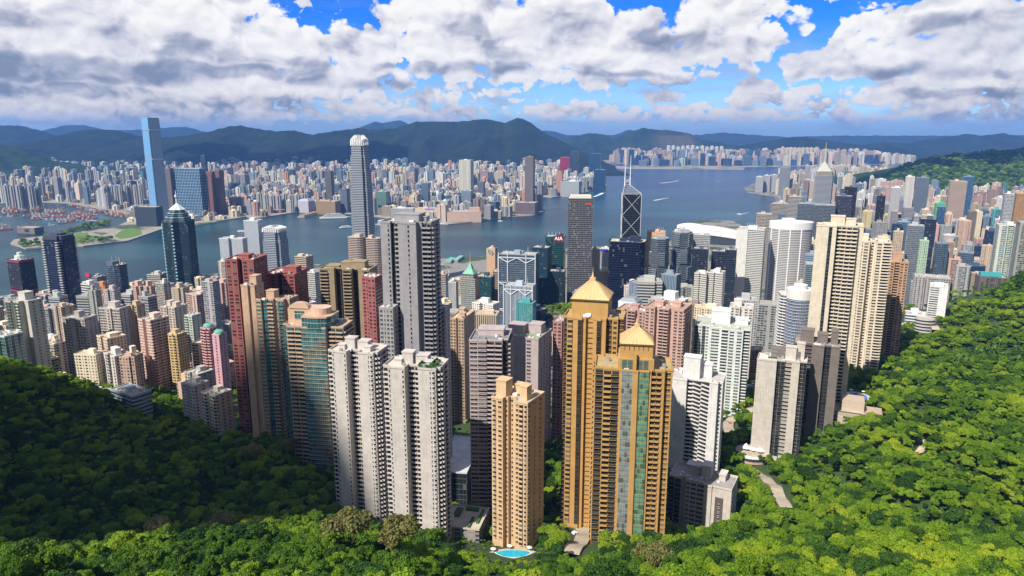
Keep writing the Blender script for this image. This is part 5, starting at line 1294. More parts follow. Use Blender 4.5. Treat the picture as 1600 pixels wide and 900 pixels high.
# ---- Central
mid('beige slat fronted office block beside the ferris wheel', 684, 700, 428, 1500, 'band', (.5, .40, .3), rot=-16, name='office_block', cat='office block', base=8)
mid('white office tower with corner fins by the ferris wheel', 700, 716, 440, 1300, 'vert', (.6, .6, .6), rot=-16, name='office_block', cat='office block', base=12)
mid('grey office tower crowned with a green copper pyramid roof', 720, 750, 434, 1300, 'grid', (.34, .33, .29), (.10, .14, .14), rot=-20, name='office_tower', cat=OFF, base=12, house=0, extra=green_roof)
mid('dark teal glass office block beside the green roofed tower', 749, 773, 432, 1260, 'curt', (.03, .06, .07), (.02, .09, .11), rot=-20, name='office_tower', cat=OFF, base=12)
mid('slim orange brown bank tower with a green and blue sign at its top', 760, 777, 388, 1330, 'band', (.52, .34, .22), rot=-16, name='office_tower', cat=OFF, base=12, extra=sc_logo, sides=['wall', 'band', 'wall', 'band'])
mid('brown lower shoulder block of the slim bank tower', 770, 783, 424, 1300, 'band', (.36, .25, .18), rot=-16, name='office_block', cat='office block', base=12)
mid('steel trussed bank headquarters with white hangers across grey glass', 779, 842, 396, 1260, 'curt', (.25, .30, .36), (.05, .09, .14), rot=-14, name='office_tower', cat=OFF, base=15, ar=.45, extra=truss((.97, .72, .45, .2), 0, 0), house=2)
mid('silver grey glass block standing in front of the trussed bank', 787, 838, 445, 1130, 'vert', (.40, .45, .52), (.05, .07, .10), rot=-16, name='office_tower', cat=OFF, base=25, ar=.5, extra=truss((.96, .5), 0, 0))
mid('dark blue glass office tower between the trussed bank and the tower with the letters', 830, 862, 386, 1330, 'curt', (.03, .06, .10), (.02, .06, .10), rot=-20, name='office_tower', cat=OFF, base=15)
mid('dark green glass office tower that carries the lit letters on a red board', 852, 884, 369, 1390, 'curt', (.03, .08, .09), (.015, .07, .08), rot=-12, name='office_tower', cat=OFF, base=15, extra=aia, house=0, group='glass towers of the business district')
mid('lower dark glass block in front of the tower with the letters', 858, 884, 423, 1300, 'curt', (.04, .06, .08), (.02, .045, .06), rot=-12, name='office_tower', cat=OFF, base=18, group='glass towers of the business district')
mid('square grey office tower wrapped in an even steel grid', 888, 927, 309, 1375, M['ckc'] if 'ckc' in M else 'grid', (.15, .15, .155), (.02, .02, .025), rot=-4, name='office_tower', cat=OFF, base=20, house=0, ar=1.0, roofc=(.6, .56, .5),
    extra=lambda root, H, sc, poly, gz: ([box_part(root, 'roof_rail', (0, 0, H, max(p[0] for p in poly) * 1.7, max(p[0] for p in poly) * 1.7, 5), (.6, .58, .5))], box_part(root, 'logo', (max(p[0] for p in poly) * .6, min(p[1] for p in poly) - .3, H - 12, 9, .5, 4), (.5, .03, .03))))
# angular bank tower with two masts
boc()
mid('dark navy glass office tower in front of the angular bank tower', 952, 1012, 376, 1160, 'curt', (.012, .02, .05), (.008, .014, .04), rot=-12, name='office_tower', cat=OFF, base=40, house=2, ar=.8, plan=[(-18, -12), (14, -14), (18, -10), (20, 12), (-18, 12)], roofc=(.5, .42, .33))
mid('white gridded block with a blue roof sign behind the golden pyramid', 936, 956, 388, 1500, 'vert', (.66, .66, .66), rot=-20, name='office_block', cat='office block', base=10, extra=lambda root, H, sc, poly, gz: box_part(root, 'sign', (0, min(p[1] for p in poly) - .5, H - 5, 16, 1, 5), (.05, .03, .4)))
mid('tan slab seen edge on between the steel grid tower and the white gridded block', 924, 938, 390, 1450, 'wall', (.42, .33, .26), rot=-20, name='office_block', cat='office block', base=10)
mid('small white hip roofed block behind the golden pyramid', 966, 1003, 470, 880, 'wall', (.62, .66, .66), rot=-28, name='office_block', cat='office block', base=120, house=0, ar=.9, extra=lambda root, H, sc, poly, gz: hip(root, H, poly, (.25, .27, .30), 5))
mid('tan office tower with an aerial rack on its roof', 1011, 1040, 362, 1500, 'wall', (.55, .36, .20), rot=-12, name='office_tower', cat=OFF, base=15, extra=lambda root, H, sc, poly, gz: [mast(x, 0, 0, 10, .35)(root, H, 1, poly, gz) for x in range(-14, 15, 4)])
# twin towers with clasped glass boxes
lippo('left of the twin towers built of clasped grey glass boxes', 1017, 1046, 372, 1330)
lippo('right of the twin towers built of clasped grey glass boxes', 1051, 1082, 362, 1360)
mid('grey white office tower with a red logo behind the clasped glass towers', 1054, 1078, 360, 1560, 'grid', (.45, .45, .47), SLATE, rot=-12, name='office_tower', cat=OFF, base=10)
mid('pale office block with a green terrace beside the wave roofed hall', 1082, 1110, 366, 1600, 'grid', (.5, .5, .5), (.05, .07, .1), rot=-12, name='office_block', cat='office block', base=10)
for d in [('dark slate office block right of the clasped glass towers', 1083, 1108, 388, 1480), ('dark navy office block behind the white park side pair', 1112, 1136, 392, 1500), ('dark slender office tower left of the striped white tower', 1133, 1152, 390, 1480)]:
    mid(d[0], d[1], d[2], d[3], d[4], 'curt', (.07, .08, .10), (.015, .025, .045), rot=-20, name='office_tower', cat=OFF, base=15, group='dark office blocks behind the park')
for d in [('white apartment slab, left of the pair at the park', 1085, 1108, 426), ('white apartment slab, right of the pair at the park', 1106, 1134, 425)]:
    mid(d[0], d[1], d[2], d[3], 1240, 'band', (.64, .62, .57), (.16, .15, .14), rot=-26, base=60, plan=notch_plan(20, 20, 4, 3), house=2, group='white slabs at the park')
mid('striped white and grey hotel tower beside the elliptical one', 1151, 1198, 357, 1560, 'band', (.62, .61, .58), (.10, .11, .11), plan=notch_plan(34, 28, 6, 1), rot=-24, name='hotel_tower', cat='hotel tower', base=15, house=1, sides=['wall'] + ['band'] * 11, extra=lambda root, H, sc, poly, gz: [mast(x, 0, 4, 9, .5)(root, H, 1, poly, gz) for x in range(-10, 11, 5)])
mid('large elliptical hotel tower with white bands and a broad white top ring', 1203, 1271, 347, 1600, 'band', (.55, .55, .54), (.12, .12, .12), plan=[(24 * math.cos(R(t)), 17 * math.sin(R(t))) for t in range(0, 360, 10)], rot=-8, name='hotel_tower', cat='hotel tower', base=15, house=1, extra=ring, rim=0)
mid('beige brick office tower left of the elliptical hotel', 1182, 1206, 334, 1900, 'grid', (.42, .36, .30), DG, rot=-20, name='office_tower', cat=OFF, base=8)
mid('blue grey mirrored block at the foot of the elliptical hotel', 1257, 1290, 412, 1400, 'curt', (.3, .35, .38), (.08, .14, .17), rot=-16, name='office_block', cat='office block', base=40)
# round white tower with blue balconies
bow = [(10.5 * math.cos(R(t)), 10.5 * math.sin(R(t))) for t in range(-170, -5, 15)]
near_tower('round fronted white apartment tower with blue balconies and a white ring roof', 1217, 1278, 462, 660, [(-15, 2)] + bow + [(15, 2), (15, 11), (-15, 11)], ['bb'] + ['t'] * (len(bow) - 1) + ['bb', 'R', 'B', 'L'], (.66, .64, .62), ('*b', '*b'), glass=(.05, .11, .24), rot=-10, houses=[(0, 2, 12, 9, 6)], base=120, rooftint=(.5, .42, .33),
           extra=lambda root, H, sc, poly, gz: rtop(root, H, sc))
near_tower('small white banded block left of the round fronted tower', 1212, 1232, 486, 700, *front_plan([(8, 0, '*b')], 10), tint=(.55, .5, .46), rot=-10, base=120, cap=30)
# east side blocks above the wood
near_tower('grey concrete slab block with small windows beside the white one', 1428, 1486, 432, 1010, *front_plan([(7, 0, 'vvv'), (2, 3, '.'), (14, 1, '*w')], 16), tint=(.34, .32, .32), side=('*ww', '*ww'), rot=-26, base=150, cap=40)
near_tower('white slender apartment block with dark window slots at the edge of the wood', 1453, 1482, 446, 890, *front_plan([(8, 0, 'Ws')], 9), tint=(.66, .66, .66), side=('s', '*W'), rot=-30, base=160, cap=40, houses=[(0, 0, 4, 4, 3)])
near_tower('charcoal apartment block wrapped in scaffolding with teal netting on its roof', 1524, 1575, 432, 1000, *front_plan([(7, 0, 'ww'), (4, 2, 'w'), (7, 0, 'ww')], 14), tint=(.14, .125, .125), side=('*ww', '*ww'), rot=-20, base=160, cap=40, extra=lambda root, H, sc, poly, gz: box_part(root, 'netting', (-2, 0, H + 1, 26, 12, 5), (.05, .32, .33)))
mid('white and mint striped apartment tower at the right edge', 1556, 1600, 352, 1150, 'bal', (.55, .58, .50), TEAL, plan=notch_plan(18, 14, 4, 3), rot=-24, base=140, house=2)
mid('black and white balconied tower cut by the right edge', 1588, 1640, 348, 1080, 'bal', (.30, .31, .28), rot=-24, base=140, plan=notch_plan(18, 14, 4, 3))
mid('low white villa block beside the curving road', 1414, 1452, 490, 930, 'band', (.6, .6, .64), rot=-26, base=150, name='apartment_block', cat='apartment block')
mid('curved white car park under the white slender block', 1430, 1462, 498, 860, 'band', (.5, .46, .42), rot=-26, base=163, name='apartment_block', cat='apartment block', plan=[(10 * math.cos(R(t)), 7 * math.sin(R(t))) for t in range(0, 360, 24)], house=0)
# ---- further east landmarks
mid('tall office tower with a gold edged pyramid top and a long mast', 1273, 1303, 274, 2430, 'band', (.36, .37, .40), (.06, .08, .11), plan=[(-22, -8), (-18, -14), (18, -14), (22, -8), (4, 22), (-4, 22)], rot=-10, name='office_tower', cat=OFF, base=5, house=0, extra=plaza)
for d in [('dark glass office tower with a white grid, right of the gold pyramid tower', 1306, 1332, 306, 2000, 'curt', (.10, .11, .14), (.03, .04, .07)), ('black glass office tower above the grey grid one', 1320, 1340, 292, 2150, 'curt', (.05, .05, .06), (.015, .02, .03)),
          ('curved grey banded office tower beside the elliptical hotel', 1232, 1254, 307, 2150, 'band', (.38, .36, .33), DG), ('blue grey mirrored office block behind the elliptical hotel', 1247, 1275, 318, 2050, 'curt', (.20, .24, .30), (.09, .12, .16)),
          ('wide blue grey mirrored office block left of the cream tower', 1272, 1306, 320, 2000, 'curt', (.20, .24, .28), (.08, .11, .14)), ('low tan banded office block at the shore', 1206, 1234, 318, 2250, 'band', (.36, .32, .27), DG)]:
    mid(d[0], d[1], d[2], d[3], d[4], d[5], d[6], d[7], rot=-24, name='office_tower', cat=OFF, base=5, group='office towers of the eastern business strip')
east = [('slim white twin slab tower rising alone in the eastern city', 1392, 1408, 293, 2300, 'vert', (.66, .64, .64), DG), ('dark blue grey slab office tower in the middle of the eastern city', 1431, 1453, 278, 2700, 'band', (.16, .19, .24), (.03, .05, .08)),
        ('beige banded stepped tower in the middle of the eastern city', 1483, 1512, 283, 2600, 'band', (.46, .36, .29), (.12, .09, .08)), ('blue glass office tower with a white roof and aerial', 1504, 1523, 276, 2750, 'curt', (.12, .22, .34), (.03, .11, .24)),
        ('tall black office tower left of the slim white one', 1370, 1384, 306, 2200, 'curt', (.05, .05, .06), (.02, .02, .03)), ('white tall residential tower on the far side of the eastern city', 1415, 1430, 276, 3000, 'res', (.62, .58, .54), DG),
        ('orange striped apartment tower at the right edge of the eastern city', 1586, 1606, 302, 1900, 'vert', (.55, .30, .12), DG), ('grey white framed office block near the right edge', 1568, 1588, 303, 2000, 'grid', (.5, .5, .52), DG),
        ('blue grey mirrored office block with a white top in the eastern city', 1418, 1445, 352, 1500, 'curt', (.34, .38, .42), (.14, .18, .22)), ('round green topped apartment tower below the mirrored block', 1436, 1452, 376, 1350, 'res', (.36, .5, .36), DG),
        ('tan apartment tower beside the cream twin wing tower', 1396, 1412, 362, 1450, 'res', (.52, .40, .28), DG), ('navy glass office block with curved top in the eastern city', 1437, 1464, 342, 1700, 'curt', (.05, .07, .11), (.02, .03, .06)),
        ('green tower wrapped in netting with a cyan sign', 1461, 1478, 318, 2150, 'wall', (.05, .35, .16), DG), ('blue glass lower office block beside the netted green tower', 1464, 1478, 323, 2100, 'curt', (.1, .2, .35), (.03, .09, .2))]
for d in east:
    mid(d[0], d[1], d[2], d[3], d[4], d[5], d[6], d[7], rot=-24, name='office_tower' if d[5] in ('curt', 'grid', 'band') else 'apartment_tower', cat=OFF if d[5] in ('curt', 'grid', 'band') else 'apartment tower', base=6, group='tall towers of the eastern city')

# ---- wave roofed hall on the water
hall()
# ferris wheel
wheel()
# ---- across the harbour
M['hotelglass'] = facade('blue_hotel_glass', 14.0, 9.0, .80, .90, metal=.1, rough=.25, curtain=0, spread=.5)
M['icc'] = facade('blue_mirror_glass', 4.2, 1.6, .96, .86, metal=.35, rough=.12, curtain=0, spread=.10)
icc()
mid('wide blue glass hotel tower with pale vertical lines beside the tallest mirrored tower', 271, 320, 263, 3600, 'hotelglass', (.30, .42, .52), (.012, .055, .12), rot=-14, name='hotel_tower', cat='hotel tower', base=6, ar=.3, house=0, group='towers above the western station')
mid('brown apartment tower between the mirrored tower and the blue hotel', 254, 272, 263, 3600, 'vert', (.22, .18, .18), (.06, .05, .06), rot=-14, base=6, group='towers above the western station')
mid('red brown apartment tower right of the blue hotel, left half', 321, 336, 268, 3600, 'vert', (.30, .14, .11), (.05, .03, .03), rot=-14, base=6, group='towers above the western station')
mid('red brown apartment tower right of the blue hotel, right half', 335, 349, 266, 3600, 'vert', (.28, .14, .12), (.05, .03, .03), rot=-34, base=6, group='towers above the western station')
mid('dark podium building under the tallest mirrored tower', 210, 254, 323, 3150, 'wall', (.035, .045, .06), rot=-8, name='podium_building', cat='building', base=4, ar=.5, house=0)
mid('dark slim tower with a slanted top behind the blue hotel', 313, 323, 243, 4200, 'curt', (.08, .1, .15), (.03, .05, .09), rot=-10, name='office_tower', cat=OFF, base=6)
mid('brown block museum on the end of the western spit', 26, 68, 355, 2950, 'wall', (.20, .16, .15), rot=-14, name='museum', cat='museum', base=4, ar=.5, house=0, extra=lambda root, H, sc, poly, gz: box_part(root, 'window', (6, min(p[1] for p in poly) - .4, 3, 22, 1, H - 8), (.02, .03, .06)))
mid('small tower with a brown ribbed gable roof in front of the water', 67, 103, 384, 1195, 'curt', (.03, .04, .08), (.012, .02, .05), rot=-14, name='office_tower', cat=OFF, base=15, house=0, extra=ribs)
for d in [('tall narrow dark tower with a gold edge across the harbour', 507, 521, 267, 3900, 'vert', (.16, .15, .14), (.03, .04, .06)), ('blue grey slab tower right behind the silver harbour tower', 531, 546, 295, 3700, 'band', (.16, .18, .24), DG),
          ('green glass office block right of the silver harbour tower', 586, 609, 299, 3640, 'curt', (.25, .35, .30), (.10, .22, .18)), ('pale twin slab tower, tallest of the southern peninsula', 717, 740, 250, 4100, 'res2', (.55, .54, .46), (.2, .2, .18)),
          ('dark blue glass tower with rounded top at the peninsula tip', 658, 672, 286, 3850, 'curt', (.20, .26, .34), (.08, .14, .22)), ('dark brown slim tower at the peninsula tip', 820, 836, 245, 3720, 'vert', (.22, .19, .18), (.05, .05, .06)),
          ('brown stepped hotel block below the slim dark tower', 805, 842, 316, 3640, 'grid', (.20, .13, .14), (.07, .06, .08)), ('grey blue octagonal tower at the peninsula tip', 720, 740, 298, 3800, 'vert', (.25, .30, .36), (.05, .08, .12)),
          ('dark slim tower right of the octagonal one', 746, 758, 284, 3950, 'vert', (.15, .17, .22), (.04, .05, .08)), ('teal glass block by the eastern shore of the peninsula', 692, 706, 306, 3900, 'curt', (.05, .2, .24), (.03, .14, .18)),
          ('red and blue glass office block on the far eastern shore', 875, 892, 246, 6400, 'curt', (.4, .02, .06), (.35, .02, .06)), ('dark blue office slab on the far eastern shore', 920, 940, 240, 6100, 'curt', (.03, .10, .2), (.015, .06, .14)),
          ('dark blue office block standing low at the eastern water', 928, 947, 265, 5000, 'curt', (.03, .10, .2), (.015, .06, .14)), ('pale white stepped block on the eastern peninsula shore', 876, 909, 283, 4700, 'band', (.6, .62, .62), DG),
          ('brick brown apartment tower on the eastern peninsula shore', 869, 880, 268, 4700, 'wall', (.38, .2, .13), DG), ('dark slab tower above the dark red block on the eastern shore', 891, 905, 236, 6300, 'curt', (.06, .09, .14), (.03, .05, .08))]:
    mid(d[0], d[1], d[2], d[3], d[4], d[5], d[6], d[7], rot=-16, name='office_tower' if d[5] in ('curt', 'grid', 'band') else 'apartment_tower', cat=OFF if d[5] in ('curt', 'grid', 'band') else 'apartment tower', base=4, group='landmark towers across the harbour')
mid('pink windowless cultural hall with a sloping end at the peninsula tip', 698, 752, 330, 3330, 'wall', (.52, .37, .30), rot=6, name='cultural_hall', cat='hall', base=4, ar=.4, house=0, extra=lambda root, H, sc, poly, gz: box_part(root, 'stage_tower', (max(p[0] for p in poly) * .62, 0, H, max(p[0] for p in poly) * .6, 30, 18), (.52, .37, .30), 'wall'))
mid('cream shopping block with a violet sign at the peninsula tip', 648, 686, 325, 3400, 'wall', (.55, .44, .28), rot=-6, name='shopping_block', cat='building', base=4, ar=.5, house=2, extra=lambda root, H, sc, poly, gz: box_part(root, 'sign', (18, min(p[1] for p in poly) - .6, H - 6, 46, 1, 7), (.25, .18, .55)))
mid('white shopping block left of the cream one at the peninsula tip', 610, 650, 325, 3420, 'band', (.6, .58, .56), rot=-6, name='shopping_block', cat='building', base=4, ar=.5, house=2)
mid('violet grey station hall with folded roof on the reclaimed shore', 465, 492, 314, 3740, 'wall', (.42, .40, .46), rot=-20, name='station_hall', cat='hall', base=4, ar=.9, house=0, extra=lambda root, H, sc, poly, gz: hip(root, H, poly, (.35, .35, .45), 12))
mid('brown gold shopping block on the reclaimed shore', 493, 532, 314, 3660, 'grid', (.40, .27, .15), (.18, .12, .06), rot=-16, name='shopping_block', cat='building', base=4, ar=.5, house=1)
for d in [('white slab apartment tower at the tip of the eastern point', 1181, 1194, 276, 4950), ('white slab apartment tower, second from the tip of the eastern point', 1193, 1205, 274, 5000), ('white slab apartment tower, third from the tip of the eastern point', 1204, 1216, 273, 5000), ('pale grey slab apartment tower in the row on the eastern point', 1215, 1227, 272, 4900),
          ('dark grey glass tower behind the row on the eastern point', 1219, 1236, 262, 4500)]:
    mid(d[0], d[1], d[2], d[3], d[4], 'vert' if 'white' in d[0] else 'res', (.56, .56, .56) if 'white' in d[0] else (.2, .21, .24), DG, rot=-24, base=5, group='row of slabs on the eastern point')

# ------------------------------------------------------------------ roads, pools, podiums and terraces between the towers
M['paving'] = plain('pale_paving', (.42, .36, .28), .9, noise=.3, scale=.3)
M['asphalt'] = plain('asphalt', (.09, .09, .09), .9, noise=.3, scale=.3)
M['rock'] = plain('bare_rock', (.45, .36, .24), .95, noise=.4, scale=.5)
def pool_mat():
    m, t, b = new_mat('pool_water'); c = t.mix(t.noise(gpos(t), .6, 3, .6), (.0, .28, .42), (.03, .45, .60)); t.put(b.inputs['Base Color'], c); b.inputs['Roughness'].default_value = .08; return m
M['pool'] = pool_mat()
M['pooldeep'] = plain('deep_pool_water', (.0, .12, .55), .1, noise=.2)
def gp(px, py, Y0=150, Y1=1500):
    """where the line of sight of a photo pixel meets the hillside"""
    a = Y0
    prev = None
    while a < Y1:
        p = P(px, py, a)
        if p.z < ground(p.x, p.y): break
        a += 8
    lo, hi = a - 8, a
    for _ in range(12):
        mdl = (lo + hi) / 2; p = P(px, py, mdl)
        if p.z < ground(p.x, p.y): hi = mdl
        else: lo = mdl
    p = P(px, py, lo); return Vector((p.x, p.y, ground(p.x, p.y)))
def road(name, pts, width, mat, label, kind='structure', kerb=True):
    c = [gp(*q) for q in pts]; fine = []
    for i in range(len(c) - 1):                          # Catmull-Rom through the points
        p0, p1, p2, p3 = c[max(i - 1, 0)], c[i], c[i + 1], c[min(i + 2, len(c) - 1)]
        for k in range(8):
            t = k / 8; fine.append(.5 * ((2 * p1) + (p2 - p0) * t + (2 * p0 - 5 * p1 + 4 * p2 - p3) * t * t + (-p0 + 3 * p1 - 3 * p2 + p3) * t ** 3))
    fine.append(c[-1]); ROADS.append(([(p.x, p.y) for p in fine], width / 2)); mb = MB((.5, .48, .44)); rows = []
    for i, p in enumerate(fine):
        d = (fine[min(i + 1, len(fine) - 1)] - fine[max(i - 1, 0)]); n = Vector((-d.y, d.x, 0)).normalized()
        z = max(ground(p.x + n.x * s_ * width / 2, p.y + n.y * s_ * width / 2) for s_ in (-1, 0, 1)) + .6
        rows.append((Vector((p.x, p.y, z)) - n * width / 2, Vector((p.x, p.y, z)) + n * width / 2))
    for (a, b), (e, f) in zip(rows[:-1], rows[1:]):
        mb.face([b, a, e, f], mat)
        for u, v in ((a, e), (b, f)):
            lo = Vector((0, 0, -6)); up = Vector((0, 0, .9))
            mb.face([u + lo, v + lo, v + up, u + up], M['paint']); mb.face([v + lo, u + lo, u + up, v + up], M['paint'])
    o = mb.build(name); tag(o, label, kind=kind); return o
road('road', [(1190, 640), (1160, 650), (1142, 660), (1137, 670), (1142, 684), (1156, 678)], 9, M['paving'], 'pale winding road between the white towers and the grey slabs')
road('road', [(1152, 738), (1178, 742), (1200, 758), (1218, 780), (1228, 795)], 8, M['paving'], 'pale road below the blank walled grey slab')
road('road', [(1398, 520), (1408, 508), (1430, 503), (1452, 512), (1462, 520)], 9, M['paving'], 'curving road beside the white block on the east slope')
road('road', [(903, 818), (911, 834), (908, 850), (898, 862), (892, 874)], 9, M['paving'], 'paved driveway at the foot of the golden towers')
road('road', [(850, 690), (880, 694), (905, 690)], 8, M['asphalt'], 'dark street seen between the tan and golden towers')
def ellipse_px(cx, cy, rx, ry, n=20): return [(cx + rx * math.cos(R(t * 360 / n)), cy + ry * math.sin(R(t * 360 / n))) for t in range(n)]
def pool(px, py, rx, ry, deck, label, mat, clear, rot=0.0):
    c = gp(px, py); root = empty('swimming_pool', (c.x, c.y, c.z + 1.2), rot); tag(root, label, 'swimming pool')
    mb = MB((.52, .42, .32)); e = [(deck * rx * math.cos(R(t)), deck * ry * math.sin(R(t))) for t in range(0, 360, 18)]; q = [(rx * math.cos(R(t)) * (1 + .12 * math.sin(R(3 * t))), ry * math.sin(R(t))) for t in range(0, 360, 18)]
    mb.prism(e, -7, 0, M['paint'], M['paving']); mb.build('deck', root)
    mb = MB((.7, .68, .64)); mb.prism(inset(q, 1.08), 0, .12, M['paint'], M['paint']); mb.build('edge', root)
    mb = MB(); mb.prism(q, .05, .16, mat, mat); mb.build('pool_water', root)
    POOLS.append((c.x, c.y, clear)); L = math.hypot(c.x, c.y); POOLS.append((c.x * (1 - clear * 1.2 / L), c.y * (1 - clear * 1.2 / L), clear * .8))
    for k in range(3):
        a = R(40 + k * 60); mb = MB((.72, .7, .68)); x, y = deck * rx * .86 * math.cos(a), deck * ry * .86 * math.sin(a)
        mb.bar((x, y, 0), (x, y, 2.3), .06, M['paint'], 5)
        for i in range(8): A, B = R(i * 45), R(i * 45 + 45); mb.face([(x + 1.7 * math.cos(A), y + 1.7 * math.sin(A), 2.2), (x + 1.7 * math.cos(B), y + 1.7 * math.sin(B), 2.2), (x, y, 2.9)], M['paint'])
        tag(mb.build('parasol', loc=(c.x, c.y, c.z + 1.2)), 'white parasol beside the ' + label.split(' beside')[0].split(' at ')[0].split(' below')[0], 'parasol', 'poolside parasols')
pool(802, 868, 9.5, 3.6, 1.5, 'turquoise swimming pool at the foot of the slim tan tower', M['pool'], 13)
pool(1166, 606, 7, 4.5, 1.9, 'small round blue pool below the dark balconied white tower', M['pooldeep'], 14)
pool(1342, 622, 7, 9, 1.5, 'deep blue pool behind the tallest cream tower', M['pooldeep'], 14)
pool(1336, 543, 9, 6, 1.35, 'bright blue pool at the foot of the cream twin wing tower', M['pool'], 14)
def block(label, name, cat, px, py, w, d, h, tint, mat='wall', rot=-20, roofc=(.4, .38, .35), parts=(), group=None, sink=10, roofmat='rooft'):
    c = gp(px, py); root = empty(name, (c.x, c.y, c.z), R(rot)); tag(root, label, cat, group); FOOT.append((c.x, c.y, max(w, d) * .55))
    mb = MB(tint); mb.box(0, 0, -sink, h, w, d, M[mat], M['rooft'], tint=tint); mb.build('wall', root)
    mb = MB(roofc)
    for (x, y, ww, dd) in ((0, -d / 2, w + .4, .4), (0, d / 2, w + .4, .4), (-w / 2, 0, .4, d), (w / 2, 0, .4, d)): mb.box(x, y, h, h + 1.1, ww, dd, M['paint'])
    mb.box(0, 0, h, h + .25, w - .6, d - .6, M['paint'], M[roofmat]); mb.build('roof', root)
    for (nm, x, y, ww, dd, hh, tn) in parts:
        mb = MB(tn); mb.box(x, y, h + .2, h + hh, ww, dd, M['paint']); mb.build(nm, root)
    return root
G_ = (.045, .12, .02)
block('garden podium with hedges and a round court beside the nearer pale concrete tower', 'podium_building', 'podium', 728, 838, 24, 26, 13, (.30, .27, .25), 'res2', -12, (.48, .42, .34), [('planter', -6, 4, 4, 10, 1.5, G_), ('planter', 5, -6, 1.6, 12, 1.3, G_), ('planter', 9, 2, 1.6, 16, 1.3, G_), ('stair_house', -8, -7, 4, 5, 4, (.6, .55, .5)), ('planter', 2, 9, 8, 3, 1.6, G_)])
block('dark podium with a pale sheet metal roof between the grey and mauve towers', 'podium_building', 'podium', 720, 760, 22, 60, 26, (.07, .08, .09), 'curt', -8, (.52, .55, .58))
block('stepped beige podium under the tallest cream tower', 'podium_building', 'podium', 1322, 668, 24, 22, 15, (.50, .41, .32), 'res2', -24, (.44, .36, .30), [('terrace', 3, 4, 16, 14, 9, (.48, .38, .30)), ('planter', 0, -9, 20, 1.5, 1.2, G_)])
block('low pink brown podium beside the deep blue pool', 'podium_building', 'podium', 1352, 650, 22, 12, 5, (.48, .36, .28), 'wall', -24, (.44, .33, .26))
block('brown brick clubhouse beside the pool of the cream twin wing tower', 'podium_building', 'podium', 1352, 560, 20, 10, 5, (.38, .25, .16), 'wall', -24, (.42, .28, .2))
def tent():
    c = gp(1176, 718); root = empty('podium_building', (c.x, c.y, c.z)); tag(root, 'round podium with a white tent roof under the blank walled grey slab', 'podium'); FOOT.append((c.x, c.y, 13))
    e = [(13 * math.cos(R(t)), 11 * math.sin(R(t))) for t in range(0, 360, 15)]
    mb = MB((.46, .30, .24)); mb.prism(e, -10, 7, M['band'], M['paving']); mb.build('wall', root)
    mb = MB((.72, .72, .72)); mb.prism(inset(e, 1.03), 5.2, 7.4, M['paint'], None); mb.build('rim', root)
    for k in (0, 1, 2):
        mb = MB((.75, .75, .75)); x, y = -5 + k * 4.5, 2 - k * 2.5
        for i in range(10):
            A, B = R(i * 36), R(i * 36 + 36); mb.face([(x + 3.4 * math.cos(A), y + 3.4 * math.sin(A), 9), (x + 3.4 * math.cos(B), y + 3.4 * math.sin(B), 9), (x, y, 12.5)], M['paint'])
        mb.bar((x, y, 7), (x, y, 12), .2, M['paint'], 5); mb.build('tent', root)
tent()
def scar():
    a, b = gp(1437, 710), gp(1458, 690); n = 8; mb = MB(); rnd = random.Random(2); L = []; Rr = []
    for i in range(n + 1):
        p = a.lerp(b, i / n); w = 2.8 + rnd.uniform(-1, 1.4); L.append((p.x - w, p.y + rnd.uniform(-1, 1))); Rr.append((p.x + w, p.y + rnd.uniform(-1, 1)))
    for i in range(n):
        q = [L[i], Rr[i], Rr[i + 1], L[i + 1]]; mb.face([(x, y, ground(x, y) + 1.2) for x, y in q], M['rock'])
    o = mb.build('ground'); tag(o, 'bare pale scar on the wooded east slope', kind='structure'); ROADS.append(([(a.x, a.y), (b.x, b.y)], 1.5)); ROADS.append(([(a.x * .985, a.y * .985), (b.x * .985, b.y * .985)], 1))
scar()
def car(c, rot, tint, label, name='parked_car', cat='car', h=1.45, L=4.4, group='cars on the hillside roads'):
    root = empty(name, (c.x, c.y, c.z + .75), R(rot)); tag(root, label, cat, group); van_ = name == 'van'
    mb = MB(tint); mb.box(0, 0, .35, .95 if not van_ else 1.3, 1.8, L, M['paint'], bottom=True)
    r = [(-.78, -L * .22 if not van_ else -L * .36), (.78, -L * .22 if not van_ else -L * .36), (.78, L * .38), (-.78, L * .38)]; t = [(x * .85, y * .8) for x, y in r]; z0 = .95 if not van_ else 1.3
    for k in range(4): a, b, e, f = r[k], r[(k + 1) % 4], t[(k + 1) % 4], t[k]; mb.face([(*a, z0), (*b, z0), (*e, h), (*f, h)], M['glass'] if not van_ or k == 0 else M['paint'])
    mb.face([(*p, h) for p in t], M['paint']); mb.build('body', root)
    for x in (-.85, .85):
        for y in (-L * .3, L * .3): mb = MB((.02, .02, .02)); mb.bar((x - .1, y, .34), (x + .1, y, .34), .34, M['paint'], 10); mb.build('wheel', root)
car(gp(899, 838), 35, (.7, .7, .7), 'white van parked on the driveway of the golden towers', 'van', 'van', 2.2, 5.2, None)
car(gp(909, 847), 20, (.5, .03, .03), 'red car on the driveway of the golden towers')
car(gp(899, 861), -15, (.6, .6, .62), 'silver car lower down the driveway of the golden towers')
car(gp(1160, 740), 70, (.7, .7, .7), 'white car on the road below the blank walled slab')
car(gp(1196, 755), 40, (.05, .06, .1), 'dark car on the road below the blank walled slab')
car(gp(1141, 664), 20, (.6, .05, .04), 'red car on the winding road')
car(gp(1412, 507), 60, (.7, .7, .7), 'white car on the curving east slope road')
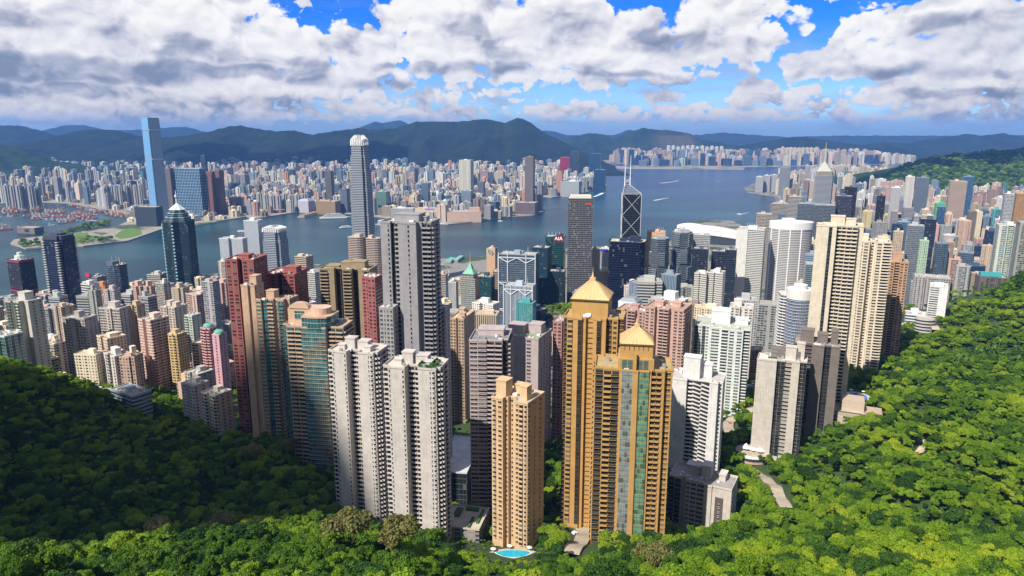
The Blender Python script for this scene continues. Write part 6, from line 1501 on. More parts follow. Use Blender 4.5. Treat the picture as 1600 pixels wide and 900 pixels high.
def palm():
    mb = MB((.30, .25, .18)); z = 0; x = 0
    for k in range(6): mb.bar((x, 0, z), (x + .12, 0, z + 2.2), .24 - k * .015, M['bark2'], 6, .22 - k * .015); z += 2.2; x += .12
    tr = mb.mesh('trunk'); mb = MB((.10, .20, .03)); rnd = random.Random(3)
    for i in range(16):
        a = i * 2.399; dz = rnd.uniform(-.2, .9); p = Vector((x, 0, z)); L = 3.4
        d = Vector((math.cos(a), math.sin(a), dz)); side = Vector((-math.sin(a), math.cos(a), 0)) * .42; pts = []
        for k in range(5): t = k / 4; pts.append(p + Vector((d.x * L * t, d.y * L * t, d.z * L * t - 2.4 * t * t)))
        for k in range(4):
            w0, w1 = 1 - abs(k / 4 - .4), 1 - abs((k + 1) / 4 - .4) if k < 3 else 0
            mb.face([pts[k] - side * w0, pts[k + 1] - side * w1, pts[k + 1] + side * w1, pts[k] + side * w0], M['paint'])
    fr = mb.mesh('fronds'); rnd = random.Random(12)
    for (px, py) in [(1532, 566), (1524, 560), (1540, 556), (1552, 562), (1560, 548), (1497, 574), (1480, 590), (1508, 582), (1565, 572), (1585, 560), (1590, 575), (1470, 560), (1415, 585), (1440, 600)]:
        c = gp(px, py); root = empty('palm_tree', (c.x, c.y, c.z), rnd.uniform(0, 6)); s_ = rnd.uniform(.85, 1.15); root.scale = (s_,) * 3
        tag(root, 'slim palm standing above the broadleaf wood of the east slope', 'palm tree', 'palms on the east slope')
        for nm, me in (('trunk', tr), ('fronds', fr)): o = bpy.data.objects.new(nm, me); COL.objects.link(o); o.parent = root
        FOOT.append((c.x, c.y, 1.0))
M['bark2'] = plain('palm_bark', (.34, .30, .24), .95, noise=.3)
palm()

# ------------------------------------------------------------------ the city's many other buildings
PALF = {'white': (.68, .66, .62), 'cream': (.66, .56, .42), 'beige': (.54, .44, .33), 'pink': (.56, .37, .31), 'grey': (.38, .38, .38), 'blue grey': (.20, .25, .32), 'brown': (.26, .19, .16), 'dark blue': (.05, .09, .16), 'sand yellow': (.58, .45, .24), 'mint green': (.36, .47, .38), 'orange': (.55, .26, .10), 'teal': (.06, .30, .32)}
def ymin_far(px):
    return float(np.interp(px, [-200, 0, 40, 60, 100, 210, 330, 400, 480, 540, 580, 650, 750, 850, 900, 960, 1040, 1180, 1250, 1340, 1420], [262, 264, 240, 234, 252, 250, 254, 236, 224, 226, 230, 232, 228, 232, 236, 222, 216, 226, 226, 232, 242]))
def ymin_isl(px):
    return float(np.interp(px, [-200, 0, 60, 120, 240, 262, 300, 345, 400, 480, 600, 700, 760, 800, 900, 1060, 1080, 1150, 1198, 1205, 1240, 1300, 1340, 1420, 1500, 1600, 1700],
                           [470, 470, 462, 440, 438, 450, 440, 420, 430, 428, 420, 432, 425, 420, 402, 388, 386, 392, 345, 322, 264, 262, 250, 262, 286, 282, 280]))
# (name, px0, px1, Y0, Y1, count, hmin, hmax, wmin, wmax, palette, base, ylimit, where)
Z_ = [
 ('west', -60, 360, 880, 1560, 200, 60, 150, 15, 27, 'white cream beige pink grey grey', None, ymin_isl, 'on the near western slope above the harbour'),
 ('westlow', 40, 360, 640, 980, 55, 25, 70, 14, 26, 'cream white beige pink', None, lambda p: 520, 'low on the western slope behind the wood'),
 ('central', 340, 1190, 780, 1620, 190, 30, 120, 18, 34, 'white grey beige cream blue grey dark blue', None, ymin_isl, 'in the business district behind the near towers'),
 ('east', 1180, 1640, 1350, 2400, 330, 60, 175, 18, 34, 'white cream grey pink beige dark blue blue grey', None, ymin_isl, 'in the dense eastern city on the near shore'),
 ('fareast', 1200, 1640, 2400, 4300, 430, 50, 145, 20, 40, 'white cream beige pink grey blue grey brown', 6, ymin_isl, 'in the far part of the eastern city'),
 ('infill', -80, 960, 3300, 7600, 1500, 12, 34, 30, 75, 'white grey beige cream brown', 5, ymin_far, 'among the low blocks across the harbour'),
 ('infill east', 1190, 1640, 1500, 4200, 420, 14, 40, 22, 50, 'white grey beige cream brown', None, ymin_isl, 'among the low blocks of the eastern city'),
 ('north point', 1215, 1420, 4300, 7000, 90, 70, 130, 24, 50, 'cream white beige grey', 6, lambda p: 240, 'far along the eastern shore'),
 ('kowloon west', -80, 230, 3850, 5600, 240, 60, 155, 24, 44, 'white cream blue grey grey grey', 6, ymin_far, 'in the western part of the city across the harbour'),
 ('kowloon mid', 330, 700, 3500, 5200, 520, 22, 80, 22, 46, 'white cream beige pink grey brown blue grey', 5, ymin_far, 'in the middle of the city across the harbour'),
 ('kowloon tip', 540, 850, 3100, 4400, 170, 30, 90, 26, 50, 'grey white beige cream blue grey brown', 5, lambda p: 262, 'on the tip of the peninsula across the harbour'),
 ('kowloon far', 200, 960, 5000, 7400, 950, 40, 125, 26, 60, 'white cream white beige pink grey blue grey', 8, ymin_far, 'towards the hills in the city across the harbour'),
 ('kowloon foot', 40, 900, 7000, 8200, 330, 60, 130, 34, 70, 'white grey blue grey cream', 20, ymin_far, 'at the foot of the mountains'),
 ('hung hom', 842, 960, 4100, 5600, 50, 30, 95, 26, 60, 'white grey beige cream blue grey', 4, lambda p: 262, 'on the eastern shore of the peninsula'),
 ('kwun tong', 955, 1430, 9050, 10700, 430, 80, 190, 40, 85, 'white cream beige pink blue grey dark blue cream', 10, ymin_far, 'along the far eastern bay'),
 ('kwun tong', 955, 1240, 8960, 9300, 70, 60, 120, 60, 110, 'dark blue blue grey dark blue', 5, ymin_far, 'on the waterfront of the far eastern bay'),
 ('hill estate', 1505, 1578, 8300, 8900, 22, 180, 230, 45, 60, 'white grey white', 40, lambda p: 221, 'on the far eastern shore beyond the green hill'),
]
def far_plan(rnd, w, d, k):
    if k == 0: return rect_plan(w, d)
    if k == 1: return notch_plan(w, d, w * .22, d * .2)
    if k == 2: return cross_plan(w, d, w * .26, d * .26)
    return [(-w / 2, -d / 2), (w * .2, -d / 2), (w * .2, -d * .32), (w / 2, -d * .32), (w / 2, d / 2), (-w / 2, d / 2)]
KEEP_VISIBLE = [(1078, 1232, 455, 545), (848, 892, 465, 500), (225, 292, 612, 690)]
def fill():
    cands = []; grid = {}
    def clash(x, y, r):
        gx, gy = int(x // 90), int(y // 90)
        for a in range(gx - 1, gx + 2):
            for b in range(gy - 1, gy + 2):
                for (u, v, q) in grid.get((a, b), ()):
                    if (u - x) ** 2 + (v - y) ** 2 < ((q + r) * .86) ** 2: return True
        return False
    def put(x, y, r): grid.setdefault((int(x // 90), int(y // 90)), []).append((x, y, r))
    for (x, y, r) in FOOT:
        put(x, y, min(r, 80))
    for (zn, p0, p1, Y0, Y1, cnt, h0, h1, w0, w1, pal, base, ylim, where) in sorted(Z_, key=lambda q: 'infill' in q[0]):
        rnd = random.Random(zn)
        words = pal.replace('blue grey', 'blue_grey').replace('dark blue', 'dark_blue').replace('sand yellow', 'sand_yellow').split()
        made = 0; tries = 0
        while made < cnt and tries < cnt * 14:
            tries += 1
            Y = math.sqrt(rnd.uniform(Y0 * Y0, Y1 * Y1)); px = rnd.uniform(p0, p1)
            x = (px - 800) / F * (Y * CP + 400 * SP)
            if Y < 2400: b = ground(x, Y) if base is None else base
            else: b = base if base is not None else 5
            pbx, pby = pix(x, Y, b)
            if any(a < pbx < c and d < pby < e for a, c, d, e in KEEP_VISIBLE): continue
            if in_poly(pbx, pby, WOOD_PX) and Y < 1000: continue
            poly = ISLAND if zn in ('west', 'westlow', 'central', 'east', 'fareast', 'north point', 'infill east') else KOWLOON
            if not in_poly(x, Y + 20, poly) or not in_poly(x, Y - 30, poly) or not in_poly(x - 25, Y, poly) or not in_poly(x + 25, Y, poly): continue
            w = rnd.uniform(w0, w1); d = w * rnd.uniform(.5, .95); r = .5 * math.hypot(w, d)
            if clash(x, Y, r): continue
            h = h0 + (h1 - h0) * rnd.random() ** 1.3
            # keep under the skyline of the photograph
            yt = pix(x, Y, b + h)[1]; lim = ylim(pbx)
            while yt < lim and h > 12: h *= .88; yt = pix(x, Y, b + h)[1]
            if h <= (14 if 'infill' not in zn else 8): continue
            if zn == 'fareast' and 1370 < px and yt < 300 and pby < 318: continue
            put(x, Y, r)
            colr = rnd.choice(words).replace('_', ' ')
            if rnd.random() < .05: colr = rnd.choice(['mint green', 'sand yellow', 'brown', 'orange', 'teal'])
            base_c = PALF[colr]; j = rnd.uniform(.82, 1.12); tint = tuple(min(.72, max(.01, c * j * rnd.uniform(.95, 1.05))) for c in base_c)
            fac = rnd.choice({'dark blue': ['curt', 'curt', 'band'], 'blue grey': ['curt', 'vert', 'band', 'res'], 'grey': ['res', 'grid', 'band', 'bal']}.get(colr, ['res', 'res', 'res2', 'bal', 'vert']))
            k = rnd.choice([0, 1, 1, 2, 2, 3] if fac in ('res', 'res2', 'bal') else [0, 0, 3])
            gl = {'dark blue': (.02, .05, .11), 'blue grey': (.05, .10, .16)}.get(colr, DG)
            area = (w / Y) * (h / Y) * (1 if -20 < pbx < 1620 else .05)
            cands.append((area, zn, where, colr, fac, k, x, Y, b, h, w, d, tint, gl, rnd.uniform(-40, -2) if zn != 'hill estate' else -15, rnd.random()))
            made += 1
    # towers in straight ranks: the long white estates seen as combs
    for (zn, where, p0, p1, y0, Y, n, w, h, colr, bs) in [
        ('kowloon west', 'in the comb of towers at the western typhoon shelter', 10, 66, 0, 3950, 6, 34, 118, 'grey', 5), ('kowloon west', 'in the long rank of towers across the western harbour', 165, 226, 0, 3950, 8, 26, 120, 'grey', 5),
        ('kowloon mid', 'in the rank of towers on the reclaimed shore', 402, 480, 0, 3750, 8, 34, 88, 'grey', 5), ('kowloon far', 'in the sunlit cream rank in the city across the harbour', 600, 642, 0, 6000, 7, 38, 120, 'cream', 8),
        ('kwun tong', 'in the cream ranks beyond the far eastern bay', 1218, 1275, 0, 9300, 9, 44, 190, 'cream', 30), ('north point', 'in the cream rank at the far eastern shore', 1296, 1326, 0, 6600, 6, 40, 110, 'cream', 6), ('north point', 'in the long cream rank at the far eastern shore', 1328, 1428, 0, 6300, 14, 42, 100, 'cream', 6),
        ('kwun tong', 'in the white ranks under the quarry hill', 1040, 1130, 0, 10400, 12, 48, 190, 'white', 30), ('north point', 'in the pink block of towers below the green hill', 1376, 1406, 0, 4500, 5, 40, 110, 'pink', 6)]:
        rnd = random.Random(where)
        for i in range(n):
            px = p0 + (p1 - p0) * (i + .5) / n; Yi = Y + rnd.uniform(-40, 40); x = (px - 800) / F * (Yi * CP + 400 * SP)
            t = tuple(c * rnd.uniform(.92, 1.05) for c in PALF[colr]); hh = h * rnd.uniform(.93, 1.05)
            put(x, Yi, w * .6)
            cands.append(((w / Yi) * (hh / Yi) * 1.6, zn, where, colr, 'res', 2, x, Yi, bs, hh, w, w * .8, t, DG, -24, rnd.random()))
    cands.sort(key=lambda c: -c[0])
    NTOP = 290; n_apt = n_off = 0
    rest = MB()
    def make(mb, c, X, Y, B, rot):
        (_, zn, where, colr, fac, k, x, y, b, h, w, d, tint, gl, ro, q) = c
        rnd = random.Random(int(x * 11 + y)); pl = far_plan(rnd, w, d, k); cs, sn = math.cos(rot), math.sin(rot)
        pl = [(X + a * cs - e * sn, Y + a * sn + e * cs) for a, e in pl]
        mb.prism(pl, B - 6, B + h, M[fac], None, tint, gl, u0=rnd.uniform(0, 60), v0=-h)
        return pl, rnd
    for c in cands:
        (_, zn, where, colr, fac, k, x, y, b, h, w, d, tint, gl, ro, q) = c
        off = fac in ('curt', 'grid', 'band', 'vert')
        rt = (.42 * tint[0] + .2, .42 * tint[1] + .18, .42 * tint[2] + .15)
        own = (off and n_off < NTOP) or (not off and n_apt < NTOP)
        if own:
            if off: n_off += 1
            else: n_apt += 1
            hc = 'tall ' if h > 105 else ('low ' if h < 45 else '')
            root = empty('office_tower' if off else 'apartment_tower', (x, y, b), R(ro))
            tag(root, f"{hc}{colr} {'office' if off else 'apartment'} building {where}", 'office building' if off else 'apartment building', f"{hc}{colr} {'offices' if off else 'flats'} {where}")
            mb = MB(tint, gl); pl, rnd = make(mb, c, 0, 0, 0, 0.0); mb.prism(inset(pl, 1.01), h - .5, h + 1.3, M['paint'], None); mb.build('wall', root)
            rb = MB(rt); rb.prism(inset(pl, .98), h - .3, h + .3, M['paint'], M['rooft'], rt); rf = rb.build('roof', root)
            hb = MB(tint); hb.box(rnd.uniform(-.15, .15) * w, rnd.uniform(-.1, .1) * d, h, h + rnd.uniform(3, 9), w * rnd.uniform(.25, .5), d * rnd.uniform(.3, .55), M['paint'], M['rooft'], tint=tuple(min(.7, v * 1.1) for v in tint)); hb.build('roof_house', rf)
            if Y_near(y) and h > 60 and rnd.random() < .5:
                hb = MB(tint); hb.box(rnd.uniform(-.3, .3) * w, rnd.uniform(-.3, .3) * d, h, h + 3, w * .2, d * .2, M['paint'], M['rooft']); hb.build('roof_house', rf)
        else:
            rot = R(ro); pl, rnd = make(rest, c, x, y, b, rot)
            rest.face([(px_, py_, b + h) for px_, py_ in pl], M['rooft'], None, rt)
            rest.box(x, y, b + h, b + h + rnd.uniform(3, 8), w * .35, d * .4, M['paint'], M['rooft'], rot=rot, tint=tint)
    ob = rest.build('distant_city'); tag(ob, 'sea of small far buildings around the harbour', 'city', kind='stuff')
    print('FILL', n_apt, n_off, len(cands) - n_apt - n_off)
def Y_near(y): return y < 1800
fill()

# ------------------------------------------------------------------ trees
def leaf_mat(name, hue):
    m, t, b = new_mat(name)
    oi = t.n.new('ShaderNodeObjectInfo'); rnd = oi.outputs['Random']
    p = gpos(t)
    big = t.noise(p, 0.012, 4, 0.6); sm = t.noise(opos(t), 1.1, 4, 0.75)
    cr = t.n.new('ShaderNodeValToRGB'); t.l.new(t.m('ADD', t.m('MULTIPLY', rnd, 0.50), t.m('MULTIPLY', t.rng(big, 0.32, 0.68), 0.50)), cr.inputs[0])
    e = cr.color_ramp.elements
    e[0].position = .08; e[0].color = (*hue[0], 1); e[1].position = .95; e[1].color = (*hue[3], 1)
    k = e.new(.4); k.color = (*hue[1], 1); k = e.new(.7); k.color = (*hue[2], 1)
    c = t.mix(1.0, cr.outputs[0], t.mix(sm, (.45, .5, .45), (1.6, 1.5, 1.3)), 'MULTIPLY')
    t.put(b.inputs['Base Color'], c); b.inputs['Roughness'].default_value = 0.55; b.inputs['Specular IOR Level'].default_value = 0.25
    tr = t.n.new('ShaderNodeBsdfTranslucent'); t.put(tr.inputs[0], t.mix(1.0, c, (1.1, 1.35, .5), 'MULTIPLY'))
    mx = t.n.new('ShaderNodeMixShader'); mx.inputs[0].default_value = 0.28
    t.l.new(b.outputs[0], mx.inputs[1]); t.l.new(tr.outputs[0], mx.inputs[2])
    t.l.new(mx.outputs[0], m.node_tree.nodes['Material Output'].inputs[0])
    return m
M['leaf'] = leaf_mat('leaves', [(.040, .105, .010), (.095, .195, .012), (.19, .31, .016), (.32, .40, .025)])
M['leafdark'] = leaf_mat('leaves_dark', [(.018, .06, .010), (.03, .085, .012), (.045, .11, .014), (.07, .14, .018)])
M['leafyellow'] = leaf_mat('leaves_yellow', [(.11, .21, .012), (.17, .28, .014), (.24, .34, .02), (.32, .40, .03)])
M['leafpale'] = leaf_mat('leaves_olive', [(.13, .14, .05), (.17, .17, .06), (.20, .2, .08), (.24, .22, .09)])
M['bark'] = plain('bark', (.16, .12, .08), .95, noise=.3)

def crown_mesh(name, seed, rad=5.0, leaves=1500, leaf=.42, mat='leaf', squash=.8, nblob=16, skew=1.0):
    rnd = np.random.default_rng(seed)
    # clumps: a broad dome of smaller domes
    blobs = []
    for i in range(nblob):
        a = rnd.uniform(0, 2 * math.pi); r = rad * .70 * math.sqrt(rnd.uniform(0, 1)); h = (1 - (r / rad) ** 2) ** .5 * rad * .95 * skew
        blobs.append((r * math.cos(a) * (1.2 if i % 3 else .9), r * math.sin(a), h * rnd.uniform(.55, 1.0), rad * rnd.uniform(.15, .38)))
    V = []; Fc = []
    bw = np.array([b[3] ** 2 for b in blobs]); bw = bw / bw.sum()
    idx = rnd.choice(len(blobs), leaves, p=bw)
    B = np.array(blobs)[idx]
    d = rnd.normal(size=(leaves, 3)); d[:, 2] = np.abs(d[:, 2]) * 1.0 + rnd.normal(size=leaves) * .35; d /= np.linalg.norm(d, axis=1)[:, None]
    pos = B[:, :3] + d * (B[:, 3] * rnd.uniform(.75, 1.08, leaves))[:, None]
    nrm = d + rnd.normal(size=(leaves, 3)) * .55; nrm /= np.linalg.norm(nrm, axis=1)[:, None]
    t = np.cross(nrm, rnd.normal(size=(leaves, 3))); t /= np.linalg.norm(t, axis=1)[:, None]; b = np.cross(nrm, t)
    s = leaf * rnd.uniform(.6, 1.35, leaves)[:, None]
    q = np.stack([pos - t * s, pos + b * s * .75, pos + t * s, pos - b * s * .75], 1).reshape(-1, 3)
    me = bpy.data.meshes.new(name)
    me.vertices.add(leaves * 4); me.vertices.foreach_set('co', q.astype(np.float32).ravel())
    me.loops.add(leaves * 4); me.loops.foreach_set('vertex_index', np.arange(leaves * 4, dtype=np.int32))
    me.polygons.add(leaves); me.polygons.foreach_set('loop_start', np.arange(0, leaves * 4, 4, dtype=np.int32))
    me.polygons.foreach_set('loop_total', np.full(leaves, 4, dtype=np.int32))
    me.update(calc_edges=True); me.validate(); me.materials.append(M[mat])
    return me
def trunk_mesh(seed, h=7.0, rad=4.0):
    mb = MB((.16, .12, .08)); rnd = random.Random(seed)
    mb.bar((0, 0, -h), (.3, .1, -h * .35), .42, M['bark'], 7, .3); mb.bar((.3, .1, -h * .35), (.1, 0, 1.5), .3, M['bark'], 7, .14)
    for i in range(5):
        a = i * 1.256 + rnd.uniform(-.3, .3); mb.bar((.3, .1, -h * .35 + i * .4), (rad * .55 * math.cos(a), rad * .55 * math.sin(a), 1.5), .17, M['bark'], 5, .06)
    return mb.mesh('trunk')
CROWNS = [crown_mesh('crown', 10 + i, rad=r, leaves=n, leaf=l, nblob=nb, skew=k, mat=mt) for i, (r, n, l, nb, k, mt) in enumerate([
    (4.6, 4200, .26, 26, 1.0, 'leaf'), (5.2, 4600, .27, 34, 1.3, 'leaf'), (5.8, 4800, .28, 44, .8, 'leaf'), (4.4, 3600, .30, 12, 1.4, 'leaf'), (3.6, 3000, .24, 20, 1.5, 'leaf'),
    (5.4, 4600, .25, 40, .95, 'leafdark'), (4.8, 4000, .30, 22, 1.25, 'leafdark'), (4.6, 4200, .25, 30, 1.0, 'leafyellow'), (3.4, 2400, .22, 18, .7, 'leafyellow')])]
CW = [5, 5, 5, 4, 5, 2.5, 2.5, 1.8, 1.8]
PALE = crown_mesh('crown', 77, rad=6.5, leaves=3600, leaf=.36, mat='leafpale', nblob=26)
TRUNK = trunk_mesh(3)

def forest_points():
    rs = np.random.default_rng(4)
    pts = []
    sp = 3.7
    for y in np.arange(62, 1350, sp):
        step = sp if y < 700 else sp * 1.25
        w = y * .80 + 40
        for x in np.arange(-w, w, step):
            pts.append((x + rs.normal(0, 2.8), y + rs.normal(0, 2.8)))
    A = np.array(pts); Z = ground_np(A[:, 0], A[:, 1])
    out = []
    fa = np.array(FOOT); global SHRUBS; SHRUBS = []
    for (x, y), z in zip(pts, Z):
        if z < 25: continue
        px, py = pix(x, y, z)
        if px < -80 or px > 1690 or py > 1010: continue
        park = False
        if y > 560:
            wood = in_poly(px, py, WOOD_PX)
            if not wood:
                if in_poly(px, py, PARK_PX) or in_poly(px, py, PARK2_PX) or in_poly(px, py, PARK3_PX): park = True
                elif rs.random() > .10: continue
        elif in_poly(px, py, YARD_PX): continue
        if y < 420 and any(in_poly(px, pix(x, y, z + h)[1], q) for q in SEEN_PX for h in (0, 4, 8)):
            if rs.random() < .8: SHRUBS.append((x, y, z - 2.6, px, py))
            continue
        d2 = (fa[:, 0] - x) ** 2 + (fa[:, 1] - y) ** 2
        if (d2 < (fa[:, 2] + 1.0) ** 2).any(): continue
        if any((x - a) ** 2 + (y - b) ** 2 < (r + 4.5) ** 2 for a, b, r in POOLS): continue
        bad = False
        for pl, hw in ROADS:
            for (a, b), (c, d) in zip(pl[:-1], pl[1:]):
                L2 = (c - a) ** 2 + (d - b) ** 2; tt = max(0, min(1, ((x - a) * (c - a) + (y - b) * (d - b)) / L2))
                if (a + tt * (c - a) - x) ** 2 + (b + tt * (d - b) - y) ** 2 < (hw + 3.5) ** 2: bad = True; break
            if bad: break
        if bad: continue
        out.append((x, y, z, px, py))
    return out
SHOW = 290
def wood(name, rest, label, size, seed):
    """one mass of trees: the crowns of the single trees drawn at every point"""
    me = bpy.data.meshes.new(name)
    n = len(rest); rj = random.Random(3); co = np.array([(x, y, z + 3.4 + rj.uniform(-1.8, 3.6) * min(size, 1)) for x, y, z, _, _ in rest], dtype=np.float32)
    me.vertices.add(n); me.vertices.foreach_set('co', co.ravel())
    rs = np.random.default_rng(seed)
    for nm, arr in (('scl', (.30 + .78 * rs.random(n) ** 2.0) * size), ('rotz', rs.uniform(0, 6.28, n)), ('pick', rs.choice(len(CROWNS), n, p=np.array(CW) / sum(CW)).astype(float)), ('tilt', rs.normal(0, .16, n)), ('sx', rs.uniform(.75, 1.35, n)), ('sz', rs.uniform(.7, 1.35, n))):
        at = me.attributes.new(nm, 'FLOAT', 'POINT'); at.data.foreach_set('value', arr.astype(np.float32))
    fo = bpy.data.objects.new(name, me); COL.objects.link(fo)
    tag(fo, label, 'woodland', kind='stuff')
    # crowns shared with the single trees, drawn at every point
    ng = bpy.data.node_groups.new('wood', 'GeometryNodeTree')
    ng.interface.new_socket('Geometry', in_out='INPUT', socket_type='NodeSocketGeometry'); ng.interface.new_socket('Geometry', in_out='OUTPUT', socket_type='NodeSocketGeometry')
    N = ng.nodes; Lk = ng.links
    gi = N.new('NodeGroupInput'); go = N.new('NodeGroupOutput')
    join = N.new('GeometryNodeJoinGeometry')
    srcs = {}
    for o in bpy.data.objects:
        if o.type == 'MESH' and o.data in CROWNS and o.data.name not in srcs: srcs[o.data.name] = o
    def named(nm):
        a = N.new('GeometryNodeInputNamedAttribute'); a.data_type = 'FLOAT'; a.inputs[0].default_value = nm; return a.outputs[0]
    for i, o in enumerate(srcs.values()):
        oi = N.new('GeometryNodeObjectInfo'); oi.inputs[0].default_value = o; oi.transform_space = 'ORIGINAL'; oi.inputs['As Instance'].default_value = True
        cmpn = N.new('FunctionNodeCompare'); cmpn.data_type = 'FLOAT'; cmpn.operation = 'EQUAL'; cmpn.inputs['Epsilon'].default_value = .1
        Lk.new(named('pick'), cmpn.inputs[0]); cmpn.inputs[1].default_value = float(i)
        ip = N.new('GeometryNodeInstanceOnPoints')
        Lk.new(gi.outputs[0], ip.inputs['Points']); Lk.new(oi.outputs['Geometry'], ip.inputs['Instance']); Lk.new(cmpn.outputs[0], ip.inputs['Selection'])
        cx = N.new('ShaderNodeCombineXYZ'); Lk.new(named('rotz'), cx.inputs[2]); Lk.new(named('tilt'), cx.inputs[0])
        er = N.new('FunctionNodeEulerToRotation'); Lk.new(cx.outputs[0], er.inputs[0]); Lk.new(er.outputs[0], ip.inputs['Rotation'])
        sv = N.new('ShaderNodeCombineXYZ')
        for ax, an in ((0, 'sx'), (1, None), (2, 'sz')):
            if an is None: Lk.new(named('scl'), sv.inputs[ax]); continue
            mu = N.new('ShaderNodeMath'); mu.operation = 'MULTIPLY'; Lk.new(named('scl'), mu.inputs[0]); Lk.new(named(an), mu.inputs[1]); Lk.new(mu.outputs[0], sv.inputs[ax])
        Lk.new(sv.outputs[0], ip.inputs['Scale'])
        Lk.new(ip.outputs[0], join.inputs[0])
    Lk.new(join.outputs[0], go.inputs[0])
    md = fo.modifiers.new('wood', 'NODES'); md.node_group = ng
def plant():
    pts = forest_points(); fa_ = np.array(FOOT)
    rnd = random.Random(8)
    # the trees that show largest become things of their own
    def size(p):
        x, y, z, px, py = p
        inside = -10 < px < 1610 and 0 < py < 915
        return (0 if inside else 1, math.hypot(x, y) + (CZ - z) * .3)
    pts.sort(key=size)
    # pale crowned individuals that stand out
    pales = [(345, 800, 350), (245, 832, 330), (545, 880, 205), (450, 720, 470), (395, 745, 455), (625, 880, 210), (1020, 880, 240)]
    trunks = empty
    def tree(x, y, z, crown, sc, label, group, rz, flat=1.0, name='tree'):
        root = empty(name, (x, y, z), rz); root.scale = (sc, sc, sc * flat)
        tag(root, label, 'tree', group)
        for nm, me in (('crown', crown), ('trunk', TRUNK)):
            o = bpy.data.objects.new(nm, me); COL.objects.link(o); o.parent = root; o.location = (0, 0, 4.6 if nm == 'crown' else 4.6)
        return root
    for px, py, Y in pales:
        p = P(px, py, Y); z = ground(p.x, p.y)
        tree(p.x, p.y, z + 3.5, PALE, 1.3, 'pale olive crowned tree standing out in the dark woods' if px < 460 and py < 850 else 'pale olive crowned tree on the sunlit spur below the lookout', 'pale olive trees', rnd.uniform(0, 6))
    near = pts[:SHOW]; rest = pts[SHOW:]
    # a few cloned individuals share one look per zone
    for (x, y, z, px, py) in near:
        zone = 'west' if px < 700 else ('middle' if px < 1000 else 'east')
        lab = {'west': 'dense green broadleaf tree on the sunlit spur at the lower left edge', 'middle': 'dense green broadleaf tree on the spur below the golden towers',
               'east': 'dense green broadleaf tree on the sunlit slope at the lower right edge'}[zone]
        tree(x, y, z, CROWNS[rnd.choices(range(len(CROWNS)), CW)[0]], (.36 + .6 * rnd.random() ** 1.6), lab, 'broadleaf trees, ' + zone + ' spur', rnd.uniform(0, 6), rnd.uniform(.75, 1.3))
    wood('forest', rest, 'dense subtropical wood covering the slopes around the towers', 1.0, 9)
    used = [p for p in SHRUBS if not any((p[0] - a) ** 2 + (p[1] - b) ** 2 < 15 ** 2 for a, b, r in POOLS[:1]) and not any(((p[0] - a) ** 2 + (p[1] - b) ** 2) < 8 ** 2 for pl, hw in ROADS[3:4] for a, b in pl) and not ((fa_[:, 0] - p[0]) ** 2 + (fa_[:, 1] - p[1]) ** 2 < fa_[:, 2] ** 2).any()]
    wood('shrubbery', used, 'low clipped shrubs around the pool and the driveway', .34, 5)
    print('TREES', len(near), len(rest))
plant()

# ------------------------------------------------------------------ harbour: boats, wakes, piers, shore parks
M['foam'] = plain('foam', (.62, .68, .70), .8, noise=.2, scale=.05)
def barge_mesh(hull, house, L=46, W=14, derrick=True):
    mb = MB(hull); pl = [(-L / 2, -W / 2), (L * .38, -W / 2), (L / 2, -W * .2), (L / 2, W * .2), (L * .38, W / 2), (-L / 2, W / 2)]
    mb.prism([(x * .94, y * .88) for x, y in pl], -1, 1.2, M['paint'], None); mb.prism(pl, 1.2, 3.6, M['paint'], M['rooft'], rooftint=tuple(v * .8 for v in hull))
    mb.box(-L * .34, 0, 3.6, 9, L * .18, W * .7, M['res'], M['rooft'], tint=house); mb.box(-L * .34, 0, 9, 12, L * .12, W * .5, M['paint'], tint=house)
    if derrick:
        mb.bar((0, 0, 3.6), (0, 0, 20), .7, M['paint'], 5, tint=(.6, .25, .1)); mb.bar((0, 0, 5), (L * .42, 0, 24), .5, M['paint'], 4, tint=(.6, .3, .1)); mb.bar((0, 0, 20), (L * .42, 0, 24), .25, M['paint'], 3, tint=(.3, .3, .3))
    return mb.mesh('barge')
def boats():
    rnd = random.Random(21)
    kinds = [('red hulled derrick barge moored in the western typhoon shelter', 'red derrick barges in the typhoon shelter', barge_mesh((.34, .07, .05), (.6, .58, .55))), ('rust brown derrick barge moored in the western typhoon shelter', 'brown derrick barges in the typhoon shelter', barge_mesh((.26, .13, .09), (.55, .5, .42))),
             ('grey blue cargo barge moored in the western typhoon shelter', 'grey barges in the typhoon shelter', barge_mesh((.25, .30, .36), (.62, .62, .6), 40, 12)), ('white work boat moored in the western typhoon shelter', 'white boats in the typhoon shelter', barge_mesh((.62, .62, .62), (.64, .64, .64), 26, 8, False))]
    n = 0; used = []
    zones = [([(-40, 330), (60, 322), (120, 335), (112, 348), (40, 342), (-40, 345)], 60), ([(92, 345), (110, 332), (150, 335), (150, 346), (100, 350)], 22), ([(115, 318), (165, 328), (200, 336), (196, 341), (150, 332), (110, 322)], 26), ([(0, 350), (90, 352), (80, 362), (0, 360)], 6)]
    for poly, cnt in zones:
        k = 0; tr = 0
        xs = [p[0] for p in poly]; ys = [p[1] for p in poly]
        while k < cnt and tr < 4000:
            tr += 1; px, py = rnd.uniform(min(xs), max(xs)), rnd.uniform(min(ys), max(ys))
            if not in_poly(px, py, poly): continue
            c = G(px, py, 0)
            if in_poly(c.x, c.y, KOWLOON) or any((c.x - a) ** 2 + (c.y - b) ** 2 < 26 ** 2 for a, b in used): continue
            used.append((c.x, c.y)); lab, grp, me = kinds[rnd.choice([0, 0, 1, 1, 2, 3])]
            o = bpy.data.objects.new('barge', me); COL.objects.link(o); o.location = (c.x, c.y, 0); o.rotation_euler = (0, 0, rnd.choice([.3, .5, .4]) + rnd.uniform(-.15, .15)); tag(o, lab, 'barge', grp); k += 1
boats()
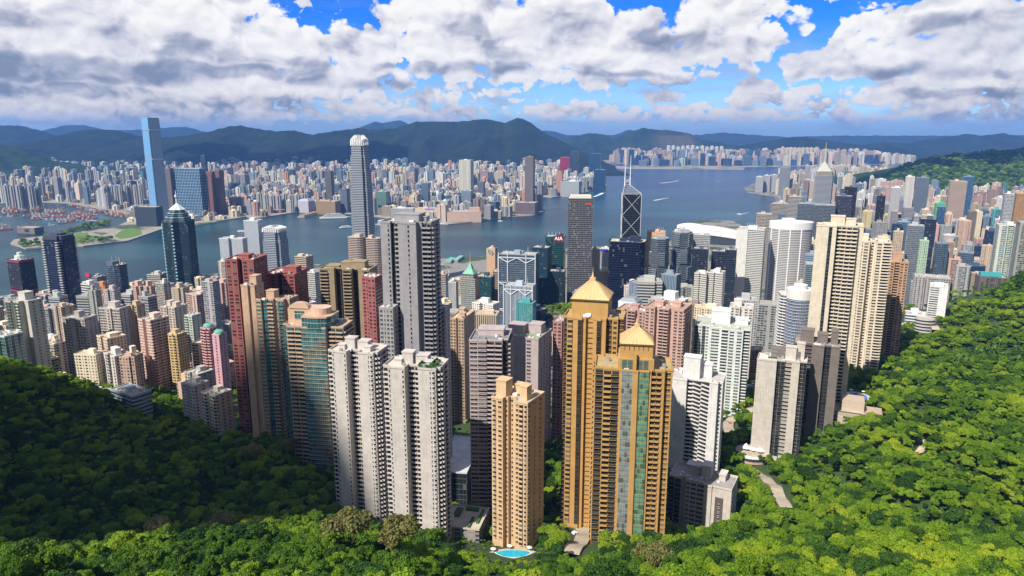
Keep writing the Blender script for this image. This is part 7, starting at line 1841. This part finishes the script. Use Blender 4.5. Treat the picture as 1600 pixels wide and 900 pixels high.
def ship(label, px, py, L, W, rot, hull=(.66, .68, .70), decks=3, name='ferry', cat='ferry'):
    c = G(px, py); root = empty(name, (c.x, c.y, 0), R(rot)); tag(root, label, cat)
    pl = [(-L / 2, -W / 2), (L * .36, -W / 2), (L / 2, 0), (L * .36, W / 2), (-L / 2, W / 2)]
    mb = MB(hull); mb.prism([(x * .95, y * .85) for x, y in pl], -1, 1.5, M['paint'], None); mb.prism(pl, 1.5, W * .28, M['paint'], M['rooft'], rooftint=(.5, .5, .48)); mb.build('hull', root)
    z = W * .28
    for k in range(decks):
        mb = MB((.68, .68, .68)); f = .86 - k * .09; mb.box(-L * .04, 0, z, z + W * .13, L * f * .85, W * (.86 - k * .08), M['band'], M['rooft'], tint=(.68, .68, .68)); mb.build('deck', root); z += W * .13
    mb = MB((.1, .25, .4)); mb.box(-L * .2, 0, z, z + W * .22, L * .06, W * .22, M['paint']); mb.build('funnel', root)
    return root
ship('long white cruise ship moored at the reclaimed shore', 524, 341, 150, 26, 14, decks=5, name='cruise_ship', cat='cruise ship')
ship('white yacht shaped ferry behind the foot of the silver harbour tower', 541, 356, 60, 14, 30)
ship('white ferry crossing just off the peninsula tip', 694, 350.5, 38, 12, -4)
ship('small ferry near the cultural hall', 782, 346, 26, 7, 10)
ship('tiny white boat in mid harbour', 684, 380, 14, 5, 20)
ship('tiny ferry west of the near shore', 378, 362, 40, 9, 5)
ship('small ferry trailing a wake towards the eastern bay', 1058, 283, 36, 9, 25)
ship('small boat below the dark far east water', 1155, 335, 26, 7, 170)
def wake(label, a, b, w0, w1):
    p, q = G(*a, .12), G(*b, .12); d = (q - p); n = Vector((-d.y, d.x, 0)).normalized(); mb = MB(); k = 14; rnd = random.Random(int(a[0])); rows = []
    for i in range(k + 1):
        t = i / k; c = p.lerp(q, t) + n * math.sin(t * 3) * w1 * .3; w = (w0 * (1 - t) + w1 * t) * rnd.uniform(.7, 1.2) / 2; rows.append((c - n * w, c + n * w))
    for (e, f), (g, h) in zip(rows[:-1], rows[1:]): mb.face([e, f, h, g] if True else None, M['foam'])
    o = mb.build('foam'); tag(o, label, kind='stuff'); 
    me = o.data; me.flip_normals() if me.polygons[0].normal.z < 0 else None
wake('white wake of the ferry heading for the eastern bay', (1056, 283.4), (1032, 286), 10, 26)
wake('broad white wake beside the eastern peninsula point', (944, 300), (928, 307.5), 26, 18)
wake('short white wake in mid harbour', (1022, 313.2), (1045, 309), 20, 6)
wake('short white wake far off the eastern near shore', (1156, 335), (1170, 332), 8, 3)
wake('thin white wake far out on the bay', (1118, 284.3), (1124, 284), 12, 8)
def pier(label, a, b, width, h, tint, roofc, wallm='band', name='pier'):
    p, q = G(*a, 0), G(*b, 0); d = q - p; L = d.length; root = empty(name, ((p.x + q.x) / 2, (p.y + q.y) / 2, 0), math.atan2(d.y, d.x)); tag(root, label, 'pier')
    mb = MB((.34, .32, .28)); mb.box(0, 0, -4, 3.4, L, width, M['seawall']); mb.build('deck', root)
    if h:
        mb = MB(tint); mb.box(0, 0, 3.4, 3.4 + h, L * .94, width * .7, M[wallm], M['rooft'], tint=tint); mb.build('wall', root)
        mb = MB(roofc)
        for i in range(7):
            x = (i - 3) / 7 * L * .92; mb.box(x, 0, 3.4 + h, 3.4 + h + 2.2, L * .09, width * .72, M['paint'])
        mb.build('roof', root)
pier('long roofed cruise pier with pale blue roof at the peninsula', (592, 352), (668, 344), 62, 16, (.58, .60, .62), (.35, .48, .62))
pier('brown finger pier with moored lighters off the reclaimed shore', (470, 340), (496, 333), 40, 5, (.34, .24, .16), (.3, .22, .16), 'wall')
pier('green roofed ferry pier beyond the ferris wheel', (700, 414), (708, 408), 26, 8, (.5, .5, .5), (.16, .42, .36))
pier('second green roofed ferry pier at the near harbour front', (712, 412), (722, 405), 20, 8, (.55, .5, .45), (.2, .42, .36))
# lawns on the spit and the shore parks: trees as one wood
M['lawn'] = plain('lawn', (.10, .19, .02), .95, noise=.35, scale=.02)
def lawn(label, pts, z):
    mb = MB(); mb.face([tuple(G(*p, z)) for p in reversed(pts)], M['lawn']); o = mb.build('grass'); tag(o, label, kind='structure')
    if o.data.polygons[0].normal.z < 0: o.data.flip_normals()
lawn('bright lawn on the western spit', [(178, 369), (190, 360), (205, 356), (220, 359), (222, 366), (205, 371), (188, 373)], 4.3)
lawn('yellow green lawn on the western spit', [(112, 372), (118, 365), (138, 363), (136, 370)], 4.3)
lawn('grass belt along the western spit', [(70, 383), (90, 376), (150, 370), (160, 374), (120, 380)], 4.3)
def park_trees():
    rnd = random.Random(31); pts = []
    for poly, n in [([(28, 384), (34, 377), (60, 380), (62, 386), (40, 388)], 60), ([(68, 370), (150, 350), (175, 346), (170, 356), (120, 364), (80, 376)], 240), ([(110, 380), (165, 372), (180, 376), (130, 383)], 70), ([(170, 308), (215, 314), (215, 326), (180, 322), (160, 312)], 260), ([(150, 306), (180, 306), (180, 312), (150, 310)], 60),
                    ([(775, 318), (800, 312), (805, 328), (785, 332)], 120), ([(712, 342), (738, 341), (738, 344), (712, 344)], 40), ([(608, 310), (632, 308), (634, 314), (610, 316)], 70), ([(670, 268), (705, 274), (700, 280), (668, 278)], 120), ([(350, 330), (400, 322), (400, 326), (350, 334)], 60), ([(800, 322), (806, 322), (806, 336), (800, 336)], 40), ([(470, 280), (500, 282), (500, 288), (470, 286)], 60), ([(880, 236), (960, 232), (960, 240), (885, 244)], 120)]:
        xs = [p[0] for p in poly]; ys = [p[1] for p in poly]; k = 0
        while k < n:
            px, py = rnd.uniform(min(xs), max(xs)), rnd.uniform(min(ys), max(ys))
            if in_poly(px, py, poly): c = G(px, py, 4); pts.append((c.x, c.y, 4, 0, 0)); k += 1
    wood('forest', pts, 'park trees along the shores across the harbour', 2.2, 11)
    me = EAST_HILL.data; pts = []
    while len(pts) < 5200:
        p = me.polygons[rnd.randrange(len(me.polygons))]; c = p.center
        if c.y < 5060 and c.z > 4 and -40 < pix(*c)[0] < 1700 and rnd.random() < p.area / 4000:
            vs = [me.vertices[i].co for i in p.vertices]; a, b = rnd.random(), rnd.random()
            q = vs[0].lerp(vs[1], a).lerp(vs[3].lerp(vs[2], a), b); pts.append((q.x, q.y, q.z - 4, 0, 0))
    wood('forest', pts, 'wood covering the green hill east of the island city', 3.4, 12)
park_trees()

# ------------------------------------------------------------------ unseen clouds overhead, placed so that their shadows fall on the slope, the estate and the hills
def cloud(label, target, half, height, seed, rot=0.0):
    """a heaped cloud at the given height, standing where its shadow lands on target (x, y, z)"""
    rnd = random.Random(seed)
    k = (height - target[2]) / sun_dir.z
    cx, cy = target[0] + sun_dir.x * k, target[1] + sun_dir.y * k
    mb = MB((.85, .86, .88))
    import bmesh
    bm = bmesh.new(); n = 46
    for i in range(n):
        a = rnd.uniform(0, 2 * math.pi); r = math.sqrt(rnd.random()) * .82
        x, y = half[0] * r * math.cos(a), half[1] * r * math.sin(a)
        x, y = x * math.cos(rot) - y * math.sin(rot), x * math.sin(rot) + y * math.cos(rot)
        s = min(half) * rnd.uniform(.22, .42)
        bmesh.ops.create_icosphere(bm, subdivisions=3, radius=s, matrix=Matrix.Translation((x, y, s * rnd.uniform(-.1, .9) * (1 - r * .6))) @ Matrix.Diagonal((1, 1, .7, 1)))
    sz = min(half)
    for v in bm.verts:
        nn = mnoise.noise(v.co * (6.0 / sz) + Vector((seed, 0, 0))) + .5 * mnoise.noise(v.co * (14.0 / sz))
        v.co += v.co.normalized() * nn * sz * .07
    me = bpy.data.meshes.new('cloud'); bm.to_mesh(me); bm.free()
    me.polygons.foreach_set('use_smooth', [True] * len(me.polygons)); me.materials.append(M['cloud'])
    o = bpy.data.objects.new('cloud', me); COL.objects.link(o); o.location = (cx, cy, height)
    tag(o, label, 'cloud', kind='stuff')
m, t, b = new_mat('cloud')
b.inputs['Base Color'].default_value = (.9, .9, .92, 1); b.inputs['Roughness'].default_value = 1; b.inputs['Specular IOR Level'].default_value = 0
M['cloud'] = m
cloud('heaped white cloud overhead that shades the western slope', (-335, 415, 200), (265, 150), 1750, 2, .22)

cloud('high white cloud that shades the top of the green eastern hill', (3250, 5000, 300), (1150, 300), 3000, 5, -.1)
cloud('high white cloud that shades the foot of the mountains', (-2600, 7900, 100), (1700, 800), 3200, 6, .1)
